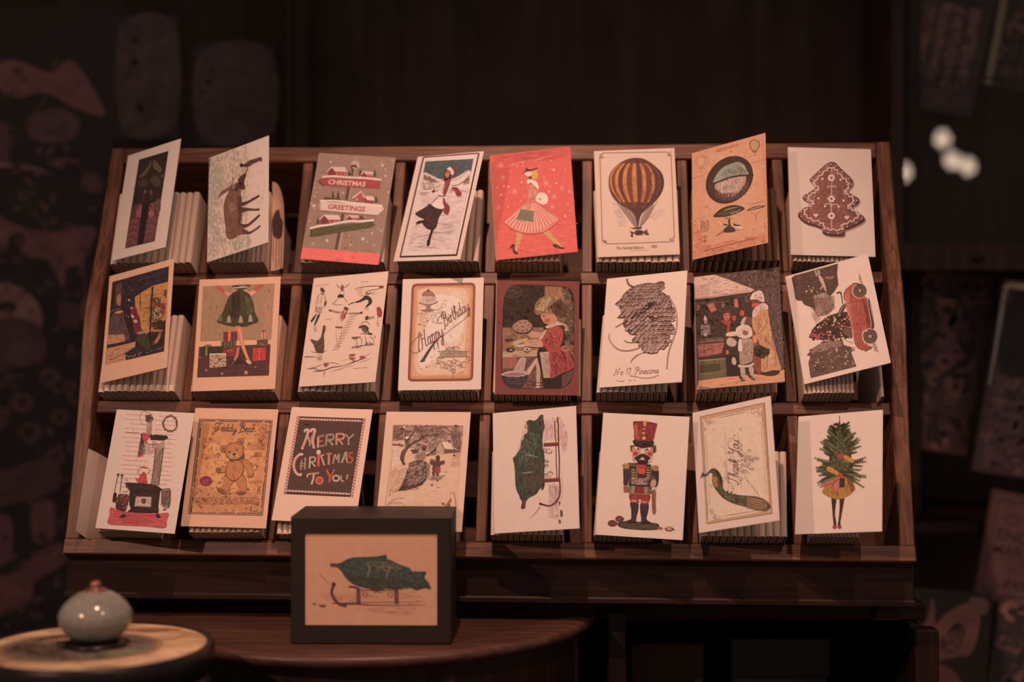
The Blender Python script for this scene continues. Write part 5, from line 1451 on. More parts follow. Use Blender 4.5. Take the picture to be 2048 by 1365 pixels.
def a_pinecone(A):
    OUT = [300, 350, 350, 280, 420, 225, 500, 195, 590, 180, 650, 185, 705, 165, 745, 175, 745, 215, 715, 270, 745, 285, 800, 330, 828, 370, 800, 400, 850, 440, 850, 490, 830, 520, 852, 555, 800, 580,
           838, 610, 845, 680, 790, 700, 800, 740, 805, 780, 750, 800, 750, 840, 700, 850, 670, 885, 600, 895, 540, 870, 515, 845, 520, 800, 440, 780, 420, 750, 460, 710, 400, 700, 340, 620, 330, 590, 360, 540,
           300, 540, 272, 530, 300, 500, 330, 460, 290, 440, 300, 410, 250, 400, 265, 378]
    A.B('5a463c', OUT, 3)
    A.HT(['6b5548', '4a3932', '7d6655'], OUT, 700, 26, -30, 7, 30)
    rnd = random.Random(4)
    rows = [(200, 470, 740, 12), (228, 400, 735, 14), (256, 370, 720, 15), (286, 330, 745, 16), (318, 310, 790, 17), (350, 300, 815, 16), (384, 270, 820, 15), (420, 300, 830, 14), (458, 310, 848, 13), (498, 290, 845, 12),
            (540, 340, 848, 12), (584, 345, 835, 11), (628, 360, 842, 10), (668, 400, 838, 10), (708, 430, 800, 9), (746, 430, 798, 8), (784, 500, 790, 7), (820, 525, 745, 5), (856, 545, 690, 4)]
    for ri, (y, x0, x1, n) in enumerate(rows):
        zr = A.z = A.z + 1.8e-5
        for k in range(n):
            A.z = zr
            t = (k + (.5 if ri % 2 else 0)) / n
            x = x0 + (x1 - x0) * (t + .04)
            if not inside((x, y), smooth_pts(pairs(OUT), True, 3)):
                continue
            w = (x1 - x0) / n * (.74 + .2 * rnd.random())
            h = 13 + ri * .75
            sl = -0.42 if ri < 9 else -0.3 + (t - .5) * .8
            yy = y + (t - .5) * 10 + rnd.uniform(-5, 5) + (20 if ri < 8 else 0) * (0.5 - t)
            f = lambda a, b: (x + a * w, yy + b * h + a * w * sl)
            sh = []
            for p in ((-.75, .35), (-.3, -.5), (.3, -.6), (.8, -.1), (.5, .7), (-.2, 1.0)):
                sh += f(*p)
            A.B('3a2923', [v + (3 if i % 2 == 0 else 7) for i, v in enumerate(sh)], 3)
            A.B(rnd.choice(['a07c66', '8f6c58', 'ab8670', '80604e', 'b48e76']), sh, 3)
            A.L('4a3932', 3.5, [*f(-.7, .35), *f(0, .15), *f(.75, -.05)]); A.L('c4a890', 3.5, [*f(-.45, .55), *f(.1, .5), *f(.5, .35)])
            A.L('5d4a3f', 3, [*f(-.4, -.1), *f(.1, -.3)]); A.E('3f302a', *f(.25, .2), 4, 3)
    A.HT(['332824', '2b2220'], [600, 370, 760, 390, 640, 400, 540, 500, 380, 560, 400, 540], 60, 60, -26, 6, 14); A.HT(['332824'], [560, 500, 700, 540, 620, 560], 20, 60, 20, 6, 14); A.HT(['4a3a33', '3b2e29'], OUT, 240, 22, 60, 3.5, 40)
    A.L('4b3d33', 17, [373, 142, 380, 175, 400, 205, 440, 225]); A.L('8a7060', 5, [378, 150, 388, 180, 410, 208])
    A.L('9a7460', 12, [197, 690, 195, 740, 230, 800, 290, 850, 370, 862, 450, 848, 520, 820]); A.L('b8907a', 5, [197, 690, 198, 740, 235, 800, 292, 845])
    A.L('7d5d4d', 9, [258, 625, 300, 605, 350, 570]); A.L('8a6654', 10, [345, 758, 380, 778, 430, 780, 470, 770]); A.L('a27a64', 12, [408, 982, 430, 945, 480, 905, 540, 878], taper=2); A.L('7d5d4d', 5, [412, 978, 436, 940, 484, 900])
    A.L('9a7460', 13, [800, 340, 850, 420, 872, 520, 865, 640, 830, 760, 800, 840, 780, 930, 772, 1042]); A.L('b8907a', 5, [806, 345, 850, 425, 868, 520, 862, 640]); A.L('8a6654', 5, [795, 850, 778, 930, 768, 1040])
    c = 'a5806a'
    A.S(c, 6, 'No 17. Pinecone', 245, 1106, 62, -3.2, 1.08, .2)
    A.L(c, 6, [400, 1110, 450, 1118, 540, 1134, 620, 1128, 690, 1104])
    A.L(c, 5, [270, 1160, 310, 1168, 350, 1160]); A.L(c, 4, [385, 1155, 425, 1158], False); A.L(c, 4, [435, 1155, 460, 1152], False)


def a_market(A):
    A.P('453833', [75, 120, 908, 25, 980, 1168, 88, 1255]); A.HT(['4d3f3a', '3e3230', '54453f', '473b3c'], [280, 100, 905, 30, 975, 1040, 900, 1000, 780, 400, 700, 250, 500, 180], 420, 60, 80, 30, 30)
    A.HT(['4a454c', '433d42'], [780, 300, 920, 200, 965, 1030, 900, 900], 160, 70, 84, 16, 30); A.D(['77696a', '85786f', '6b6370'], [300, 100, 900, 40, 960, 1000, 820, 500, 700, 250], 90, 3, 7)
    A.P('2e2724', [78, 340, 640, 265, 650, 700, 650, 1080, 480, 1110, 110, 1155]); A.HT(['37302b', '26201f', '403a30', '2e2b27'], [80, 345, 640, 275, 640, 800, 90, 800], 420, 60, 10, 40, 40)
    A.P('c08c72', [75, 122, 275, 98, 400, 140, 540, 195, 672, 245, 640, 268, 400, 300, 200, 330, 80, 338]); A.HT(['cf9c80', 'b8836a', 'd6a68a', 'c5917a'], [80, 126, 275, 104, 560, 205, 660, 248, 400, 294, 85, 330], 300, 110, -6, 12, 12); A.L('a87462', 8, [80, 325, 250, 310, 420, 285, 560, 262, 670, 250]); A.L('8a6152', 5, [85, 338, 250, 322, 500, 285])
    A.HT(['4b4438', '5b5240'], [85, 370, 420, 350, 420, 368, 88, 392], 26, 100, -3, 5)
    # goods and seller
    A.P('96513f', [190, 385, 262, 375, 298, 445, 240, 475]); A.P('a65c48', [205, 395, 255, 388, 285, 440, 243, 462]); A.L('5a3a30', 5, [205, 440, 280, 400]); A.HT(['8a5c4a', 'a56a52'], [88, 400, 130, 400, 120, 450, 90, 450], 16, 26, 0, 8)
    A.B('a85c50', [470, 345, 492, 335, 505, 360, 510, 410, 490, 425, 470, 405]); A.B('a8452f', [528, 455, 560, 450, 570, 490, 545, 508, 526, 490]); A.B('9c4030', [445, 510, 480, 505, 485, 545, 460, 552]); A.HT(['6a5a4a', '7d6a55'], [340, 370, 380, 360, 370, 430, 345, 430], 16, 40, 80, 7); A.HT(['53492f', '6a5b38'], [560, 300, 640, 290, 640, 360, 580, 380], 30, 30, 40, 7)
    A.B('4b2c28', [350, 470, 365, 445, 410, 438, 435, 460, 430, 500, 355, 500]); A.B('a85a42', [362, 500, 380, 480, 412, 475, 428, 500, 422, 535, 395, 552, 370, 540]); A.L('33201e', 5, [375, 500, 395, 502]); A.L('33201e', 5, [405, 498, 420, 498]); A.L('7a2f28', 6, [385, 530, 408, 528])
    A.B('a03a2c', [345, 550, 395, 560, 430, 545, 425, 600, 415, 665, 398, 665, 395, 600, 350, 570]); A.HT(['b5493a', '7d2c24'], [350, 552, 425, 550, 412, 660, 398, 600], 40, 40, 80, 8); A.HT(['3b3028', '2b2422'], [290, 580, 360, 560, 395, 680, 300, 680], 60, 50, 70, 12)
    A.B('b8a08c', [172, 505, 180, 500, 198, 545, 165, 548]); A.B('96705c', [168, 550, 200, 550, 196, 582, 172, 582]); A.HT(['66666e', '85858a', '4b4c58', '9a9a98'], [130, 595, 225, 590, 228, 690, 135, 700], 130, 22, 60, 8, 60); A.B('9a9596', [165, 680, 195, 680, 192, 705, 168, 705]); A.HT(['5a3028'], [165, 710, 205, 710, 205, 760, 168, 765], 14, 40, 88, 9)
    A.HT(['5a5238', '6b6040', '4b4733'], [120, 735, 350, 715, 370, 760, 120, 782], 90, 40, 0, 8, 30); A.L('7d6a45', 6, [100, 775, 240, 755, 370, 745])
    A.P('8f4f45', [100, 792, 372, 770, 340, 880, 110, 922]); A.HT(['9c584c', '82453c', 'ab6858'], [103, 798, 365, 776, 335, 874, 112, 915], 130, 90, -12, 14, 16); A.L('6a332e', 6, [105, 920, 200, 915, 340, 885]); A.B('a8554a', [385, 855, 410, 850, 412, 885, 390, 892]); A.L('5a2f2a', 5, [110, 860, 200, 850, 330, 800])
    A.P('4f5244', [105, 945, 380, 925, 390, 1120, 112, 1155]); A.P('373a31', [118, 1000, 325, 975, 330, 1060, 120, 1080]); A.HT(['5b5e4e', '474a3c'], [108, 950, 378, 930, 378, 975, 110, 1000], 60, 90, -4, 8); A.HT(['575a4a', '43463a'], [335, 980, 385, 975, 388, 1110, 340, 1120], 30, 60, 88, 10); A.L('7d7f68', 7, [108, 960, 240, 948, 378, 932]); A.L('656750', 6, [118, 1098, 240, 1085, 388, 1060])
    A.P('221c1c', [385, 900, 500, 900, 560, 1100, 400, 1120])
    # pavement
    A.P('c07d58', [108, 1160, 400, 1120, 560, 1110, 700, 1090, 920, 1060, 972, 1045, 980, 1168, 300, 1232, 90, 1255]); A.HT(['cb8a64', 'b5714e', 'c68460'], [112, 1165, 970, 1060, 975, 1160, 300, 1226, 95, 1248], 170, 120, -5, 10, 5); A.B('7a5e50', [115, 1225, 180, 1222, 240, 1240, 160, 1250, 115, 1248]); A.HT(['3a2a26'], [670, 1065, 920, 1055, 915, 1095, 820, 1112, 700, 1095], 46, 90, -4, 8)
    # woman in the long coat
    A.B('33241f', [668, 1060, 780, 1068, 915, 1048, 918, 1085, 850, 1112, 740, 1100, 680, 1085]); A.B('7d3c2c', [640, 640, 690, 600, 740, 760, 750, 1065, 680, 1055, 650, 860]); A.HT(['8f4a36', '6a3226'], [650, 660, 690, 620, 735, 780, 745, 1060, 685, 1050, 655, 860], 90, 80, 84, 9)
    A.B('b5794e', [655, 480, 700, 420, 760, 395, 800, 420, 812, 520, 840, 660, 880, 820, 920, 960, 940, 1045, 860, 1052, 750, 1068, 740, 950, 725, 800, 705, 700, 660, 640, 645, 560])
    A.HT(['c28a5e', 'a66a42', '9a6040', 'cf9a70'], [665, 490, 760, 400, 800, 430, 830, 640, 935, 1035, 755, 1060, 735, 800, 690, 690, 655, 560], 420, 110, 78, 8, 24); A.L('7d4c34', 7, [705, 690, 760, 640, 800, 540]); A.L('7d4c34', 6, [790, 700, 800, 880, 800, 1040]); A.L('8a583c', 6, [680, 520, 700, 600, 690, 680]); A.L('7d4c34', 6, [840, 700, 870, 850, 900, 1000])
    A.B('c9a084', [650, 470, 690, 410, 750, 378, 800, 400, 800, 440, 740, 430, 700, 480, 660, 520]); A.HT(['b08468', 'dcb598', '8f6a54'], [655, 470, 740, 385, 795, 410, 700, 470, 665, 510], 60, 46, -46, 7); A.B('ad4d36', [645, 385, 680, 378, 725, 385, 700, 410, 660, 420, 646, 410])
    A.B('5d3c30', [640, 350, 700, 355, 745, 370, 735, 385, 680, 378, 645, 375]); A.B('cfa88c', [632, 320, 650, 285, 700, 258, 740, 262, 762, 310, 762, 365, 720, 360, 680, 340, 635, 345]); A.HT(['b58c74', 'dcb89c', '8a6a58'], [640, 320, 700, 265, 750, 280, 755, 358, 680, 335], 70, 40, 20, 8, 30); A.L('8a6654', 6, [640, 345, 690, 345, 760, 372])
    A.B('c07450', [660, 700, 700, 710, 695, 760, 668, 780, 655, 740]); A.B('b0714e', [700, 500, 745, 520, 735, 600, 700, 690, 680, 680]); A.HT(['8a583c', 'c68e62'], [700, 505, 742, 525, 735, 600, 700, 685], 40, 60, 110, 7)
    A.HT(['2f3429', '3d4433', '262a22'], [670, 820, 720, 800, 820, 850, 815, 890, 760, 930, 670, 900], 150, 44, 10, 40, 60); A.L('3d4433', 6, [740, 870, 810, 860]); A.L('3d4433', 6, [730, 900, 775, 935])
    for x, y in ((835, 915), (850, 968)):
        A.E('c9a080', x, y, 14); A.E('9a7056', x + 3, y + 4, 7)
    # girl in grey
    A.B('4a4643', [560, 540, 600, 515, 635, 520, 640, 600, 570, 600]); A.B('a58a76', [530, 590, 555, 530, 590, 515, 575, 560, 565, 600]); A.B('c9a58e', [485, 640, 520, 605, 580, 595, 630, 615, 650, 670, 645, 710, 600, 725, 545, 728, 500, 710])
    A.HT(['b59080', 'dcb8a2', 'a08074'], [492, 645, 580, 602, 640, 660, 600, 720, 510, 705], 110, 36, 40, 8, 60); A.B('6b564e', [560, 650, 600, 660, 605, 690, 570, 698, 552, 680]); A.L('4b3d38', 5, [500, 708, 545, 728, 620, 725, 648, 700])
    A.B('c89a78', [395, 675, 490, 662, 492, 700, 398, 710]); A.P('d0a584', [398, 680, 488, 666, 488, 680, 400, 692]); A.B('8f8478', [395, 740, 430, 720, 480, 745, 495, 780, 470, 812, 420, 810, 392, 780]); A.HT(['a89c90', '6b625c', 'c4b8ac'], [400, 745, 440, 725, 490, 775, 465, 805, 400, 790], 60, 26, 40, 8, 60)
    A.B('8a7a6b', [530, 735, 640, 735, 660, 800, 655, 900, 650, 960, 600, 985, 530, 990, 520, 880, 515, 800]); A.HT(['9c8a78', '756659', '6a5d55', 'a89880'], [530, 745, 640, 745, 655, 850, 645, 965, 530, 980, 520, 850], 220, 70, 86, 8, 30); A.L('a39484', 9, [535, 748, 590, 760, 640, 740]); A.B('b8a898', [515, 745, 540, 745, 550, 850, 520, 860, 508, 840])
    A.B('b09888', [512, 995, 560, 1002, 620, 995, 662, 975, 664, 1000, 620, 1020, 550, 1028, 510, 1020]); A.B('a88c7c', [445, 935, 470, 920, 490, 960, 480, 1000, 448, 985]); A.B('9a8a7c', [530, 1030, 575, 1035, 580, 1120, 545, 1125]); A.B('9a8a7c', [615, 1028, 660, 1022, 665, 1100, 640, 1112]); A.HT(['b5a494', '756a60'], [535, 1040, 572, 1040, 575, 1115, 550, 1118], 26, 50, 86, 6)
    A.B('2a2220', [515, 1115, 545, 1120, 575, 1150, 572, 1168, 540, 1155]); A.B('2a2220', [605, 1100, 640, 1108, 678, 1145, 665, 1155, 625, 1130]); A.L('b5a08c', 5, [545, 1135, 572, 1155]); A.L('b5a08c', 5, [640, 1122, 668, 1140])


def a_red_car(A):
    T1 = [92, 262, 120, 238, 555, 122, 548, 220, 560, 330, 520, 400, 480, 440, 520, 540, 480, 600, 400, 640, 350, 650, 300, 560, 220, 530, 190, 490, 150, 488, 130, 470, 110, 350]
    A.P('4c3a34', T1); A.HT(['3c2e2b', '5a463d', '463630', '6b554a', '332826'], T1, 620, 54, 14, 7, 20)
    A.HT(['86705f', '9a8270', 'a58d78'], [300, 440, 440, 400, 470, 450, 320, 480], 60, 30, -10, 8, 50); A.HT(['8a6a4c', '9a7850'], [420, 250, 520, 240, 500, 280, 430, 280], 20, 30, 0, 7, 40); A.B('b09078', [360, 245, 400, 260, 440, 380, 425, 385, 380, 300]); A.HT(['9a8070', 'c4a48c'], [310, 190, 370, 180, 385, 250, 340, 250], 30, 40, 70, 6)
    A.HT(['7a4840', '6a4038'], [110, 260, 200, 245, 195, 285, 115, 295], 26, 24, 30, 6, 60); A.HT(['7d675a', '95806f', '6a564a'], [310, 480, 520, 430, 530, 560, 450, 640, 350, 640], 300, 60, -60, 5, 40); A.HT(['a58a78', '95796a'], [280, 560, 400, 560, 380, 680, 330, 720, 290, 640], 90, 50, -50, 4, 30)
    A.D(['c49a70', '8f7a60'], [230, 340, 400, 340, 400, 410, 240, 420], 9, 6, 10)
    T2 = [258, 1110, 280, 1050, 240, 1040, 275, 1000, 262, 985, 340, 950, 400, 900, 600, 880, 620, 940, 700, 980, 690, 1010, 742, 1150, 282, 1272, 270, 1200]
    A.P('54423a', T2); A.HT(['463731', '655147', '3b2e2a', '7a6656'], T2, 560, 60, -16, 7, 20); A.HT(['95796a', '80695b'], [270, 990, 420, 880, 600, 880, 600, 940, 300, 1030], 130, 60, -16, 6, 14)
    A.HT(['a88c74', 'c4a890'], [530, 960, 560, 950, 550, 1010, 535, 1010], 12, 30, 80, 6); A.D(['9a8a70', 'a89478'], [380, 1000, 700, 980, 720, 1130, 300, 1200], 26, 5, 10); A.HT(['3b2e2a'], [320, 1150, 420, 1140, 420, 1200, 320, 1200], 20, 46, -8, 8); A.HT(['46362f'], [620, 930, 730, 960, 720, 1000, 650, 980], 26, 40, 20, 6, 40)
    # fir on the car, lying
    T3 = [262, 860, 300, 780, 350, 720, 440, 660, 520, 620, 620, 600, 680, 610, 690, 700, 690, 860, 600, 850, 480, 880, 380, 880, 330, 868]
    A.P('3a2c27', T3); A.HT(['2c2320', '4b3a30', '33302a', '433428'], T3, 420, 34, -30, 30, 60); A.HT(['332a26'], [240, 870, 330, 770, 640, 600, 700, 620, 690, 870, 400, 890], 90, 40, -30, 40, 60)
    A.D(['a5554a', 'c49470', 'b0684c', 'd0a890', '8f4038'], T3, 60, 7, 12); A.D(['a5453f', '933c38'], [300, 810, 430, 830, 400, 880, 300, 870], 10, 10, 14)
    # car body, nose down the card
    A.B('3a2c28', [860, 460, 880, 560, 905, 680, 915, 760, 890, 770, 850, 620]); A.B('95473a', [612, 420, 640, 370, 700, 325, 760, 320, 800, 420, 840, 470, 860, 560, 885, 680, 895, 760, 860, 780, 825, 810, 820, 870, 850, 930, 895, 950, 888, 972, 830, 990, 770, 975, 735, 940, 715, 880, 695, 740, 660, 620, 640, 520, 615, 470])
    CB = [620, 430, 700, 335, 770, 400, 850, 480, 890, 740, 830, 800, 820, 880, 870, 950, 770, 965, 720, 860, 690, 700, 650, 560]
    A.HT(['a0503f', '8a3f34', 'ad5c4a'], CB, 340, 90, 80, 8, 20); A.HT(['7a352d', '70302a'], [800, 480, 860, 500, 885, 740, 850, 760, 830, 640], 90, 80, 80, 8); A.HT(['b8664f', 'c07058'], [620, 440, 660, 380, 690, 640, 730, 900, 690, 760, 640, 560], 90, 90, 80, 6)
    A.L('6a2e28', 5, [640, 520, 700, 505, 850, 480]); A.L('6a2e28', 5, [700, 735, 780, 722, 880, 700]); A.L('7a3a30', 5, [690, 560, 730, 560])
    A.B('4b3a33', [610, 525, 640, 520, 630, 560, 590, 620, 560, 640, 570, 580]); A.L('a8907c', 5, [560, 640, 600, 560, 650, 515]); A.L('3a2c28', 14, [545, 418, 570, 405, 592, 420]); A.L('3a2c28', 10, [580, 410, 595, 460, 602, 518]); A.B('5a4a42', [600, 790, 640, 760, 690, 780, 700, 860, 650, 850]); A.L('8a7464', 5, [600, 860, 640, 890, 710, 915])
    A.B('a24a3c', [560, 760, 620, 750, 690, 770, 640, 740, 580, 745])
    for x, y, r in ((772, 392, 62), (878, 846, 66)):
        A.E('c49078', x - 4, y, r + 12, r + 14); A.E('5a2c28', x, y, r + 5, r + 6); A.E('2c2827', x, y, r - 2, r); A.E('5b5550', x, y, r * .70, r * .72); A.E('38332f', x, y, r * .58, r * .6); A.HT(['7a7268', '4b4540'], el(x, y, r * .55, r * .56, 16), 40, 20, 40, 4, 80); A.E('9a9080', x, y, r * .2); A.L('8a7d70', 4, el(x, y, r * .85, r * .87, 24))
    A.L('c79078', 12, [850, 790, 810, 800, 805, 860, 830, 920]); A.L('3a2c28', 9, [705, 320, 760, 325, 800, 360]); A.HT(['b8866c', 'a5735c'], [760, 200, 790, 280, 810, 340, 770, 300], 26, 80, 80, 7); A.HT(['a87e68', '957060'], [890, 920, 930, 900, 960, 1010, 920, 980], 26, 60, 80, 9); A.HT(['5a4038'], [820, 990, 890, 955, 885, 975, 830, 1000], 12, 40, -10, 6)
    A.L('7a6a5c', 6, [870, 480, 900, 620, 918, 740]); A.L('cb9a80', 6, [850, 480, 862, 570, 885, 700, 880, 760], taper=2)


def a_stove(A):
    A.P('ce9d83', [375, 65, 915, 90, 760, 1110, 290, 700]); A.HT(['c99a84', 'cc9c86'], [375, 70, 910, 95, 860, 760, 800, 900, 280, 700], 160, 90, 80, 12, 20)
    rnd = random.Random(3)
    for k in range(17):
        y = 108 + k * 45
        x = 380 - k * 6
        A.L('80604f', 4, [x + rnd.uniform(-20, 30), y, x + 230 + rnd.uniform(-30, 20), y + 10 + rnd.uniform(-3, 3)], False)
        A.L('80604f', 4, [x + 290 + rnd.uniform(-20, 20), y + 12, x + 500 + rnd.uniform(-30, 20), y + 22], False)
    A.L('5a4a44', 5, [350, 284, 490, 288], False); A.L('8a6e5e', 4, [440, 245, 435, 280], False); A.L('8a6e5e', 4, [465, 540, 465, 585], False)
    # wreath
    A.L('4b453b', 13, el(802, 198, 68, 74, 30)); A.HT(['3b382f', '5d5748', '454238'], el(802, 198, 82, 88, 20), 1, 8, 0, 3)
    for k in range(60):
        a = 2 * PI * k / 60
        A.L('3f3b31' if k % 2 else '5a5444', 5, [802 + 68 * math.cos(a), 198 + 74 * math.sin(a), 802 + rnd.choice((54, 84)) * math.cos(a + .1), 198 + rnd.choice((60, 90)) * math.sin(a + .1)], False)
    # hanging pipe ring with dried bunch
    A.L('8a7058', 5, el(548, 140, 48, 66, 20)); A.L('b08c60', 5, [545, 82, 600, 88, 625, 110]); A.HT(['3a3733', '55504a', '2f2c2a'], [555, 115, 620, 105, 640, 160, 600, 192, 560, 175], 120, 30, 40, 6, 70)
    A.P('8a7a6e', [575, 180, 625, 185, 615, 300, 560, 300]); A.HT(['6b5f57', 'a59484'], [580, 185, 620, 190, 612, 300, 570, 295], 40, 60, 96, 6, 5)
    # mitten, scarf, stockings
    A.P('2c2625', [505, 300, 625, 305, 625, 340, 520, 330]); A.P('2a2423', [635, 305, 770, 315, 783, 340, 740, 365, 600, 358]); A.B('3a2e2b', [515, 320, 545, 330, 535, 440, 505, 520, 480, 515, 495, 430])
    A.B('a8403c', [528, 290, 552, 288, 560, 310, 600, 300, 598, 330, 570, 370, 585, 400, 560, 390, 535, 360, 525, 330]); A.HT(['bc544c', '8f302e'], [530, 295, 595, 305, 570, 390, 535, 350], 40, 30, 60, 7, 30)
    A.HT(['3d3a33', '6b5d50', '8a5a4a'], [490, 390, 560, 390, 550, 500, 490, 520], 60, 50, 100, 6, 20); A.B('a8403c', [478, 512, 510, 505, 540, 490, 545, 500, 500, 528, 480, 528]); A.B('a09080', [560, 410, 610, 410, 605, 490, 575, 505, 560, 490]); A.HT(['8a5048', 'c0a08c'], [565, 415, 608, 415, 602, 490, 568, 495], 30, 30, 90, 5)
    A.B('b8988a', [628, 365, 655, 370, 662, 420, 655, 460, 620, 500, 600, 500, 630, 450, 632, 400])
    for k in range(9):
        A.L('a8433d', 7, [626 - k * 1 if k < 5 else 640 - (k - 4) * 9, 372 + k * 14, 660 if k < 6 else 655 - (k - 5) * 8, 382 + k * 13], False)
    A.L('3a302d', 7, [585, 403, 680, 405, 745, 408], False)
    # flue
    A.P('7a706a', [665, 420, 740, 430, 690, 815, 612, 810]); A.HT(['5b5450', '95897f', '6b635e', '453f3c'], [668, 425, 738, 432, 690, 808, 616, 805], 170, 90, 97, 3, 5); A.B('8a7e74', [672, 440, 700, 400, 735, 360, 745, 400, 738, 440]); A.L('33302e', 7, [655, 440, 640, 620, 615, 800]); A.L('33302e', 7, [738, 430, 715, 620, 690, 810]); A.L('4b4542', 6, [690, 510, 740, 430]); A.L('4b4542', 5, [640, 640, 730, 648], False)
    # kettle
    A.B('a8423c', [460, 730, 485, 745, 500, 720, 520, 700, 560, 705, 572, 740, 575, 800, 565, 825, 500, 825, 488, 795, 462, 755]); A.HT(['bf554c', '8f3230'], [490, 740, 560, 710, 572, 800, 560, 820, 505, 820], 80, 50, 80, 9, 20); A.L('3a2c2b', 7, [500, 708, 545, 700, 570, 705]); A.L('a03a38', 16, [500, 632, 540, 630, 585, 640], taper=2); A.L('6b5c54', 5, [500, 700, 478, 680, 500, 640]); A.L('6b5c54', 5, [575, 690, 602, 670, 590, 645]); A.E('a8423c', 540, 688, 16, 12)
    # stove
    A.B('2a2524', [355, 790, 420, 785, 610, 800, 680, 820, 720, 850, 705, 870, 560, 868, 400, 858]); A.HT(['3a3433', '222020'], [370, 795, 620, 805, 700, 855, 560, 860, 410, 850], 90, 90, 6, 8)
    A.P('262121', [400, 860, 705, 870, 680, 1085, 420, 1080, 395, 1000]); A.P('312b2a', [430, 900, 660, 905, 655, 920, 430, 915]); A.HT(['2f2a29', '3b3433'], [405, 865, 700, 875, 678, 1075, 425, 1070], 80, 70, 4, 7)
    A.B('262121', [420, 1050, 440, 1060, 400, 1095, 350, 1138, 300, 1128, 350, 1105, 395, 1060]); A.B('262121', [660, 1070, 690, 1040, 690, 1100, 712, 1135, 680, 1138, 662, 1100]); A.L('1d1919', 8, [430, 1080, 560, 1088, 670, 1085])
    A.P('b5917a', [462, 925, 618, 928, 612, 1030, 448, 1025]); A.L('5a4a42', 4, [468, 932, 612, 935, 606, 1024, 455, 1018, 468, 932], False); A.B('4b4540', [515, 955, 545, 942, 570, 960, 560, 990, 540, 1002, 518, 985]); A.HT(['8a7060', '6a5548'], [475, 945, 505, 945, 500, 1000, 468, 1000], 14, 36, 94, 4); A.HT(['8a7060', '6a5548'], [580, 950, 605, 950, 600, 1005, 578, 1000], 14, 36, 94, 4); A.L('5a4a42', 7, [455, 1024, 610, 1032], False)
    # fire irons, log basket
    A.L('4b4542', 7, [282, 715, 262, 800, 245, 895], False); A.L('4b4542', 7, [322, 715, 302, 880], False); A.E('3f3a37', 284, 706, 13); A.E('3f3a37', 323, 712, 13); A.B('2a2423', [240, 890, 268, 895, 262, 970, 228, 975]); A.HT(['3a2825', '4b302c', '2c2221', '66403a'], [285, 900, 400, 900, 385, 1010, 350, 1080, 262, 1070, 258, 980], 190, 40, 60, 14, 70); A.L('6b5a50', 5, [360, 790, 390, 860, 330, 880]); A.L('33302d', 7, [360, 750, 375, 762]); A.B('8a3f3a', [300, 925, 340, 905, 380, 925, 370, 980, 320, 1010]); A.HT(['3a2825', '6a302c'], [300, 910, 385, 915, 370, 1000, 300, 1000], 50, 30, 60, 9)
    # box of kindling right
    A.P('6b6048', [715, 870, 805, 855, 800, 1025, 715, 1010]); A.HT(['3d3a2f', '8a7d5c', '57503c', '2e2b26'], [718, 860, 806, 858, 795, 1025, 718, 1010], 150, 50, 94, 7, 20); A.L('33302a', 7, [715, 860, 760, 848, 808, 862, 795, 1028, 730, 1020]); A.B('4b3530', [735, 1052, 760, 1048, 765, 1060, 740, 1064])
    # red rug
    A.B('a8443f', [208, 1035, 300, 1070, 420, 1085, 560, 1092, 690, 1095, 790, 1092, 770, 1170, 755, 1240, 560, 1226, 330, 1215, 182, 1198, 195, 1120]); A.HT(['b8504a', '963a37', 'c15d54'], [210, 1045, 420, 1092, 785, 1100, 755, 1232, 330, 1210, 190, 1192], 200, 110, 4, 8, 4)
    for y in range(7):
        A.L('5a2828', 4, [230 + y * 12, 1075 + y * 18, 430, 1098 + y * 17, 700 - y * 14, 1112 + y * 16], True, 2)
    A.B('262121', [295, 1128, 350, 1100, 360, 1125, 330, 1142]); A.B('262121', [662, 1110, 690, 1105, 714, 1136, 680, 1142])


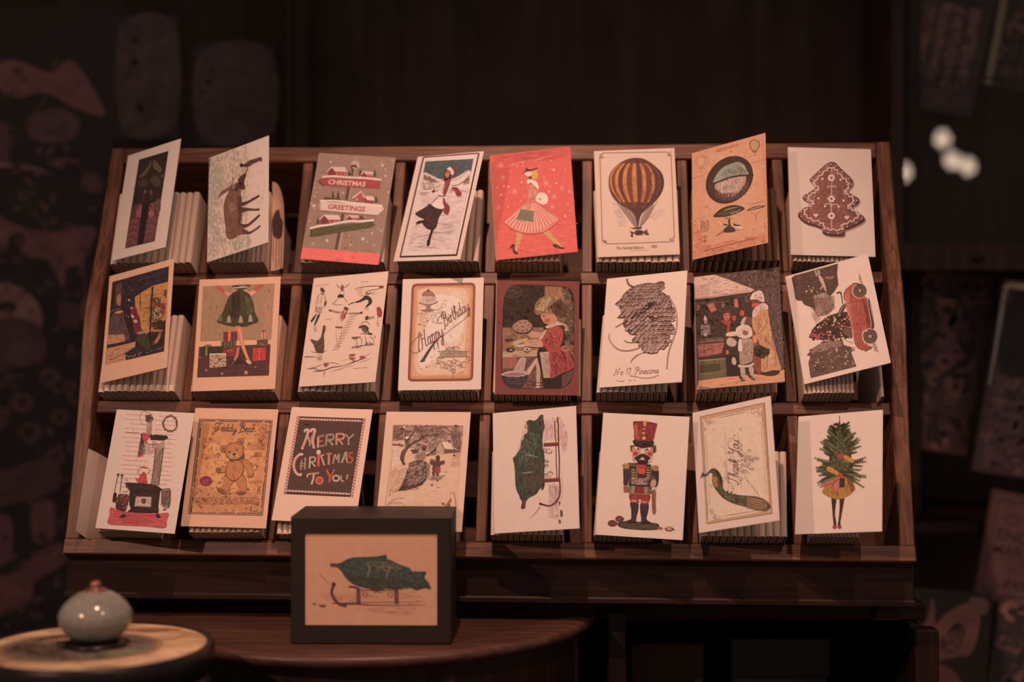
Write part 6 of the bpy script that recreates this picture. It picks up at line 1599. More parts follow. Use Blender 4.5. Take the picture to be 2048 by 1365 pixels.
def a_teddy(A):
    A.P('6b4a42', [218, 165, 952, 178, 855, 1138, 105, 1118]); A.P('9c6a4c', [228, 172, 944, 184, 848, 1130, 116, 1110]); A.P('54403e', [236, 180, 936, 192, 840, 1116, 128, 1100]); A.P('be774a', [248, 190, 922, 204, 828, 1106, 145, 1096])
    IN = [250, 195, 918, 208, 825, 1100, 150, 1090]
    A.HT(['c07a4c', 'b97246', 'c58052'], IN, 520, 90, 10, 60, 90); A.HT(['cc8654', 'c98452'], [320, 400, 760, 380, 760, 900, 300, 880], 240, 80, 10, 60, 90); A.HT(['ad6c46', 'b3714a'], [800, 215, 915, 215, 880, 500, 800, 420], 110, 60, 40, 40, 60); A.HT(['b07048', 'b6744a'], [150, 800, 400, 900, 820, 900, 820, 1095, 150, 1090], 150, 90, 10, 40, 60)
    g = '4b4840'
    A.S(g, 10, 'Teddy Bear', 378, 286, 78, 1.6, .98, .12)
    r = '8a4438'
    rnd = random.Random(8)
    for x, y, w, n in ((252, 362, 130, 4), (232, 515, 190, 4), (690, 416, 175, 5), (755, 540, 105, 1), (705, 786, 145, 2)):
        for k in range(n):
            xx = x + rnd.uniform(0, 10)
            while xx < x + w - 20:
                ww = rnd.uniform(12, 34)
                A.L(r, 3.6, [xx, y + k * 13, min(xx + ww, x + w), y + k * 13 + 2], False)
                xx += ww + 5
    for k in range(5):
        xx = 170 + rnd.uniform(0, 12)
        while xx < 790:
            ww = rnd.uniform(16, 60)
            A.L('80483a', 4, [xx, 952 + k * 15, xx + ww, 955 + k * 15 + .2], False)
            xx += ww + rnd.uniform(6, 24)
    A.L('a8684a', 3, [380, 390, 440, 425], False); A.L('a8684a', 3, [380, 570, 470, 580], False); A.L('a8684a', 3, [755, 545, 710, 570], False)
    for k in range(26):
        a = 2 * PI * k / 26
        A.P('7c2c38', [285 + 50 * math.cos(a - .12), 785 + 42 * math.sin(a - .12), 285 + 72 * math.cos(a), 785 + 58 * math.sin(a), 285 + 50 * math.cos(a + .12), 785 + 42 * math.sin(a + .12)])
    A.E('7c2c38', 285, 785, 54, 46); A.HT(['8f3a44', '6a2430'], el(285, 785, 50, 42, 16), 50, 30, -20, 6); A.L('b06058', 5, [250, 795, 290, 778, 320, 770]); A.L('b06058', 4, [258, 815, 300, 795]); A.L('5b4a3c', 12, [736, 1045, 736, 1090]); A.L('7a5440', 4, [755, 1088, 800, 1088], False)
    # bear
    Bn, Ln = 'b0683f', '5a3628'
    for l in ([385, 660, 420, 645, 470, 650, 500, 610, 520, 590, 530, 640, 490, 690, 450, 705, 400, 700],
              [640, 580, 690, 570, 730, 610, 755, 670, 768, 720, 748, 748, 715, 740, 700, 690, 660, 640, 640, 620],
              [480, 730, 560, 760, 560, 800, 530, 840, 500, 910, 470, 918, 420, 900, 398, 865, 420, 848, 460, 840, 462, 780],
              [585, 740, 660, 720, 690, 790, 695, 850, 690, 900, 650, 925, 600, 918, 585, 895, 620, 860, 600, 830],
              [520, 585, 620, 580, 660, 620, 660, 700, 620, 760, 560, 790, 500, 750, 485, 690, 500, 620],
              [470, 450, 500, 425, 560, 405, 620, 400, 655, 430, 662, 490, 650, 540, 600, 570, 540, 572, 500, 545, 478, 500]):
        A.B(Ln, [v + (0 if i % 2 else 0) for i, v in enumerate(l)])
        c = (sum(l[0::2]) / (len(l) / 2), sum(l[1::2]) / (len(l) / 2))
        ins = [c[i % 2] + (v - c[i % 2]) * .93 for i, v in enumerate(l)]
        A.B(Bn, ins)
        A.HT(['bb7446', 'a5623c', 'c07e4e', '98583a'], ins, 110, 24, 60, 6, 60)
    for x, y in ((462, 462), (632, 392)):
        A.E(Ln, x, y, 34, 36); A.E(Bn, x, y, 29, 31); A.E('7a4a34', x + 2, y + 4, 17, 20)
    A.B('b88050', [525, 530, 560, 505, 600, 510, 612, 545, 580, 566, 540, 562]); A.HT(['c48e5c', 'a87048'], [530, 530, 600, 512, 605, 545, 550, 560], 30, 18, 20, 6)
    A.B('3a2623', [552, 515, 582, 508, 588, 518, 572, 532, 558, 528]); A.L('3a2623', 4, [572, 530, 575, 550]); A.L('3a2623', 4, [555, 556, 575, 550, 598, 552]); A.E('2c1f1d', 524, 495, 10); A.E('2c1f1d', 596, 473, 10); A.E('d0a078', 527, 491, 3); A.E('d0a078', 599, 469, 3)
    A.B('46443c', [520, 570, 560, 572, 620, 556, 668, 512, 672, 535, 665, 560, 600, 578, 560, 590, 548, 608, 540, 590]); A.B('7a4c34', [392, 668, 412, 655, 440, 665, 435, 692, 405, 694]); A.B('7a4c34', [405, 862, 440, 860, 485, 895, 470, 910, 425, 895]); A.B('7a4c34', [595, 900, 640, 885, 680, 900, 650, 918, 612, 914])
    A.L(Ln, 4, [540, 640, 570, 660, 600, 700], taper=2); A.L(Ln, 5, [555, 720, 570, 760, 575, 790]); A.L(Ln, 4, [575, 590, 572, 650])


def a_merry(A):
    A.P('453831', [272, 165, 958, 190, 832, 972, 135, 940]); A.HT(['4b3d36', '3f332d'], [280, 172, 950, 196, 828, 965, 142, 935], 300, 70, 4, 20, 40)

    def cane(x0, y0, x1, y1, w=20, n=26):
        A.L('c79480', w, [x0, y0, x1, y1], False)
        dx, dy = x1 - x0, y1 - y0
        m_ = math.hypot(dx, dy)
        ux, uy = dx / m_, dy / m_
        for k in range(n):
            t = (k + .5) / n
            cx, cy = x0 + dx * t, y0 + dy * t
            A.L('8f4038', w * .38, [cx - uy * w / 2 - ux * w * .3, cy + ux * w / 2 - uy * w * .3, cx + uy * w / 2 + ux * w * .3, cy - ux * w / 2 + uy * w * .3], False)
            A.z -= 2.4e-6
    cane(300, 190, 915, 213, 19, 20); cane(165, 908, 800, 942, 19, 20)
    A.P('2f2622', [280, 165, 958, 190, 955, 200, 280, 177]); A.P('2f2622', [140, 930, 832, 962, 832, 974, 135, 942])
    cane(285, 172, 150, 935, 26, 26); cane(945, 195, 818, 970, 26, 26)
    pal = [['b56a5c', 'd09a84'], ['9a8560', '6b6a50'], ['8f8478', 'b8a894'], ['a85a48', 'c98a70'], ['b0483a', 'c4604e']]

    def st(p, l, w=20, band=1):
        """one thick decorated letter stroke"""
        a, b = pal[p]
        A.L(a, w, l)
        pts = smooth_pts(pairs(l), False, 5)
        L_ = 0
        for i in range(len(pts) - 1):
            x, y = pts[i]
            X, Y = pts[i + 1]
            s_ = math.hypot(X - x, Y - y)
            n = max(1, int(s_ / (w * .55)))
            for k in range(n):
                t = (k + .5) / n
                cx, cy = x + (X - x) * t, y + (Y - y) * t
                ux, uy = (X - x) / s_, (Y - y) / s_
                if band:
                    A.L(b, w * .25, [cx - uy * w * .45 - ux * w * .22, cy + ux * w * .45 - uy * w * .22, cx + uy * w * .45 + ux * w * .22, cy - ux * w * .45 + uy * w * .22], False)
                    A.z -= 2.4e-6
    # MERRY
    st(0, [345, 318, 360, 300, 385, 305, 375, 350, 350, 420, 320, 495], 26); st(2, [378, 350, 395, 420, 400, 460], 15); st(1, [400, 450, 412, 400, 420, 360], 20); st(0, [408, 320, 420, 298, 450, 302, 440, 350, 430, 420, 442, 485], 26)
    st(2, [485, 365, 480, 478], 20); st(3, [480, 372, 545, 355], 18, 0); st(3, [490, 415, 530, 410], 16, 0); st(3, [495, 465, 548, 455], 18, 0)
    st(1, [570, 345, 560, 458], 18); st(1, [572, 352, 630, 350, 632, 392, 575, 405]); st(1, [590, 405, 632, 455])
    st(3, [668, 335, 665, 452], 22); st(3, [672, 342, 735, 345, 735, 385, 678, 398], 20); st(3, [690, 398, 728, 448], 20)
    st(2, [755, 342, 788, 385], 14, 0); st(2, [838, 345, 790, 388], 14, 0); st(2, [788, 388, 785, 430], 14, 0); A.E('8f8478', 786, 442, 11)
    # CHRISTMAS
    st(0, [330, 550, 300, 545, 255, 590, 238, 650, 250, 710, 285, 748, 318, 745], 26)
    st(1, [318, 600, 310, 700], 16); st(1, [355, 575, 348, 695], 18); A.L('9a8560', 8, [300, 640, 352, 632], False); A.L('9a8560', 8, [298, 665, 350, 655], False)
    st(2, [402, 570, 395, 685], 17); st(2, [405, 575, 448, 575, 450, 612, 405, 625], 14); st(2, [418, 625, 455, 668], 15)
    st(4, [488, 545, 484, 665], 26); A.E('b8956a', 488, 524, 24); A.E('cfae84', 486, 522, 15); st(0, [510, 555, 545, 655], 18); st(0, [508, 560, 545, 548], 14)
    st(3, [565, 542, 620, 535], 20, 0); st(3, [592, 545, 588, 650], 22)
    st(2, [650, 545, 630, 640], 15, 0); st(2, [655, 545, 668, 600], 14, 0); st(2, [690, 540, 668, 600], 13, 0); st(2, [692, 540, 688, 632], 15, 0)
    st(1, [760, 520, 718, 632], 20, 0); st(2, [762, 520, 772, 628], 17, 0); A.L('8f8478', 8, [730, 595, 770, 590], False)
    st(4, [832, 530, 795, 535, 798, 570, 825, 590, 815, 622, 778, 632], 18, 0)
    # TO YOU
    st(3, [372, 775, 385, 745, 440, 738, 492, 730], 18); st(2, [440, 745, 432, 800, 415, 845], 20); A.L('c0503f', 22, el(496, 808, 30, 30, 16)); A.E('a8453a', 496, 808, 14); A.L('d06a55', 6, el(496, 808, 37, 37, 16))
    st(4, [568, 705, 602, 770], 24, 0); st(4, [648, 695, 605, 770], 18, 0); st(4, [604, 765, 595, 825], 24, 0); A.L('a8987e', 17, el(662, 785, 30, 28, 16)); st(1, [712, 755, 715, 805, 740, 815], 16, 0); st(1, [778, 745, 768, 795], 16, 0)


def a_snow_walk(A):
    PIC = [205, 178, 910, 188, 868, 1020, 118, 1020]
    A.P('d29a76', [205, 178, 910, 188, 850, 1030, 118, 1020]); A.HT(['dca685', 'cf9470', 'd8a080'], [190, 560, 880, 560, 850, 1020, 125, 1015], 260, 110, -14, 14, 14)
    A.P('9a745e', [205, 178, 910, 188, 885, 470, 560, 450, 330, 400, 192, 385]); A.HT(['80604f', 'b08468', '6b5044', '95705a', 'c0957a'], [208, 182, 905, 192, 885, 440, 700, 380, 560, 420, 350, 400, 196, 330], 620, 60, -26, 34, 30)
    A.HT(['d6a488', 'cc9878'], [195, 340, 330, 330, 350, 400, 196, 400], 60, 70, -6, 9); A.HT(['5b463e', '6b5246'], [196, 365, 310, 375, 320, 400, 196, 385], 36, 50, 8, 6); A.HT(['6a5145', '5a443b'], [205, 215, 310, 240, 300, 330, 196, 320], 90, 40, 10, 4, 30)
    A.HT(['d8a588', 'e0ae90'], [196, 400, 300, 420, 280, 560, 188, 600], 80, 70, -4, 10); A.HT(['b88468', 'c09072'], [800, 480, 878, 450, 870, 600, 780, 600], 60, 60, -20, 9); A.HT(['c69070', 'ba8466'], [190, 620, 350, 600, 300, 820, 160, 900], 70, 80, -30, 14)
    # tree
    A.B('57443c', [275, 520, 290, 450, 325, 410, 330, 380, 320, 320, 350, 320, 370, 370, 420, 360, 470, 320, 380, 395, 345, 440, 318, 500, 318, 560, 340, 585, 300, 560]); A.L('4a3a34', 30, [345, 430, 310, 470, 298, 530, 320, 580], taper=3); A.HT(['6b564a', '3f312c', '80695a'], [280, 520, 330, 400, 330, 330, 365, 350, 350, 430, 320, 500, 320, 560], 90, 40, 100, 5, 12)
    A.L('4a3a34', 22, [345, 420, 400, 365, 470, 330, 520, 290, 600, 285, 660, 270, 750, 260], taper=1); A.L('4a3a34', 20, [350, 340, 390, 280, 450, 220, 540, 190], taper=1); A.L('57443c', 10, [420, 245, 435, 210, 425, 185]); A.L('57443c', 8, [480, 320, 500, 270, 540, 240], taper=1); A.L('4a3a34', 12, [325, 300, 330, 250, 318, 200], taper=1); A.L('57443c', 9, [300, 270, 260, 258, 220, 265], taper=1); A.L('57443c', 7, [600, 285, 640, 300, 700, 292], taper=1); A.L('5b463d', 6, [540, 190, 640, 185, 720, 210], taper=1); A.L('5b463d', 5, [700, 215, 800, 190, 900, 195]); A.L('5b463d', 5, [560, 250, 620, 220, 700, 215])
    A.B('d8ab90', [330, 300, 352, 290, 368, 300, 350, 320, 332, 318]); A.E('d8ab90', 318, 202, 14, 9)
    # cottage
    A.P('d8a888', [680, 350, 770, 355, 850, 425, 720, 420]); A.P('b5886e', [632, 465, 640, 410, 678, 352, 715, 425, 712, 475]); A.P('5f4a40', [715, 425, 878, 435, 870, 452, 718, 470]); A.HT(['4a3a33', '80604f'], [718, 428, 870, 438, 865, 450, 720, 466], 40, 30, 80, 5); A.P('57443b', [762, 335, 778, 335, 776, 362, 762, 358]); A.L('6b5246', 6, [632, 465, 642, 408, 680, 350, 720, 420]); A.HT(['8a6250'], [650, 445, 670, 445, 665, 475, 650, 475], 8, 24, 90, 6)
    A.L('4a3a34', 6, [815, 480, 820, 400, 810, 300, 800, 240]); A.HT(['5b463d', '6b5246'], [780, 240, 880, 230, 880, 430, 800, 420], 100, 50, 70, 3.5, 40); A.B('4a3a34', [800, 490, 830, 480, 825, 495])
    # back figure
    A.B('7d4038', [495, 395, 515, 382, 545, 390, 545, 410, 500, 412]); A.B('4b3530', [500, 410, 535, 408, 528, 440, 505, 445]); A.B('9a7c68', [430, 480, 470, 445, 520, 440, 540, 470, 520, 530, 450, 540, 425, 520]); A.HT(['b5947c', '7a6252', '5b483e'], [432, 485, 520, 445, 538, 470, 515, 530, 440, 530], 100, 40, 60, 6, 30); A.HT(['443731', '5b4a40'], [380, 430, 470, 420, 460, 460, 400, 470], 50, 40, 20, 7, 60); A.L('d0a488', 10, [405, 470, 390, 510]); A.HT(['453832', '57483e'], [530, 490, 600, 440, 640, 400, 640, 440, 560, 495], 60, 40, -40, 7, 30)
    A.HT(['80664f', '6b5848'], [560, 470, 640, 460, 640, 480, 570, 490], 30, 24, 0, 6)
    # dragged fir
    TF = [250, 845, 300, 780, 330, 700, 360, 620, 370, 560, 430, 540, 500, 530, 545, 560, 550, 640, 545, 720, 500, 780, 430, 810, 340, 838]
    A.P('5d4c42', TF); A.HT(['3b302b', '4b3e37', '2f2724'], TF, 330, 60, -28, 6, 24); A.HT(['a08672', 'c4a48c', '8a7462', '7a6656'], [300, 790, 350, 640, 380, 560, 520, 540, 545, 620, 530, 720, 430, 790], 190, 44, -24, 4.5, 24); A.HT(['3b302b', '4b3e37'], [270, 830, 330, 690, 350, 600, 370, 690, 330, 800], 60, 50, -30, 4, 20)
    # child in the red skirt
    A.B('453530', [635, 500, 652, 484, 672, 492, 675, 525, 668, 545, 640, 542]); A.B('5a342e', [600, 555, 640, 540, 680, 545, 700, 570, 680, 590, 682, 640, 668, 660, 615, 655, 598, 620, 605, 590, 582, 575]); A.B('94433a', [632, 612, 672, 600, 678, 645, 668, 660, 622, 656]); A.HT(['a5523f', '7a342c'], [630, 612, 672, 604, 674, 654, 624, 652], 30, 30, 88, 6); A.B('463530', [598, 650, 625, 655, 622, 700, 612, 725, 595, 722, 602, 690]); A.B('6a3c34', [636, 658, 665, 660, 660, 735, 642, 738]); A.HT(['53443a', '3f342e'], [675, 545, 720, 535, 725, 575, 690, 585], 36, 34, 30, 5, 60); A.HT(['4b3d35'], [580, 520, 630, 530, 600, 580, 575, 570], 30, 30, 40, 6, 60)
    A.HT(['8a6b5c', '9c7c6a'], [545, 700, 720, 685, 700, 720, 560, 740], 40, 60, -4, 7); A.B('7a5c4e', [580, 778, 605, 768, 600, 792]); A.B('6b5044', [445, 812, 462, 808, 455, 826]); A.HT(['7a6252', '94786a'], [540, 560, 580, 560, 570, 700, 545, 700], 50, 60, 96, 5)
    # twigs and berries
    A.L('a8826a', 4, [135, 1000, 180, 945, 240, 918, 320, 908]); A.L('a8826a', 4, [150, 975, 220, 960, 290, 965, 340, 995]); A.L('a8826a', 4, [145, 985, 230, 925]); A.L('8a6250', 8, [815, 860, 830, 940, 835, 1010]); A.L('a8826a', 4, [780, 850, 830, 865, 840, 860]); A.B('a0403a', [690, 962, 715, 958, 725, 975, 705, 980]); A.B('a0403a', [765, 935, 785, 918, 790, 935, 775, 948]); A.HT(['6b5448', '80675a'], [720, 990, 770, 940, 780, 1000, 740, 1015], 40, 30, -50, 7, 40); A.HT(['8a7060'], [630, 1000, 680, 995, 680, 1015, 635, 1015], 20, 26, 0, 6); A.L('a8826a', 4, [205, 178, 190, 560, 118, 1018], True)


def a_sled_tree(A):
    A.HT(['c99280', 'c88f7e', 'd09a88'], [600, 180, 760, 150, 820, 280, 830, 480, 790, 520, 740, 400, 700, 380, 590, 400], 120, 90, 88, 18, 10); A.HT(['cb9583', 'c48d7c'], [640, 830, 740, 820, 740, 1160, 640, 1160], 90, 100, 88, 16, 10)
    TR = [582, 128, 588, 180, 600, 250, 582, 320, 580, 450, 595, 520, 600, 620, 595, 720, 592, 800, 575, 850, 545, 880, 515, 925, 440, 965, 410, 1010, 405, 1062, 362, 1068, 372, 1000, 350, 965, 345, 940, 320, 890, 305, 820, 302, 720, 292, 620, 280, 560,
          310, 550, 325, 510, 355, 470, 362, 410, 392, 370, 395, 325, 425, 310, 428, 240, 418, 200, 450, 178, 490, 188, 525, 170, 550, 135]
    A.B('!3b362b', TR, 3); SL = [582, 140, 592, 250, 578, 330, 582, 520, 592, 700, 565, 850, 500, 920, 420, 960, 355, 940, 312, 820, 300, 600, 330, 520, 370, 420, 430, 320, 425, 210, 520, 190]
    A.HT(['!4d4733', '!38342a', '!5f583f', '!433f30', '!302c25'], SL, 900, 60, 84, 12, 10); A.HT(['!6c6448', '!625c42'], [360, 430, 460, 300, 560, 330, 480, 620, 330, 620], 90, 40, 80, 7, 14); A.HT(['4b3c36', '53433a'], [420, 580, 590, 560, 580, 840, 400, 900], 120, 50, 82, 8, 12)
    A.HT(['45412f', '565039'], [405, 200, 450, 170, 440, 420, 370, 480, 300, 580, 280, 560, 330, 500], 120, 24, 40, 5, 60); A.HT(['45412f', '53503a'], [545, 140, 585, 125, 602, 260, 580, 280, 560, 200], 60, 24, 60, 5, 60)
    A.L('8f8560', 6, [395, 520, 450, 535, 540, 552], taper=2); A.L('8f8560', 5, [400, 545, 460, 530, 530, 560], taper=2); A.L('8f8560', 6, [370, 705, 420, 710, 490, 690], taper=2); A.L('8f8560', 5, [375, 720, 430, 712, 500, 715], taper=2)
    A.B('5d362e', [375, 985, 408, 985, 404, 1060, 385, 1072, 362, 1066, 378, 1040]); A.L('4b2c28', 6, [350, 968, 375, 975])
    rd, dk = '6b302c', '432825'
    A.L(dk, 12, [728, 150, 735, 220, 738, 400, 745, 600, 742, 770]); A.L('5a3a36', 10, [700, 190, 702, 300, 712, 420, 715, 600, 722, 760]); A.P(rd, [590, 412, 745, 405, 745, 440, 590, 450]); A.L('8a4438', 8, [595, 422, 740, 414], False); A.P(rd, [590, 768, 748, 760, 748, 798, 588, 808]); A.L('8a4438', 8, [595, 775, 740, 768], False)
    A.L(rd, 17, [745, 760, 752, 860, 745, 940, 710, 1005, 650, 1038, 590, 1030, 548, 1012]); A.L(dk, 26, [545, 1015, 580, 1030, 620, 1036], taper=1); A.L('8a4a3e', 5, [742, 800, 745, 880, 735, 950, 700, 1000]); A.L(dk, 20, [592, 810, 585, 850, 572, 882], taper=0)
    for x, y, r, a, d in ((640, 490, 34, 0, 1), (650, 730, 34, 0, -1), (618, 590, 20, 0, 1), (616, 645, 20, 0, -1), (605, 485, 22, 60, 1), (610, 740, 20, 300, -1)):
        scroll(A, '4f3531', 8, x, y, r, a, d)
    A.L('95604e', 10, [450, 1166, 500, 1120, 555, 1048], taper=3); A.B('4f4440', [755, 1080, 775, 1090, 778, 1135, 760, 1152, 752, 1120]); A.B('6a4a42', [735, 1180, 755, 1178, 760, 1205, 745, 1218]); A.B('5a4440', [738, 1000, 756, 1000, 745, 1040])
    A.L('a87868', 5, [770, 700, 775, 900, 755, 1000], taper=2)


def a_nutcracker(A):
    nv, rd, gd, bk = '2d2b2f', '7a2c28', '9a7638', '28211f'
    # base and nuts
    A.B('2f302f', [320, 1150, 400, 1142, 560, 1150, 690, 1162, 718, 1185, 712, 1222, 600, 1232, 450, 1226, 350, 1212, 305, 1185]); A.HT(['434745', '252625', '55584f'], [325, 1155, 690, 1168, 705, 1218, 450, 1220, 345, 1205], 130, 90, 3, 6, 6)
    for x, y, r, q in ((325, 1120, 46, 28), (255, 1165, 52, 30), (818, 1218, 46, 22)):
        A.B('5a302a', [x - r, y, x - r * .5, y - q, x + r * .3, y - q, x + r, y, x + r * .4, y + q, x - r * .5, y + q]); A.HT(['75453a', '40231f', '8a5a48'], [x - r * .8, y, x, y - q * .8, x + r * .8, y, x, y + q * .8], 36, 26, 10, 5, 30)
    A.B('a87c60', [790, 1200, 830, 1200, 840, 1225, 800, 1230]); A.B('8a4a40', [700, 1200, 740, 1200, 755, 1222, 712, 1225]); A.L('5a3a30', 5, [850, 1225, 880, 1228])
    # boots
    A.B('33262a', [430, 955, 505, 960, 512, 1020, 490, 1110, 486, 1160, 440, 1162, 380, 1150, 430, 1125, 442, 1090, 436, 1020]); A.B('33262a', [535, 965, 610, 970, 608, 1050, 592, 1120, 640, 1158, 600, 1165, 540, 1160, 538, 1110, 528, 1040]); A.HT(['4a3b40', '221b1d'], [435, 960, 505, 965, 485, 1150, 440, 1150], 50, 80, 88, 6); A.HT(['4a3b40', '221b1d'], [540, 970, 605, 975, 585, 1150, 545, 1150], 50, 80, 88, 6)
    A.B(bk, [385, 1150, 420, 1130, 470, 1145, 485, 1165, 420, 1165]); A.B(bk, [545, 1150, 590, 1140, 640, 1160, 600, 1170, 545, 1168])
    # breeches
    A.B(rd, [430, 870, 620, 880, 615, 950, 600, 972, 540, 970, 525, 930, 515, 960, 440, 955]); A.HT(['94392f', '5c201f', 'a84c3c'], [435, 875, 615, 885, 605, 965, 540, 960, 520, 925, 510, 950, 445, 950], 90, 40, 60, 8); A.HT(['d08068', 'c06a55'], [440, 930, 500, 932, 500, 952, 440, 950], 14, 30, 0, 7); A.HT(['d08068', 'c06a55'], [540, 938, 600, 942, 598, 960, 540, 956], 14, 30, 0, 7); A.E('c49a78', 525, 940, 12, 16)
    # coat
    A.B(nv, [405, 575, 440, 562, 600, 572, 640, 590, 650, 700, 645, 800, 640, 870, 520, 876, 410, 862, 415, 760]); A.HT(['3b3c40', '242226', '4b5050'], [412, 580, 630, 590, 640, 780, 415, 770], 120, 44, 84, 8)
    A.P('5b5d55', [412, 790, 480, 790, 470, 862, 408, 860]); A.P('8a7550', [450, 792, 480, 792, 470, 864, 436, 862]); A.P(rd, [488, 795, 565, 798, 560, 872, 480, 868]); A.P('4f5048', [600, 800, 640, 800, 636, 872, 596, 872]); A.P('8a6a4c', [566, 798, 606, 800, 600, 872, 568, 870]); A.L(gd, 6, [408, 862, 520, 872, 636, 874])
    A.HT(['97897c', '746a62', 'aa9c90', '4c4744'], [440, 700, 600, 705, 600, 780, 520, 785, 440, 770], 130, 36, 20, 8, 60); A.L(bk, 12, [440, 780, 520, 785, 600, 790], False); A.P('9c3a34', [505, 575, 585, 580, 580, 665, 508, 660]); A.P('b8443c', [510, 620, 578, 622, 575, 672, 510, 668]); A.P('3a2424', [500, 680, 582, 684, 582, 712, 500, 708])
    A.L(gd, 8, [430, 580, 500, 585, 490, 715], False); A.L(gd, 7, [585, 605, 640, 602, 615, 730], False)
    for k in range(4):
        y = 625 + k * 26
        A.L(gd, 7, [440, y, 485, y + 10], False); A.L(gd, 7, [590, y, 620, y + 10], False); A.E('b89048', 462, y + 4, 7); A.E('b89048', 606, y + 5, 7)
    # arms
    A.B('2b2c30', [362, 605, 405, 600, 412, 700, 405, 780, 365, 785, 360, 700]); A.HT(['40444a', '222328'], [366, 610, 405, 605, 402, 775, 368, 780], 60, 50, 88, 7); A.L(gd, 8, [362, 790, 408, 788], False); A.B('8a4c40', [362, 795, 404, 795, 402, 850, 370, 855])
    A.B('2b262b', [645, 620, 708, 625, 715, 720, 700, 790, 670, 800, 650, 760]); A.B('46424a', [640, 680, 690, 720, 660, 740, 635, 730]); A.B('b07862', [640, 740, 670, 725, 690, 750, 680, 790, 650, 805, 630, 780]); A.L('b89870', 9, [632, 840, 670, 820, 700, 808], False)
    for x, y in ((385, 588), (678, 608)):
        A.B(gd, [x - 34, y - 10, x - 10, y - 24, x + 30, y - 18, x + 34, y + 10, x + 20, y + 32, x - 20, y + 26, x - 32, y + 12]); A.HT(['bf9850', '5b4426', '7d5f30'], [x - 30, y - 8, x + 28, y - 14, x + 28, y + 24, x - 28, y + 20], 46, 26, 84, 5)
    A.B('7d4c3a', [646, 850, 685, 840, 684, 960, 688, 1040, 668, 1075, 648, 1040]); A.HT(['96624a', '5f382c'], [650, 855, 682, 850, 684, 1040, 652, 1040], 40, 80, 90, 5)
    # head
    A.HT(['3b2c29', '5a4038', '2b2220'], [430, 380, 480, 385, 470, 455, 432, 450], 70, 34, 50, 5, 60); A.HT(['3b2c29', '5a4038', '2b2220'], [640, 375, 692, 385, 690, 450, 650, 470], 70, 34, 120, 5, 60)
    A.B('b06a55', [455, 400, 560, 395, 650, 405, 655, 480, 645, 540, 600, 568, 520, 570, 460, 540, 450, 470]); A.HT(['bd7a62', '9c5444', 'c88a70'], [460, 405, 645, 410, 645, 530, 520, 560, 462, 530], 110, 36, 60, 7); A.E('94382f', 482, 468, 24, 20); A.E('94382f', 625, 470, 24, 20)
    A.B('c8987e', [530, 430, 560, 415, 575, 440, 570, 465, 535, 465]); A.B('d0a48c', [480, 395, 525, 400, 522, 420, 480, 418]); A.B('d0a48c', [582, 405, 630, 408, 625, 430, 585, 425]); A.E(bk, 508, 418, 12, 9); A.E(bk, 600, 424, 12, 9); A.L('8a7060', 10, [470, 392, 500, 388, 525, 400]); A.L('8a7060', 10, [580, 400, 610, 396, 645, 405])
    A.B('b89888', [460, 495, 500, 540, 560, 520, 600, 540, 648, 500, 650, 530, 600, 560, 540, 550, 480, 550]); A.B(bk, [545, 470, 500, 490, 470, 515, 500, 540, 540, 510, 560, 505, 590, 540, 630, 520, 620, 500, 580, 475]); A.B('251d1c', [500, 540, 545, 530, 610, 540, 590, 570, 520, 575]); A.B('c4a08c', [535, 508, 560, 508, 552, 522])
    # shako
    A.B(bk, [470, 330, 650, 335, 660, 380, 640, 400, 560, 412, 490, 398, 465, 370]); A.HT(['3d3533', '191414'], [475, 340, 650, 345, 640, 392, 490, 390], 60, 60, 3, 8)
    A.B('74292a', [458, 150, 500, 142, 600, 145, 690, 165, 698, 180, 680, 260, 655, 335, 560, 340, 475, 330, 468, 240]); A.HT(['86322e', '5f2123', '963c34'], [465, 160, 690, 175, 650, 328, 480, 325], 200, 60, 86, 7); A.HT(['a84c3c', 'b5583f'], [470, 170, 500, 165, 520, 320, 482, 320], 60, 60, 86, 6); A.L('4b1d1e', 7, [460, 152, 560, 144, 695, 168]); A.L('9a5a3c', 6, [692, 190, 672, 270, 655, 330])
    A.B('c07c3c', [560, 140, 590, 132, 588, 180, 572, 195, 562, 175]); A.E('b06a48', 568, 218, 13, 11); A.E('b87c50', 562, 262, 16, 12); A.B('b88a48', [550, 305, 580, 300, 582, 322, 555, 326]); A.E('c49a60', 566, 300, 7)


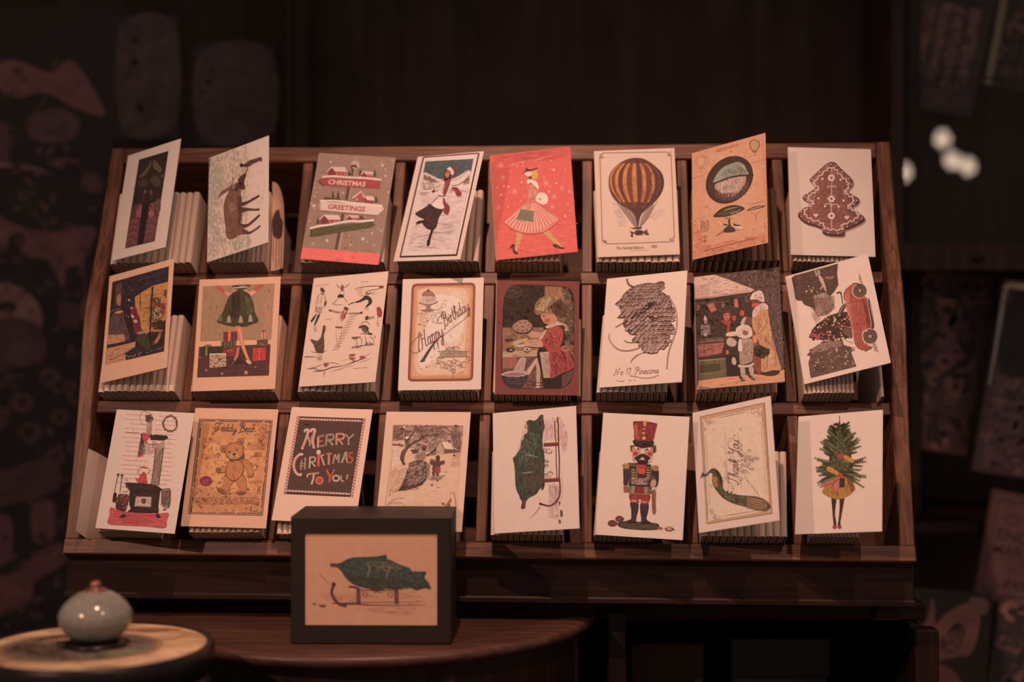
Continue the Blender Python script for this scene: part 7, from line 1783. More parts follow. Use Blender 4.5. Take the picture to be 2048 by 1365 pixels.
def a_peacock(A):
    A.P('8f6248', [148, 245, 798, 100, 875, 1218, 215, 1322]); A.P('bd8862', [158, 250, 785, 112, 866, 1210, 220, 1312]); A.HT(['c89470', 'b47e5a', 'a8724f'], [160, 255, 780, 120, 862, 1205, 224, 1305], 300, 70, 84, 20, 20)
    A.B('dba988', [185, 300, 205, 275, 740, 160, 760, 200, 800, 600, 840, 1150, 820, 1185, 260, 1285, 235, 1260, 200, 700], 3); A.HT(['dfae8e', 'd9a585', 'e0b294'], [200, 300, 745, 175, 825, 1160, 250, 1270], 200, 90, 84, 20, 20)
    k = '5a443c'
    A.L(k, 6, [305, 265, 470, 228, 640, 192], taper=2); A.L(k, 6, [370, 1240, 540, 1215, 720, 1185], taper=2); A.L('a87c60', 5, [205, 420, 225, 700, 250, 1130], False); A.L('a87c60', 5, [758, 290, 785, 640, 812, 1030], False)
    for x, y, r, a, d in ((265, 285, 28, 0, 1), (240, 300, 22, 90, -1), (210, 300, 18, 200, 1), (205, 370, 16, 90, 1), (225, 320, 20, 0, -1), (680, 190, 28, 0, 1), (735, 180, 22, 90, 1), (748, 240, 22, 0, -1), (745, 205, 18, 60, 1),
                          (330, 1245, 28, 0, 1), (260, 1175, 20, 0, 1), (280, 1230, 24, 90, -1), (300, 1260, 18, 0, 1), (270, 1200, 16, 30, 1)):
        scroll(A, '7a6054', 6, x, y, r, a, d)
    A.L('a58070', 5, [398, 405, 410, 600, 435, 990], False); A.L('a58070', 5, [525, 395, 535, 500], False); A.L('a58070', 4, [560, 890, 570, 990], False)
    # Thank You, running up the card
    A.S('6b5148', 9, 'Thank You', 530, 925, 100, -89, .90, .25)
    for x, y, r, a, d in ((470, 650, 24, 0, 1), (455, 480, 22, 90, 1), (480, 470, 18, 0, -1), (490, 935, 26, 90, 1)):
        scroll(A, '9a7868', 5, x, y, r, a, d)
    A.E('6b5148', 495, 433, 8); A.E('9a7868', 482, 966, 8)
    for x, y, r, a, d in ((545, 525, 28, 0, 1), (555, 580, 26, 90, 1), (560, 640, 24, 0, -1), (610, 630, 26, 0, 1), (620, 680, 24, 90, 1), (625, 740, 28, 0, -1), (575, 700, 30, 180, 1), (560, 770, 26, 0, 1), (600, 800, 24, 0, -1), (555, 860, 26, 0, 1),
                          (660, 650, 24, 0, 1), (660, 700, 22, 0, -1), (690, 670, 20, 90, 1), (720, 655, 22, 0, 1), (640, 590, 20, 0, -1), (670, 760, 18, 0, 1), (570, 740, 20, 0, -1), (600, 670, 18, 180, -1)):
        scroll(A, '7a5f54', 7, x, y, r, a, d)
    A.D(['8a6c5e'], [560, 560, 640, 560, 740, 660, 640, 820, 570, 800], 26, 4, 7)
    # feet
    A.L('a87c66', 6, [425, 850, 405, 830, 410, 770, 400, 720]); A.L('a87c66', 6, [385, 890, 430, 850]); A.L('a87c66', 5, [400, 720, 380, 690]); A.L('a87c66', 5, [400, 725, 402, 685]); A.L('a87c66', 5, [375, 740, 400, 735]); A.L('a87c66', 6, [380, 855, 415, 850])
    # peacock
    A.B('46443f', [160, 858, 165, 830, 180, 805, 205, 820, 240, 790, 265, 765, 300, 765, 335, 790, 365, 840, 380, 890, 382, 960, 420, 1000, 480, 1020, 560, 1030, 640, 1038, 720, 1045, 790, 1070, 840, 1110, 858, 1150, 820, 1185, 760, 1188, 700, 1170,
                   620, 1150, 520, 1125, 440, 1095, 370, 1050, 320, 990, 285, 940, 270, 870, 275, 815, 245, 810, 215, 842, 180, 845], 3)
    A.HT(['57442f', '80603e', '6b5030', '3f3429'], [290, 790, 350, 810, 378, 880, 378, 960, 300, 950, 278, 870], 200, 30, 84, 8, 12); A.HT(['a8784a', 'b58450', '946438'], [280, 840, 320, 850, 330, 950, 298, 950, 275, 880], 110, 26, 84, 7, 14); A.HT(['343a3a', '2b302f'], [275, 768, 330, 785, 370, 860, 378, 950, 350, 880, 310, 800], 80, 36, 60, 8, 20)
    A.HT(['46564f', '556058', '3a4a46', '5f6b5c', '33403e'], [300, 955, 375, 960, 420, 1005, 620, 1045, 615, 1145, 450, 1095, 340, 1010], 330, 26, 20, 8, 40); A.D(['34403f', '6a7460', '2b3534'], [310, 965, 375, 965, 620, 1050, 610, 1140, 380, 1050], 60, 5, 9)
    A.HT(['7d5d3c', '94704a', '5b4630', 'a8825a', '463a2c'], [615, 1045, 790, 1075, 850, 1140, 800, 1182, 620, 1148], 300, 90, 17, 5, 8)
    for k in range(5):
        A.L('a9825a', 8, [620, 1060 + k * 20, 720, 1080 + k * 22, 820, 1110 + k * 16]); A.L('3f3429', 6, [620, 1072 + k * 20, 720, 1092 + k * 22, 810, 1122 + k * 15])
    for x, y in ((828, 1118), (838, 1140), (825, 1162), (800, 1178), (790, 1108)):
        A.E('3a3730', x, y, 15, 10, 20); A.E('5b6a60', x, y, 7, 5, 20)
    A.L('3f6068', 11, [185, 838, 215, 836, 240, 810, 270, 790, 300, 790]); A.L('2b4550', 6, [240, 800, 270, 775, 305, 775]); A.B('35505a', [165, 835, 178, 805, 198, 825, 190, 845]); A.L('5b463a', 5, [165, 845, 155, 862]); A.L('4b5550', 4, [178, 808, 182, 792])


def a_fir_lady(A):
    # legs
    A.B('2b2624', [445, 905, 492, 905, 485, 1000, 480, 1080, 490, 1140, 492, 1190, 470, 1195, 458, 1120, 450, 1010]); A.B('2b2624', [528, 905, 572, 900, 560, 1000, 545, 1080, 535, 1140, 532, 1190, 505, 1192, 515, 1120, 525, 1010]); A.HT(['3f3a36', '1f1b1a'], [450, 910, 488, 910, 478, 1080, 488, 1185, 472, 1185, 458, 1060], 60, 70, 88, 4); A.HT(['3f3a36', '1f1b1a'], [530, 910, 568, 905, 545, 1080, 530, 1180, 512, 1185, 528, 1060], 60, 70, 92, 4)
    A.B('8a3430', [455, 1190, 490, 1185, 498, 1205, 480, 1225, 460, 1215]); A.B('8a3430', [505, 1188, 540, 1185, 545, 1205, 528, 1222, 508, 1212])
    # skirt
    A.B('9c6a30', [420, 700, 500, 690, 580, 690, 640, 705, 672, 780, 680, 825, 640, 870, 580, 905, 500, 925, 430, 905, 380, 880, 352, 855, 375, 790]); A.HT(['a87538', '8a5828', 'b58240', '96602e'], [425, 710, 630, 710, 672, 820, 580, 898, 500, 915, 365, 855], 260, 80, 80, 14, 30); A.HT(['7a4a28', '6a3f26'], [590, 700, 640, 715, 676, 820, 640, 860], 60, 60, 70, 7)
    A.L('8a5a2c', 5, [355, 858, 380, 880, 430, 906, 500, 925, 580, 906, 640, 870, 680, 826])
    A.P('2f2824', [525, 715, 580, 710, 575, 805, 520, 812]); A.B('a85a4c', [330, 800, 380, 760, 440, 730, 500, 718, 515, 722, 460, 760, 400, 785, 345, 805]); A.B('9c5044', [450, 800, 480, 745, 510, 720, 525, 730, 520, 800, 495, 875, 465, 840]); A.HT(['b86a58', '7d3c34', 'c88070'], [455, 800, 510, 730, 518, 800, 495, 862], 50, 50, 80, 6); A.L('5a2c28', 5, [330, 808, 400, 785, 470, 750, 515, 722]); A.L('5a2c28', 5, [445, 800, 480, 750, 512, 724])
    # fir: layered sprigs drawn from the tip down
    def sprig(x, y, ln, ang, w, cs):
        a = R(ang)
        A.L(cs[0], 9, [x, y, x + math.cos(a) * ln * 1.04, y + math.sin(a) * ln * 1.04], False, 1)
        for k in range(9):
            t = k / 8
            px, py = x + math.cos(a) * ln * t, y + math.sin(a) * ln * t
            for s_ in (-1, 1):
                q = a + s_ * R(28)
                l2 = w * (1.2 - t * .45)
                A.L(A.rnd.choice(cs), 15 - 6 * t, [px, py, px + math.cos(q) * l2 * .6, py + math.sin(q) * l2 * .6, px + math.cos(q + s_ * -.15) * l2, py + math.sin(q + s_ * -.15) * l2], True, 1)
                A.z -= 2.5e-6
    D_, M_, L_ = ['27332a', '2f3d31', '223029'], ['364a3a', '3f5442', '2c3d31'], ['4f6a50', '5a7558', '425c47']
    A.B('2c3a2f', [525, 85, 530, 150, 555, 210, 560, 260, 600, 320, 610, 400, 640, 480, 650, 560, 660, 640, 640, 700, 560, 700, 500, 700, 420, 680, 400, 600, 420, 520, 440, 440, 450, 360, 480, 280, 500, 220, 518, 150])
    lay = [(200, 30, 60), (240, 60, 100), (290, 70, 130), (340, 85, 160), (395, 90, 185), (450, 95, 205), (505, 100, 225), (560, 110, 235), (615, 120, 235), (660, 120, 240)]
    for i, (y, x0, ln) in enumerate(lay):
        for s_ in (-1, 1):
            for j in range(5):
                st_ = 526 + s_ * A.rnd.uniform(0, x0 * .5)
                ang = (-20 - j * 7 + A.rnd.uniform(-8, 8)) if i < 7 else (-6 + A.rnd.uniform(-14, 26))
                if i >= 8:
                    ang = A.rnd.uniform(-8, 34)
                sprig(st_, y + A.rnd.uniform(-14, 26), ln * A.rnd.uniform(.62, 1.0) * (.92 if s_ < 0 else .95), ang if s_ > 0 else 180 - ang, 30, (D_, M_, L_, M_, D_)[j])
    A.HT(['2b352b', '364536'], [525, 200, 550, 300, 570, 560, 570, 680, 490, 680, 490, 560, 510, 300], 160, 40, 86, 9, 40); A.HT(['4a654d', '3c5340'], [525, 180, 600, 420, 640, 640, 430, 640, 470, 400], 120, 34, 60, 12, 60)
    A.L('33402f', 7, [524, 85, 526, 140, 530, 200]); A.E('b57a5a', 490, 196, 12)
    # ribbons
    A.B('a8382f', [510, 482, 540, 475, 572, 480, 575, 505, 540, 512, 512, 508]); A.B('b8743a', [575, 488, 605, 492, 640, 512, 672, 530, 665, 555, 640, 560, 600, 540, 570, 515]); A.HT(['cf8f50', '96582c'], [580, 495, 665, 535, 650, 555, 590, 525], 40, 30, 30, 6); A.L('6a3c24', 5, [612, 500, 600, 540])
    A.B('b8793c', [398, 610, 420, 598, 460, 618, 500, 645, 525, 665, 515, 690, 480, 680, 430, 655, 402, 635]); A.HT(['cf9252', '9a5e30'], [405, 612, 515, 668, 505, 685, 420, 645], 50, 36, 28, 6); A.B('a8382f', [520, 665, 545, 670, 570, 705, 555, 722, 530, 705, 512, 690]); A.L('6a3c24', 5, [480, 630, 468, 672])

# ================================================================ THE 24 DISPLAY CARDS
# corner order TL TR BR BL on each card; pose = width-wise, up and outward position in the rack, then pitch, turn, roll; width, height
CARDS = [
 (a_forest, (-0.5217, 0.0980, 0.0358, 7.7, -33.1, -6.7, 0.1064, 0.1497), [285, 225, 805, 50, 655, 1140, 115, 1275], (200, 155, 134), 'white', 'white bordered card with a dark forest and campfire picture, top left'),
 (a_moose, (-0.3957, 0.0958, 0.0356, 7.3, -30.7, 0.0, 0.1066, 0.1480), [143, 248, 735, 18, 733, 1092, 120, 1288], (214, 166, 143), 'white', 'greeting card with a brown moose drawn sideways on pale green'),
 (a_greetings, (-0.2739, 0.1009, 0.0346, 9.9, -5.5, -7.9, 0.1048, 0.1466), [242, 128, 1008, 180, 832, 1248, 58, 1192], (206, 160, 138), 'white', 'grey CHRISTMAS GREETINGS card with snowy red, white and green signposts'),
 (a_skater, (-0.1529, 0.0961, 0.0354, 7.7, -27.6, -13.8, 0.1060, 0.1486), [325, 165, 992, 115, 748, 1192, 88, 1220], (226, 178, 156), 'white', 'greeting card of a woman skating in a dark skirt and red scarf'),
 (a_red_lady, (-0.0208, 0.0978, 0.0346, 7.4, -5.9, 3.4, 0.1053, 0.1456), [78, 207, 878, 118, 952, 1168, 138, 1255], (226, 178, 156), 'white', 'bright red greeting card with a striding woman in a pleated coat and green bag'),
 (a_balloon, (0.1093, 0.1017, 0.0342, 7.8, -0.5, 1.8, 0.1041, 0.1468), [92, 112, 893, 80, 948, 1145, 130, 1175], (226, 182, 160), 'cream', 'cream card with a striped orange and brown hot air balloon'),
 (a_airship, (0.2292, 0.0971, 0.0355, 6.8, -34.0, -4.7, 0.1061, 0.1487), [92, 255, 832, 58, 850, 1150, 105, 1328], (222, 176, 154), 'warm', 'orange-tan card with a large tilted green airship balloon and a parachute'),
 (a_gingerbread, (0.3531, 0.1036, 0.0356, 7.7, 2.9, -0.4, 0.1066, 0.1476), [82, 97, 908, 118, 957, 1195, 110, 1175], (198, 152, 130), 'white', 'plain card with an iced gingerbread fir tree biscuit'),
 (a_sleigh_window, (-0.5122, -0.0732, 0.0351, 2.4, -24.3, 1.9, 0.1058, 0.1470), [140, 210, 800, 40, 712, 1125, 62, 1290], (210, 166, 146), 'warm', 'white bordered card of children at a glowing Christmas shop window at night'),
 (a_green_skirt, (-0.3944, -0.0839, 0.0350, 7.0, -3.3, 0.6, 0.1056, 0.1472), [148, 98, 957, 68, 900, 1192, 72, 1218], (222, 178, 158), 'warm', 'card showing a green bell skirt and bare legs among wrapped presents'),
 (a_swimmers, (-0.2611, -0.0775, 0.0352, 1.6, -17.3, -3.5, 0.1055, 0.1485), [188, 105, 935, 42, 800, 1145, 38, 1200], (228, 182, 160), 'cream', 'pale card covered with small ink sketches of skaters and swimmers'),
 (a_birthday, (-0.1368, -0.0814, 0.0336, 6.3, -2.8, -0.3, 0.1029, 0.1460), [130, 92, 938, 80, 908, 1195, 85, 1210], (232, 184, 164), 'white', 'white card with an orange Happy Birthday panel and a cake stand'),
 (a_cookie_girl, (-0.0170, -0.0861, 0.0332, 14.1, 3.8, 0.8, 0.1029, 0.1433), [90, 105, 920, 115, 910, 1258, 78, 1245], (226, 178, 156), 'white', 'brown bordered card of a small girl in a red dress making biscuits'),
 (a_pinecone, (0.1106, -0.0779, 0.0351, 1.4, -21.2, -4.5, 0.1057, 0.1474), [172, 138, 975, 58, 918, 1172, 92, 1232], (228, 180, 160), 'white', 'white card with a large engraved brown pine cone'),
 (a_market, (0.2293, -0.0812, 0.0368, -2.0, -15.0, -0.1, 0.1062, 0.1559), [75, 120, 908, 25, 980, 1168, 88, 1255], (222, 174, 152), 'white', 'card of a woman in a long coat and a child at a night stall'),
 (a_red_car, (0.3595, -0.0731, 0.0357, -4.2, -22.6, 6.8, 0.1053, 0.1519), [30, 248, 848, 25, 1085, 1110, 218, 1335], (222, 174, 154), 'white', 'tilted card with a red car and a fir tree printed sideways'),
 (a_stove, (-0.4916, -0.2601, 0.0347, 7.9, -10.0, -6.3, 0.1051, 0.1465), [273, 57, 1042, 93, 850, 1303, 50, 1245], (206, 160, 140), 'white', 'white card with a black iron stove, red kettle and red rug'),
 (a_teddy, (-0.3881, -0.2567, 0.0343, 4.4, -1.7, -1.6, 0.1040, 0.1474), [185, 57, 1007, 73, 888, 1265, 32, 1240], (216, 172, 150), 'warm', 'cream bordered Teddy Bear card with a walking bear on brown parchment'),
 (a_merry, (-0.2792, -0.2485, 0.0340, -2.4, -5.5, -3.8, 0.1033, 0.1475), [222, 72, 1025, 100, 855, 1245, 15, 1208], (226, 180, 156), 'ivory', 'cream card with a black MERRY CHRISTMAS TO YOU panel edged in candy canes'),
 (a_snow_walk, (-0.1539, -0.2597, 0.0346, 3.5, -7.1, -2.8, 0.1050, 0.1468), [140, 42, 985, 52, 890, 1245, 30, 1234], (224, 176, 154), 'ivory', 'card of two figures dragging a fir tree through snow, partly behind the black box frame'),
 (a_sled_tree, (-0.0125, -0.2626, 0.0339, 8.8, -15.4, -0.5, 0.1040, 0.1450), [78, 108, 913, 40, 943, 1262, 98, 1318], (222, 174, 154), 'white', 'white card with a wrapped green fir on a red sled printed sideways'),
 (a_nutcracker, (0.1053, -0.2627, 0.0336, 8.1, -6.0, -5.0, 0.1026, 0.1467), [160, 53, 1022, 98, 950, 1328, 75, 1278], (214, 164, 142), 'white', 'card with a standing nutcracker soldier in a tall red hat'),
 (a_peacock, (0.2266, -0.2604, 0.0352, 5.8, -36.4, -1.8, 0.1063, 0.1461), [75, 207, 855, 35, 947, 1285, 140, 1410], (222, 174, 154), 'white', 'Thank You card with a peacock and tan border, printed sideways'),
 (a_fir_lady, (0.3379, -0.2604, 0.0332, 3.4, -28.3, -6.1, 0.1026, 0.1443), [110, 88, 957, 30, 942, 1240, 80, 1278], (216, 166, 146), 'white', 'white card of a fir tree wearing a mustard skirt on black stockinged legs'),
]


def eul(rx, ry, rz):
    return Matrix.Rotation(R(rz), 3, 'Z') @ Matrix.Rotation(R(ry), 3, 'Y') @ Matrix.Rotation(R(rx), 3, 'X')


def card_matrix(a, u, n, rx, ry, rz):
    Rm = eul(rx, ry, rz)                       # in the rack's width / up / outward axes
    f = lambda v: EX * v[0] + EU * v[1] + EN * v[2]
    X, Z, N = f(Rm @ Vector((1, 0, 0))), f(Rm @ Vector((0, 1, 0))), f(Rm @ Vector((0, 0, 1)))
    m = Matrix((X, -N, Z)).transposed().to_4x4()
    m.translation = W(a, u, n)
    return m


CT = .0007
for fn, pose, quad, ref, stock, label in CARDS:
    a, u, n, rx, ry, rz, w, h = pose
    t = empty('greeting_card')
    t.matrix_world = card_matrix(a, u, n, rx, ry, rz)
    tag(t, label, 'greeting card', 'greeting cards shown at the front of the rack compartments')
    m = MB()
    m.box((0, 0, 0), (w, CT, h), .00018)
    cov = m.build('front_cover', M[stock], t)
    A = Art(quad, w, h, ref=ref, seed=len(label))
    fn(A)
    A.build('printed_picture', M['ink'], cov)
    # the back leaf turns about the left-hand fold, a few degrees further in
    m = MB()
    k = R(.7)
    o0 = [(-.0004, CT * .5), (.0, CT * 1.15), (w * math.cos(k) * .985, CT * 1.15 + w * math.sin(k)), (w * math.cos(k) * .985 - .0002, CT * 1.9 + w * math.sin(k)), (.0002, CT * 2.1), (-.0007, CT * 1.3)]
    m.prism(o0, .0002, h - .0002, axis='z')
    m.build('back_leaf', M[stock], t)

# ================================================================ CARDS FILED EDGE-ON IN EACH COMPARTMENT
FILED = [(-0.5278, -0.016, -0.4153, 0.001), (-0.3969, -0.027, -0.3225, -0.01), (-0.2772, 0.063, -0.1657, 0.040), (-0.1557, 0.100, -0.0434, 0.029),
         (-0.0223, -0.060, 0.0609, 0.020), (0.1074, -0.043, 0.2146, 0.012), (0.2260, 0.010, 0.3407, 0.030), (0.3526, 0.005, 0.4267, 0.050),
         (-0.5177, -0.02, -0.4168, 0.020), (-0.3991, -0.015, -0.2883, 0.00), (-0.2642, 0.045, -0.1622, 0.045), (-0.1379, -0.027, -0.0346, -0.015),
         (-0.0207, 0.005, 0.0750, 0.005), (0.1068, 0.077, 0.1940, 0.050), (0.2291, -0.014, 0.3273, 0.039), (0.3592, -0.08, 0.4203, 0.005),
         (-0.4909, 0.033, -0.4201, -0.004), (-0.3803, -0.03, -0.2924, -0.030), (-0.2746, -0.002, -0.1904, -0.009), (-0.1427, -0.029, -0.0624, -0.010),
         (-0.0180, -0.012, 0.0674, -0.009), (0.1026, 0.069, 0.1739, 0.043), (0.2234, -0.025, 0.3296, 0.042), (0.3421, 0.05, 0.4114, 0.06)]
STOCK = ['ivory', 'ivory', 'ivory', 'ivory', 'warm', 'ivory', 'dark_edge', 'ivory', 'ivory', 'warm', 'ivory', 'cream', 'warm', 'cream', 'warm', 'ivory',
         'ivory', 'ivory', 'ivory', 'ivory', 'ivory', 'ivory', 'ivory', 'ivory']
M['dark_edge'] = paper('brown_printed_paper', (.26, .17, .12))
HF, DF = .1045, .1400


def filed_mesh(stock, wfront, wback, name='folded_card'):
    """a folded card seen on its fold: U-shaped in plan, fold to the front"""
    t = .0009
    pts_o, pts_i = [], []
    n = 7
    for k in range(n + 1):
        a = PI * k / n
        pts_o.append((-math.cos(a) * wfront / 2, wfront * .5 * (1 - math.sin(a))))
        pts_i.append((-math.cos(a) * (wfront / 2 - t), t + (wfront * .5 - t * .5) * (1 - math.sin(a))))
    pts_o = [(-wback / 2, DF)] + pts_o + [(wback / 2, DF)]
    pts_i = [(-wback / 2 + t, DF)] + pts_i + [(wback / 2 - t, DF)]
    m = MB()
    N = len(pts_o)
    for i in range(N - 1):
        a, b, c, d = pts_o[i], pts_o[i + 1], pts_i[i + 1], pts_i[i]
        m.poly([(*a, 0), (*b, 0), (*b, HF), (*a, HF)])
        m.poly([(*d, 0), (*c, 0), (*c, HF), (*d, HF)])
        m.poly([(*a, 0), (*b, 0), (*c, 0), (*d, 0)])
        m.poly([(*a, HF), (*b, HF), (*c, HF), (*d, HF)])
    for i in (0, -1):
        m.poly([(*pts_o[i], 0), (*pts_i[i], 0), (*pts_i[i], HF), (*pts_o[i], HF)])
    o = m.build(name, M[stock])
    e = MB()
    e.box((-.0026, .006, .0006), (.0016, DF - .004, HF - .004))
    e.build('envelope', M['env'], o)
    return o


protos = {}
SHORT = ['campfire', 'moose', 'CHRISTMAS GREETINGS', 'skating woman', 'bright red', 'striped balloon', 'airship', 'gingerbread tree', 'glowing shop window', 'green skirt', 'ink sketch', 'Happy Birthday',
         'biscuit girl', 'pine cone', 'night market', 'red car', 'black stove', 'Teddy Bear', 'MERRY CHRISTMAS', 'snowy fir dragging', 'sideways sled', 'nutcracker', 'peacock', 'fir tree woman']
TONE = {'white': 'white', 'ivory': 'cream', 'cream': 'cream', 'warm': 'buff', 'dark_edge': 'brown edged'}
rnd = random.Random(11)
for i, (al, ll, ar, lr) in enumerate(FILED):
    row, c = divmod(i, 8)
    u0 = SH[row] + .0006
    lo = (DIV[c - 1] + .0068 if c else aL(u0) + .019) + .0012
    hi = (DIV[c] - .0068 if c < 7 else aR(u0) - .019) - .0012
    cnt = 12
    wid = min(ar, hi) - max(al, lo)
    sx = wid / cnt * .97 / .0088
    hw = .0044 * sx + .0001
    b0_, b1_ = max(al, lo) + hw, min(ar, hi) - hw
    t0_, t1_ = max(b0_ + ll * HF, lo + hw), min(b1_ + lr * HF, hi - hw)
    sx = min(b1_ - b0_, t1_ - t0_) / (cnt - 1) * .955 / .0088
    lo_b, hi_b = max(al, lo) + hw, min(ar, hi) - hw
    # the tops must stay between the dividers as well
    lt, ht = max(lo_b + ll * HF, lo + hw), min(hi_b + lr * HF, hi - hw)
    st = STOCK[i]
    if st not in protos:
        protos[st] = filed_mesh(st, .0088, .0086)
        src = protos[st]
        fresh = True
    for k in range(cnt):
        t = k / (cnt - 1)
        b = lo_b + (hi_b - lo_b) * t
        tp = lt + (ht - lt) * t
        if fresh:
            o = src
            fresh = False
        else:
            o = src.copy() if False else protos[st].copy()
            COL.objects.link(o)
            e = protos[st].children[0].copy()
            COL.objects.link(e)
            e.parent = o
        j = 0
        lean = math.atan2(tp - b, HF)
        nmax = .0325
        cu, cv = CARDS[i][1], eul(*CARDS[i][1][3:6]) @ Vector((0, 0, 1))
        for ca, cuu in ((b - hw, u0), (b + hw, u0), (tp - hw, u0 + HF), (tp + hw, u0 + HF)):
            nmax = min(nmax, cu[2] - (cv[0] * (ca - cu[0]) + cv[1] * (cuu - cu[1])) / cv[2] - .0042)
        nn_ = nmax - (0 if k == 0 else rnd.uniform(.0002, .0022))
        # n of the cover plane grows to the right when it is swung open, so the file stays behind it
        Rm = Matrix.Rotation(-lean, 3, 'Z')
        f = lambda v: EX * v[0] + EU * v[1] + EN * v[2]
        X, Z = f(Rm @ Vector((1, 0, 0))), f(Rm @ Vector((0, 1, 0)))
        mt = Matrix((X, -EN, Z)).transposed().to_4x4()
        mt.translation = W(b + j, u0 + abs(math.sin(lean)) * hw, nn_)
        o.matrix_world = mt @ Matrix.Diagonal((sx, 1, 1, 1))
        tag(o, f'{TONE[st]} folded card filed edge-on behind the {SHORT[i]} card', 'greeting card', f'cards filed behind the {SHORT[i]} card')

# a second moose card standing further back, seen past the edge of the first
t = empty('greeting_card')
t.matrix_world = card_matrix(-.3195, SH[0] + .0008, .004, 3, -28, 0)
t['label'] = 'second moose card standing bent behind the right edge of the first'
t['category'] = 'greeting card'
# a short card: it slips in between the file and the divider
m = MB()
rows_ = []
for zz in (0, .035, .07, .105, .128):
    r_ = []
    for xx in [k / 8 for k in range(9)]:
        top = zz * (1 - .14 * xx * xx * (zz / .1) ** 2)
        r_.append((xx * .020, .0012 * math.sin(xx * 3) - (zz ** 2) * .5, top))
    rows_.append(r_)
m.grid(rows_)
m.grid([[(p[0], p[1] + .0006, p[2]) for p in r] for r in rows_])
m.build('card_sheet', M['warm'], t)
A = Art([0, 0, 200, 0, 200, 1000, 0, 1000], .020, .126, ref=(215, 170, 150), seed=77)
for x, y0, y1, wd in ((30, 560, 900, 9), (75, 540, 980, 10), (120, 560, 960, 10), (165, 520, 1000, 10)):
    A.L('3f2d2a', wd, [x, y0, x - 8, (y0 + y1) / 2, x + 4, y1])
A.B('4a342d', [6, 400, 70, 300, 150, 330, 190, 450, 185, 600, 120, 650, 40, 620, 6, 560])
o = A.build('printed_picture', M['ink'], t.children[0])
for v in o.data.vertices:
    xx = v.co.x / .020
    v.co.y += .0012 * math.sin(xx * 3) - (v.co.z ** 2) * .5 - .0001

# bent blank leaf, far left of the bottom row
t = empty('loose_card')
t.matrix_world = card_matrix(-.5135, SH[2] + .0006, .030, 0, 0, 0)
tag(t, 'blank cream folded card bent open against the left side panel of the bottom row', 'greeting card')
m = MB()
L1 = []
for k in range(15):
    s_ = k / 14
    L1.append([(-.0035 + .0165 * (s_ ** .75) * zz ** .9 * 1.0 + .004 * s_, -.004 * math.sin(PI * s_) + s_ * .085, zz * .1045) for zz in [q / 10 for q in range(11)]])
m.grid(L1)
m.grid([[(p[0] + .0005, p[1] + .0004, p[2]) for p in r] for r in L1])
m.build('bent_leaf', M['cream'], t)

# two thin bright sleeves standing clear of the files
for (aa, row, lean, lab) in ((.0855, 1, .0, 'thin pale bent card standing just right of the biscuit girl card'), (.4560, 1, .0, 'thin cream folded card alone by the right panel, under the red car card corner')):
    o = protos['cream'].copy(); COL.objects.link(o)
    e = protos['cream'].children[0].copy(); COL.objects.link(e); e.parent = o
    Rm = Matrix.Rotation(-lean, 3, 'Z')
    f = lambda v: EX * v[0] + EU * v[1] + EN * v[2]
    mt = Matrix((f(Rm @ Vector((1, 0, 0))), -EN, f(Rm @ Vector((0, 1, 0))))).transposed().to_4x4()
    mt.translation = W(aa, SH[row] + .0008, .018)
    o.matrix_world = mt @ Matrix.Diagonal((.5, 1, 1, 1))
    for key in ('group',):
        if key in o:
            del o[key]
    tag(o, lab, 'greeting card')

# ================================================================ DIM THINGS BEHIND, LEFT
BREF = (92, 78, 74)


def panel(name, label, cat, cx, cy, w, h, rot, depth, base, draw, thick=.006, lean=0, part='picture', group=None, edge=None):
    """a flat printed thing standing or hanging at a given distance; cx, cy, w, h are its place and size there"""
    s = depth / 2800
    t = empty(name, ((cx - 1024) * s, depth, CAMZ + (682.5 - cy) * s), (R(lean), R(rot), 0))
    tag(t, label, cat, group)
    W_, H2 = w * s, h * s
    m = MB(); m.box((-W_ / 2, .0002, -H2 / 2), (W_ / 2, thick, H2 / 2), min(.001, thick / 4))
    c = srgb(base); r = srgb(BREF)
    mt = paper('sheet_' + base, tuple(min(.8, a / b * .8) for a, b in zip(c, r)), .15, .8, 14)
    body = m.build('cover' if cat == 'book' else 'sheet', mt, t)
    if draw:
        A = Art([-w / 2, -h / 2, w / 2, -h / 2, w / 2, h / 2, -w / 2, h / 2], W_, H2, ref=BREF, seed=int(cx + cy), tone=False)
        draw(A, w, h)
        o = A.build(part, M['dim_ink'], body)
        o.location = (-W_ / 2, .0002, -H2 / 2)
    if edge:
        x0, x1, col = edge
        c = srgb(col)
        me_ = paper('edge_' + col, tuple(min(.8, a / b * .8) for a, b in zip(c, r)), .1, .7, 14)
        m = MB(); m.box((-W_ / 2 + x0 * s, -.006, -H2 / 2), (-W_ / 2 + x1 * s, .0001, H2 / 2), .001)
        m.build('page_edge', me_, t)
    return t


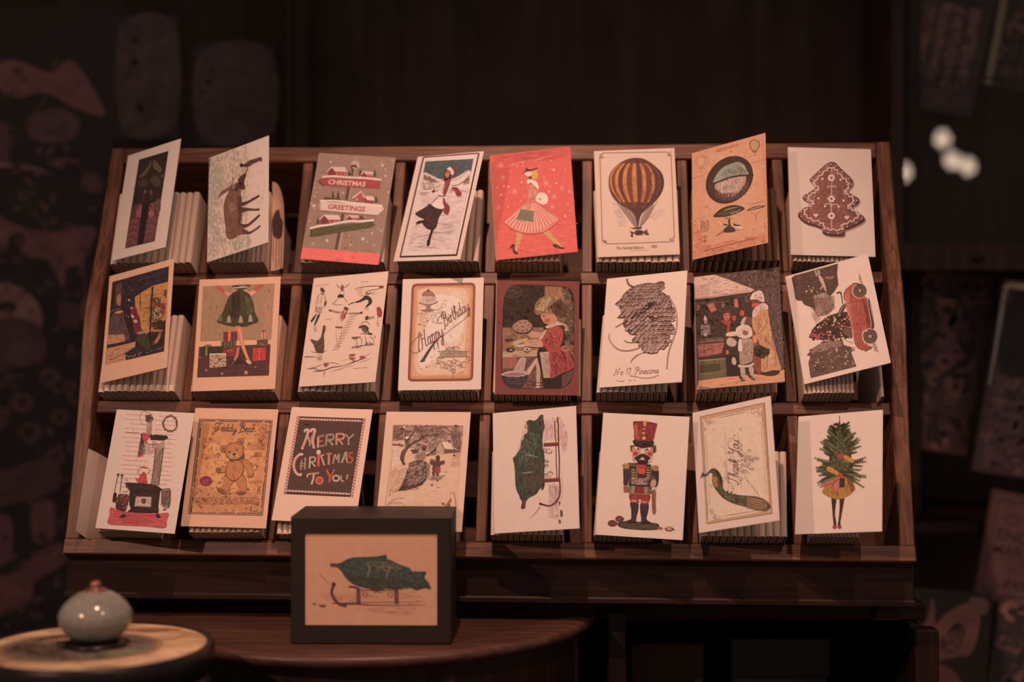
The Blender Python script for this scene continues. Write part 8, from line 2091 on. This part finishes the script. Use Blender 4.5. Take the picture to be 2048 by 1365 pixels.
def toile(A, w, h):
    pk, md, dk = '402624', '311f1d', '1a1413'
    ox, oy = -w / 2, -h / 2          # drawn from the sheet's own top left corner

    def s(l):
        return [v + (ox if i % 2 == 0 else oy) for i, v in enumerate(l)]
    A.B(pk, s([20, 120, 60, 105, 130, 130, 170, 105, 210, 150, 240, 215, 180, 200, 120, 170, 60, 180, 20, 150]))
    A.B(md, s([90, 220, 150, 200, 190, 230, 175, 265, 120, 270, 85, 250])); A.B(md, s([15, 230, 45, 240, 50, 300, 20, 320]))
    A.L('4b302d', 7, s([0, 318, 60, 316, 120, 330, 160, 352, 190, 372])); A.L(pk, 6, s([130, 312, 160, 305, 190, 310])); A.B(md, s([200, 330, 235, 345, 230, 370, 195, 362]))
    A.B(dk, s([40, 325, 120, 330, 170, 350, 200, 390, 180, 430, 110, 435, 50, 395])); A.B(pk, s([0, 395, 50, 430, 130, 450, 220, 440, 200, 520, 210, 640, 160, 560, 120, 520, 60, 480, 0, 470]))
    A.B(dk, s([45, 465, 70, 450, 80, 470, 60, 490])); A.B(dk, s([60, 520, 100, 500, 140, 520, 150, 600, 120, 590, 80, 560])); A.B('4a302c', s([15, 560, 70, 560, 110, 600, 110, 650, 60, 660, 10, 640])); A.E(dk, ox + 45, oy + 600, 20, 12)
    A.B(dk, s([160, 530, 190, 520, 200, 580, 175, 600])); A.B(md, s([150, 590, 190, 600, 185, 640, 150, 630])); A.B(md, s([0, 640, 60, 620, 110, 640, 120, 700, 60, 720, 0, 700]))
    for x, y, r in ((30, 740, 26), (75, 790, 24), (130, 740, 22), (20, 820, 30), (90, 850, 26), (150, 820, 20), (170, 760, 16), (140, 900, 22), (180, 880, 18)):
        A.B(md, s([x - r, y, x - r * .4, y - r * .8, x + r * .7, y - r * .6, x + r, y + r * .2, x + r * .2, y + r * .9, x - r * .6, y + r * .6]), 4); A.E(dk, ox + x, oy + y, r * .35)
    A.B(md, s([0, 940, 60, 920, 140, 900, 150, 960, 90, 985, 0, 1000])); A.B(pk, s([0, 1030, 50, 1020, 55, 1090, 30, 1120, 0, 1120])); A.B(pk, s([95, 1000, 135, 990, 140, 1060, 100, 1070]))
    A.B(pk, s([0, 1150, 60, 1130, 110, 1090, 150, 1070, 160, 1110, 100, 1150, 90, 1190, 0, 1220])); A.HT([md, dk, pk], s([0, 100, 230, 100, 220, 1200, 0, 1250]), 160, 26, 40, 12, 90)


def soft(A, w, h):
    A.B('2a1d1b', [-w * .42, -h * .40, w * .40, -h * .44, w * .44, h * .36, -w * .38, h * .42]); A.HT(['33231f', '241a19'], [-w * .4, -h * .4, w * .4, -h * .4, w * .4, h * .4, -w * .4, h * .4], 60, 30, 60, 12, 80)


panel('wrapping_paper', 'dim brown-pink floral wrapping paper hanging at the far left', 'wrapping paper', 100, 660, 262, 1290, 0, 2.66, '1b1413', toile, .004)
panel('picture_poster', 'dark poster with a faded pink upright patch, on the wall at upper left', 'poster', 295, 155, 130, 250, 0, 2.66, '1c1616', soft, .004)
panel('picture_poster', 'very dark blotched poster beside the door trim, above the moose card', 'poster', 470, 190, 170, 210, 0, 2.66, '191414', soft, .004)

# ================================================================ GLASS CABINET AND THE BOOKS, RIGHT
M['cab'] = wood('cabinet_wood', (.035, .020, .016), (.085, .045, .034), (60, 60, 5), rough=.5)
cab = empty('glass_cabinet', (.64, 2.36, 0))
tag(cab, 'dark glass-fronted cabinet at the right with lamp reflections in its door', 'cabinet')


def cbox(name, lo, hi, mat, bev=.002, parent=None):
    m = MB(); m.box((lo[0] - .64, lo[1] - 2.36, lo[2]), (hi[0] - .64, hi[1] - 2.36, hi[2]), bev)
    return m.build(name, mat, parent or cab)


cbox('side_board', (.640, 2.375, .0), (.652, 2.80, 2.5), M['cab'])
cbox('side_board', (1.50, 2.375, .0), (1.512, 2.80, 2.5), M['cab'])
cbox('back_panel', (.653, 2.785, .0), (1.499, 2.799, 2.5), M['cab'])
cbox('shelf', (.653, 2.40, 1.484), (1.499, 2.78, 1.502), M['cab'])
cbox('shelf', (.653, 2.40, 1.02), (1.499, 2.78, 1.038), M['cab'])
door = cbox('door_stile', (.638, 2.352, 1.47), (.6585, 2.374, 2.45), M['cab'])
cbox('shelf_edge', (.660, 2.4095, 1.802), (1.498, 2.414, 1.8045), M['cab'], .0005)
cbox('door_rail', (.659, 2.352, 1.468), (1.50, 2.374, 1.512), M['cab'])


def glass_mat():
    m = bpy.data.materials.new('cabinet_glass')
    m.use_nodes = True
    nt = m.node_tree
    nt.nodes.clear()
    out = nn(nt, 'ShaderNodeOutputMaterial')
    mix = nn(nt, 'ShaderNodeMixShader')
    fr_ = nn(nt, 'ShaderNodeFresnel')
    fr_.inputs['IOR'].default_value = 1.5
    tr = nn(nt, 'ShaderNodeBsdfTransparent')
    gl = nn(nt, 'ShaderNodeBsdfGlossy')
    gl.inputs['Roughness'].default_value = 0.0
    n1 = nn(nt, 'ShaderNodeTexNoise')
    n1.inputs['Scale'].default_value = 1.2
    mr = nn(nt, 'ShaderNodeMapRange')
    mr.inputs['To Min'].default_value = .93
    mr.inputs['To Max'].default_value = .97
    nt.links.new(n1.outputs['Fac'], mr.inputs['Value'])
    nt.links.new(mr.outputs['Result'], tr.inputs['Color'])
    nt.links.new(fr_.outputs[0], mix.inputs[0])
    nt.links.new(tr.outputs[0], mix.inputs[1])
    nt.links.new(gl.outputs[0], mix.inputs[2])
    nt.links.new(mix.outputs[0], out.inputs[0])
    return m


m = MB()
m.poly([(.6587 - .64, 2.360 - 2.36, 1.5125), (1.4995 - .64, 0, 1.5125), (1.4995 - .64, 0, 2.45), (.6587 - .64, 0, 2.45)])
m.build('glass_pane', glass_mat(), cab)
t_ = MB(); t_.lathe([(.0001, -.010), (.006, -.010), (.008, -.006), (.008, 0), (.0001, 0)], 24)
o = t_.build('door_knob', M['iron'], cab); o.rotation_euler = (R(-90), 0, 0); o.location = ((1956 - 1024) * 2.35 / 2800 - .64, -.008, 1.490)
# hanging shop lamps behind and beside the viewer; their bulbs are what shines in the glass
em = bpy.data.materials.new('warm_bulb')
em.use_nodes = True
eb = em.node_tree.nodes['Principled BSDF']
eb.inputs['Emission Color'].default_value = (1.0, .76, .56, 1)
eb.inputs['Emission Strength'].default_value = 19
eb.inputs['Base Color'].default_value = (.8, .7, .6, 1)
for x, y, lab in ((1885, 273, 'bare warm bulb on a cord, highest of the four lamps mirrored in the glass'), (1905, 316, 'bare warm bulb on a cord, second lowest on the right in the glass'),
                  (1936, 328, 'bare warm bulb on a cord, farthest right of the lamps in the glass'), (1808, 340, 'bare warm bulb on a cord, at the left edge of the cabinet glass')):
    dx, dz = (x - 1024) / 2800, (682.5 - y) / 2800
    tt = 3.35 + (.15 if x == 1933 else 0)
    P = (dx * (2.36 + tt), 2.36 - tt, CAMZ + dz * (2.36 + tt))
    t = empty('pendant_lamp', P)
    tag(t, lab, 'lamp')
    m = MB()
    m.lathe([(r_ * 1.5, z_ * 1.5 - .0135) for r_, z_ in [(.0001, -.021), (.008, -.0195), (.0155, -.014), (.0205, -.004), (.021, .003), (.018, .012), (.0105, .020), (.0085, .026), (.0001, .027)]], 24)
    m.build('bulb', em, t)
    m = MB(); m.lathe([(.0001, .0275), (.0125, .0275), (.0135, .034), (.0125, .056), (.004, .062), (.0001, .063)], 20)
    m.build('lamp_socket', M['iron'], t)
    m = MB(); m.tube([(0, 0, .063), (0, 0, 2.9 - P[2])], .0022, 6)
    m.build('cord', M['iron'], t)


def columns(A, w, h):
    A.P('2a1d1c', [-w * .5, -h * .5, w * .5, -h * .5, w * .5, h * .5, -w * .5, h * .5])
    for k in range(7):
        A.L('5a3a32', 4, el(-w * .34 + k * w * .115, -h * .42, 6, 8, 10))
    A.P('1d1716', [-w * .36, -h * .36, w * .36, -h * .36, w * .36, -h * .30, -w * .36, -h * .30]); A.HT(['4b312c', '3a2724'], [-w * .34, -h * .29, w * .34, -h * .29, w * .34, -h * .20, -w * .34, -h * .20], 50, 30, 0, 7); A.P('1d1716', [-w * .36, -h * .17, w * .36, -h * .17, w * .36, -h * .13, -w * .36, -h * .13])
    for k in range(4):
        x = -w * .28 + k * w * .19
        A.HT(['54372f', '44302a', '5d3e34'], [x - 12, -h * .12, x + 12, -h * .12, x + 10, h * .36, x - 10, h * .36], 60, 26, 70, 7, 70)
    A.HT(['3a2724'], [-w * .4, h * .38, w * .4, h * .38, w * .4, h * .46, -w * .4, h * .46], 30, 40, 0, 7)


def floral(A, w, h):
    rd = A.rnd
    for k in range(26):
        x, y = rd.uniform(-w * .42, w * .42), rd.uniform(-h * .46, h * .46)
        r = rd.uniform(10, 26)
        A.B(rd.choice(['432b28', '4a2f2b', '3c2725']), [x - r, y, x - r * .3, y - r * .9, x + r * .8, y - r * .5, x + r, y + r * .4, x, y + r * .9], 4)
        A.B('1c1616', [x - r * .4, y + r * .1, x, y - r * .35, x + r * .5, y, x + r * .1, y + r * .4], 4)
    A.HT(['1d1717', '221a19'], [-w * .48, -h * .48, w * .48, -h * .48, w * .48, h * .48, -w * .48, h * .48], 46, 50, -40, 15, 80)


def bloom(A, w, h):
    A.B('4f2f2c', [-w * .34, -h * .02, -w * .08, -h * .30, w * .22, -h * .42, w * .36, -h * .30, w * .30, 0, w * .10, h * .06, -w * .16, h * .10]); A.B('1d1616', [-w * .02, -h * .16, w * .10, -h * .24, w * .18, -h * .14, w * .06, -h * .08])
    A.B('4a2a29', [-w * .5, h * .40, -w * .34, h * .20, -w * .05, h * .14, w * .18, h * .26, w * .20, h * .5, -w * .5, h * .5]); A.B('4b2e2b', [-w * .44, -h * .05, -w * .30, -h * .25, -w * .26, -h * .44, -w * .20, -h * .25, -w * .26, -h * .08]); A.B('44302a', [w * .2, -h * .46, w * .42, -h * .46, w * .44, -h * .34, w * .3, -h * .34])
    A.HT(['5a3733', '3c2524', '2a1d1c'], [-w * .3, 0, w * .3, -h * .3, w * .1, h * .05], 60, 24, 40, 7, 90)


def ency(A, w, h):
    A.P('3c2524', [-w * .44, -h * .46, w * .46, -h * .46, w * .46, h * .46, -w * .44, h * .46]); A.L('1d1717', 3, [-w * .40, -h * .42, w * .42, -h * .42, w * .42, h * .42, -w * .40, h * .42, -w * .40, -h * .42], False)
    A.L('241a19', 3, el(w * .02 - 20, -h * .26, 14, 10, 12)); A.T('1f1817', 'ENC', -w * .34, -h * .06, 34, 0, .03, 1.0); A.T('241a19', 'MAR', -w * .36, h * .07, 30, 0, .02, 1.0); A.T('241a19', '20', -w * .10, h * .22, 20); A.HT(['241a19'], [-w * .2, h * .28, w * .3, h * .28, w * .3, h * .36, -w * .2, h * .36], 14, 30, 90, 10)


def arch(A, w, h):
    A.HT(['3a2524', '45302c', '201918'], [-w * .4, -h * .05, w * .48, -h * .05, w * .48, h * .48, -w * .4, h * .48], 80, 60, -20, 18, 60); A.B('1b1616', [-w * .3, -h * .42, w * .5, -h * .42, w * .5, -h * .1, -w * .3, -h * .02])
    A.L('8a6d54', 15, [-w * .45, h * .05, -w * .445, -h * .2, -w * .44, -h * .42, -w * .40, -h * .47, -w * .30, -h * .478], True, 3); A.L('6b5242', 15, [-w * .36, -h * .475, 0, -h * .477, w * .5, -h * .475], False)


panel('picture_book', 'dark book of columned pictures leaning behind the cabinet glass, above the lamp reflections', 'book', 1899, 50, 160, 350, 12, 2.55, '2b1d1b', columns, .012, part='cover_picture', edge=(-30, 1, '6b4a3c'))
panel('picture_book', 'book with a pale slanting spine at the top right corner', 'book', 2062, 60, 130, 250, 11, 2.55, '2c1f1e', floral, .012, part='cover_picture', edge=(-8, 6, '6b4a3c'))
panel('picture_book', 'dim floral covered book standing right of the rack, below the cabinet door', 'book', 1893, 725, 138, 360, 9, 2.50, '33221f', floral, .014, part='cover_picture')
panel('picture_book', 'book with a tan rounded spine corner at the right edge, level with the middle row', 'book', 2040, 760, 130, 390, 9, 2.42, '2a1e1d', arch, .014, part='cover_picture')
panel('picture_book', 'dull red book lettered ENC at the right edge, low down', 'book', 2032, 1100, 132, 220, 11, 2.376, '38221f', ency, .014, part='cover_picture')
panel('picture_book', 'dim book with large pink blossoms on its cover, bottom right', 'book', 1897, 1300, 160, 230, 5, 2.30, '201817', bloom, .014, part='cover_picture')
panel('picture_book', 'dark leafy book cut by the bottom right corner of the picture', 'book', 2040, 1310, 110, 220, 9, 2.33, '251b1a', floral, .014, part='cover_picture')
